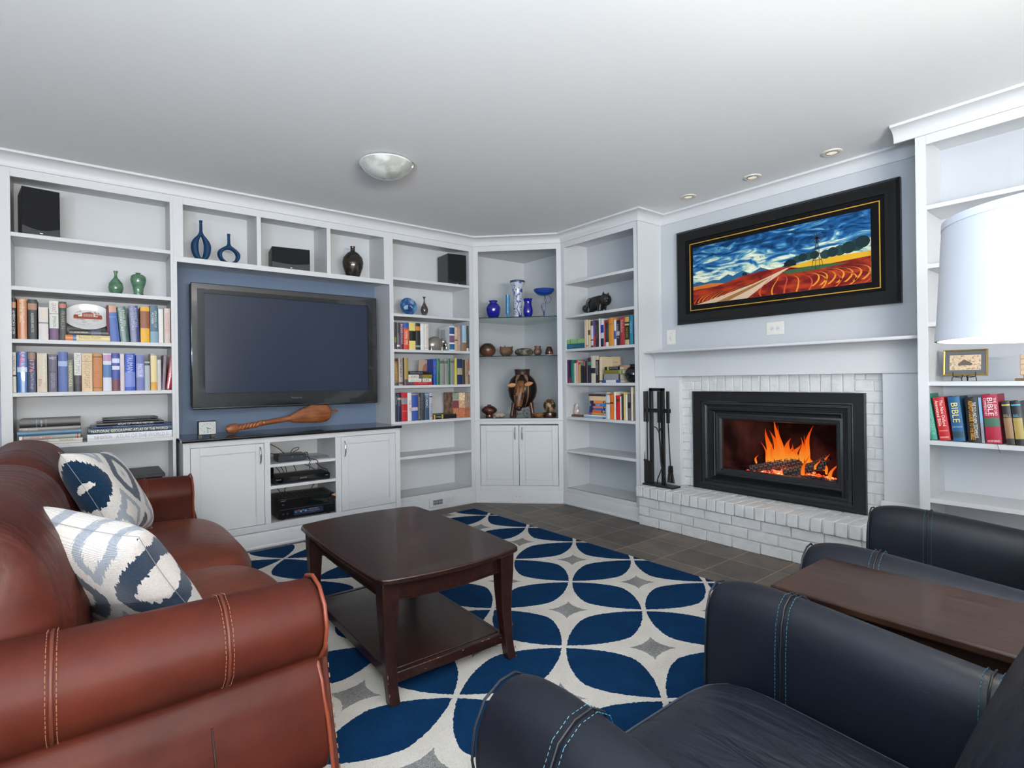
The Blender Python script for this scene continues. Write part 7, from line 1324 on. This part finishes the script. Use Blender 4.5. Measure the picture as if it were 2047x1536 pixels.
# ------------------------------------------------------------------ navy armchairs (face +y)
def armchair(cx_, cy_, label, rot=0):
    t = thing('armchair', label, 'armchair', 'navy leather armchairs', 'W', (cx_, cy_, 0), rot)
    for sg in (-1, 1):
        def sec(top, w_=1.0):
            z = top
            P = [(.320, .10), (.322, .34), (.326, z-.13), (.334, z-.065), (.352, z-.02), (.385, z), (.425, z-.004), (.465, z-.028), (.49, z-.075), (.497, z-.135), (.487, z-.19), (.472, z-.215), (.470, .30), (.472, .10)]
            return P
        rs = []
        for y, tp in ((-.42, .552), (-.28, .562), (-.12, .575), (.04, .590), (.20, .606), (.34, .615), (.415, .602), (.445, .588)):
            rs.append([(sg*x, y, z) for x, z in sec(tp)])
        base = rs[-1]; mxm = sg*.388; mz = .34
        for k_, dy in ((.90, .017), (.6, .022), (.05, .023)): rs.append([(mxm+(p[0]-mxm)*k_, p[1]+dy, mz+(p[2]-mz)*k_) for p in base])
        o = MB().loft(rs).build('arm', NVY, t, sub=2)
        pts = [(sg*x, .452, z) for x, z in sec(.585)]
        MB().tube(pts, .0030, 8).build('front_piping', mat('0e131c', .5), o)
        d = MB()
        for y0, tp in ((.235, .6085), (-.175, .5705)):
            P = [(sg*(x+(.0016 if x > .4 else -.0016)), y0, z+.0012) for x, z in sec(tp)[1:12]]
            Pf = []
            for a_, b_ in zip(P[:-1], P[1:]):
                for i in range(3): Pf.append(tuple(Vector(a_).lerp(Vector(b_), i/3)))
            Pf.append(P[-1])
            MB().tube(Pf, .0024, 6).build('arm_seam', mat('0a0d14', .5), o)
            for dy in (-.014, .014): dashes(d, [(p[0]*1.0, p[1]+dy, p[2]+.0003) for p in P], .0008, .006, .004)
        tag(d.build('stitching', STB, o), kind='stuff')
    MB().box(-.32, .32, -.40, .40, .10, .255).build('seat_base', NVY, t, bevel=.015, bseg=3)
    s_ = cushion('seat_cushion', -.318, .318, -.26, .425, .235, .355, NVY_W, t, .05, 7.0, seed=3, mx=T(0, 0, 0) @ Matrix(((1, 0, 0, 0), (0, 1, 0, 0), (0, .12, 1, 0), (0, 0, 0, 1))))
    pip = []
    for j in range(48):
        a_ = 2*pi*j/48; c_, q_ = cos(a_), sin(a_); f_ = (abs(c_)**5.2+abs(q_)**5.2)**(-1/5.2); pip.append((.307*c_*f_, .0825+.331*q_*f_, .343))
    MB().tube(pip, .0028, 8, closed=True).build('cushion_piping', mat('2c3442', .35), s_)
    # back cushion and shell, reclined
    mb = MB(); rings = []; k = 14
    for i in range(k+1):
        q_ = -1+2*i/k; e_ = (1-abs(q_)**4)
        prof = []
        for j in range(20):
            a_ = 2*pi*j/20
            py = .085*(.35+.65*e_)*(abs(cos(a_))**.7)*(1 if cos(a_) > 0 else -1); pz = .29*(.86+.14*e_)*(abs(sin(a_))**.7)*(1 if sin(a_) > 0 else -1)
            yy_ = -.335+py-.44*pz*.9; zz = .72+pz
            prof.append((q_*.305, yy_, zz+.006*sin(5*q_)))
        rings.append(prof)
    mb.loft(rings).build('back_cushion', NVY_W, t, sub=1)
    rs = []
    for y0, y1, z in ((-.47, -.40, .10), (-.48, -.40, .5), (-.60, -.50, .90), (-.62, -.53, .965)): rs.append([(-.40, y0, z), (.40, y0, z), (.40, y1, z), (-.40, y1, z)])
    MB().loft(rs).build('back_shell', NVY, t, bevel=.03, bseg=3)
    for x in (-.42, .42):
        for y in (-.42, .40): MB().lathe([(.02, 0), (.026, .03), (.028, .11)], 14, 0, T(x, y, .0135 if (cx_+x) < 2.84 and (cy_+y) > .50 else 0)).build('foot', mat('140e0c', .4), t)
    return t
armchair(1.09, .437, 'navy leather armchair nearest the viewer at lower right')
armchair(2.495, .447, 'navy leather armchair farther right, next to the hearth', radians(4))
# ------------------------------------------------------------------ side table and lamp
WAL = mat('1f110c', .34, spec=.35, coat=.08, bump=(50, .1, (14, 1, 1)), var=('382318', 7, .35, .68, (9, .9, 1)))
t = thing('side_table', 'dark brown wooden side table between the two armchairs', 'side table', None, 'W', (1.807, .0, 0))
MB().box(-.195, .195, .0, .795, .548, .572).build('table_top', WAL, t, bevel=.006, bseg=3)
MB().box(-.17, .17, .03, .77, .47, .548).build('apron', WAL, t, bevel=.002)
for x in (-.15, .15):
    for y in (.05, .75): MB().box(x-.02, x+.02, y-.02, y+.02, 0 if y < .6 else .0, .47).build('leg', WAL, t, bevel=.003)
MB().box(-.15, .15, .05, .75, .14, .16).build('lower_shelf', WAL, t, bevel=.002)
t = thing('table_lamp', 'table lamp with wide white fabric drum shade, lit', 'lamp', None, 'W', (1.762, .163, .5725))
BRS = mat('8c8478', .25, .9)
MB().lathe([(.085, 0), (.085, .012), (.03, .02), (.022, .04), (.035, .12), (.05, .22), (.045, .32), (.02, .40), (.012, .44), (.010, .74), (.0001, .74)], 28).build('lamp_base', BRS, t, angle=60)
SHD = bpy.data.materials.new('shade_fabric'); SHD.use_nodes = True
n = SHD.node_tree.nodes; l = SHD.node_tree.links; b = n['Principled BSDF']; b.inputs['Base Color'].default_value = lin('d6d9e0'); b.inputs['Roughness'].default_value = .9; b.inputs['Specular IOR Level'].default_value = .1
tl = n.new('ShaderNodeBsdfTranslucent'); tl.inputs[0].default_value = lin('e8e6e4'); ms = n.new('ShaderNodeMixShader'); ms.inputs[0].default_value = .10
l.new(b.outputs[0], ms.inputs[1]); l.new(tl.outputs[0], ms.inputs[2]); l.new(ms.outputs[0], n['Material Output'].inputs[0])
zb, zt = .7085, 1.0025; Rb, Rt = .25, .234
MB().lathe([(Rb, zb), (Rt, zt), (Rt-.003, zt), (Rb-.003, zb), (Rb, zb)], 72).build('lamp_shade', SHD, t, angle=60)
MB().lathe([(Rb+.0015, zb), (Rb+.0005, zb+.02), (Rb-.004, zb+.02), (Rb-.004, zb), (Rb+.0015, zb)], 72).build('shade_trim', mat('d6d8e0', .9), t, angle=60); m = MB(); m.lathe([(Rt+.002, zt-.018), (Rt+.001, zt), (Rt-.004, zt), (Rt-.004, zt-.018), (Rt+.002, zt-.018)], 72); m.build('shade_trim', mat('d6d8e0', .9), t, angle=60)
m = MB(); m.tube([(Rt-.003, 0, zt-.006), (0, 0, zt-.03), (-Rt+.003, 0, zt-.006)], .0025, 6); m.tube([(0, Rt-.003, zt-.006), (0, 0, zt-.03), (0, -Rt+.003, zt-.006)], .0025, 6); m.tube([(0, 0, .74), (.05, 0, .80), (.05, 0, .90), (0, 0, zt-.03)], .0025, 6); m.build('shade_spider', BRS, t)
MB().ball((0, 0, .82), (.03, .03, .045), 0, 16).build('bulb', mat('ffffff', .5, emis='ffd9a8', es=4), t)
point('lamp_bulb_light', (1.762, .163, 1.335), 15, (1.0, .90, .78), .045)
# ------------------------------------------------------------------ ceiling fittings
t = thing('ceiling_light', 'round flush ceiling light with marbled glass bowl', 'ceiling light', None, 'W', (1.515, 3.155, ZC))
GLS = mat('aeb0a6', .22, spec=.5, coat=.4, var=('d6d8d2', 6, .46, .56))
MB().lathe([(.07, 0), (.07, -.03), (.0001, -.03)], 24).build('fitting', mat('c9c9c9', .4), t)
MB().lathe([(.160, -.016), (.168, -.022), (.160, -.034), (.135, -.062), (.095, -.086), (.05, -.10), (.0005, -.104), (.0005, -.100), (.05, -.096), (.09, -.082), (.13, -.058), (.157, -.028), (.155, -.016), (.160, -.016)], 48).build('glass_bowl', GLS, t, angle=70)
MB().lathe([(.150, -.013), (.163, -.013), (.163, -.019), (.150, -.019), (.150, -.013)], 48).build('bright_rim', mat('e6e8ee', .3), t)
for a_ in (radians(143), radians(-37), radians(53)):
    m = MB(); m.tube([(.164*cos(a_), .164*sin(a_), 0), (.172*cos(a_), .172*sin(a_), -.018), (.160*cos(a_), .160*sin(a_), -.036)], [.006, .008, .005], 8); m.build('clip', mat('c8c8c6', .15, 1), t)
for i, (x, y) in enumerate(((3.649, 2.388), (3.655, 1.885), (3.657, 1.377))):
    t = thing('recessed_spotlight', ('farthest', 'middle', 'nearest')[i]+' of the three small recessed spotlights over the mantel', 'ceiling light', 'recessed spotlights over the fireplace', 'W', (x, y, ZC))
    CR = mat('dedacd', .35)
    MB().lathe([(.058, -.0003), (.056, -.006), (.044, -.008), (.041, -.003), (.041, -.0003)], 32).build('trim_ring', CR, t)
    MB().lathe([(.040, -.0005), (.036, -.004), (.03, -.006), (.0005, -.007)], 24).build('lamp_face', mat('f2ecdc', .3, emis='fff2d8', es=.5), t)  # unlit lamp; weak emission added to whiten its face
    MB().tube([(.034*cos(a_), .034*sin(a_), -.006) for a_ in [2*pi*k_/24 for k_ in range(24)]], .003, 6, closed=True).build('inner_ring', mat('8c8470', .3, .4), t)
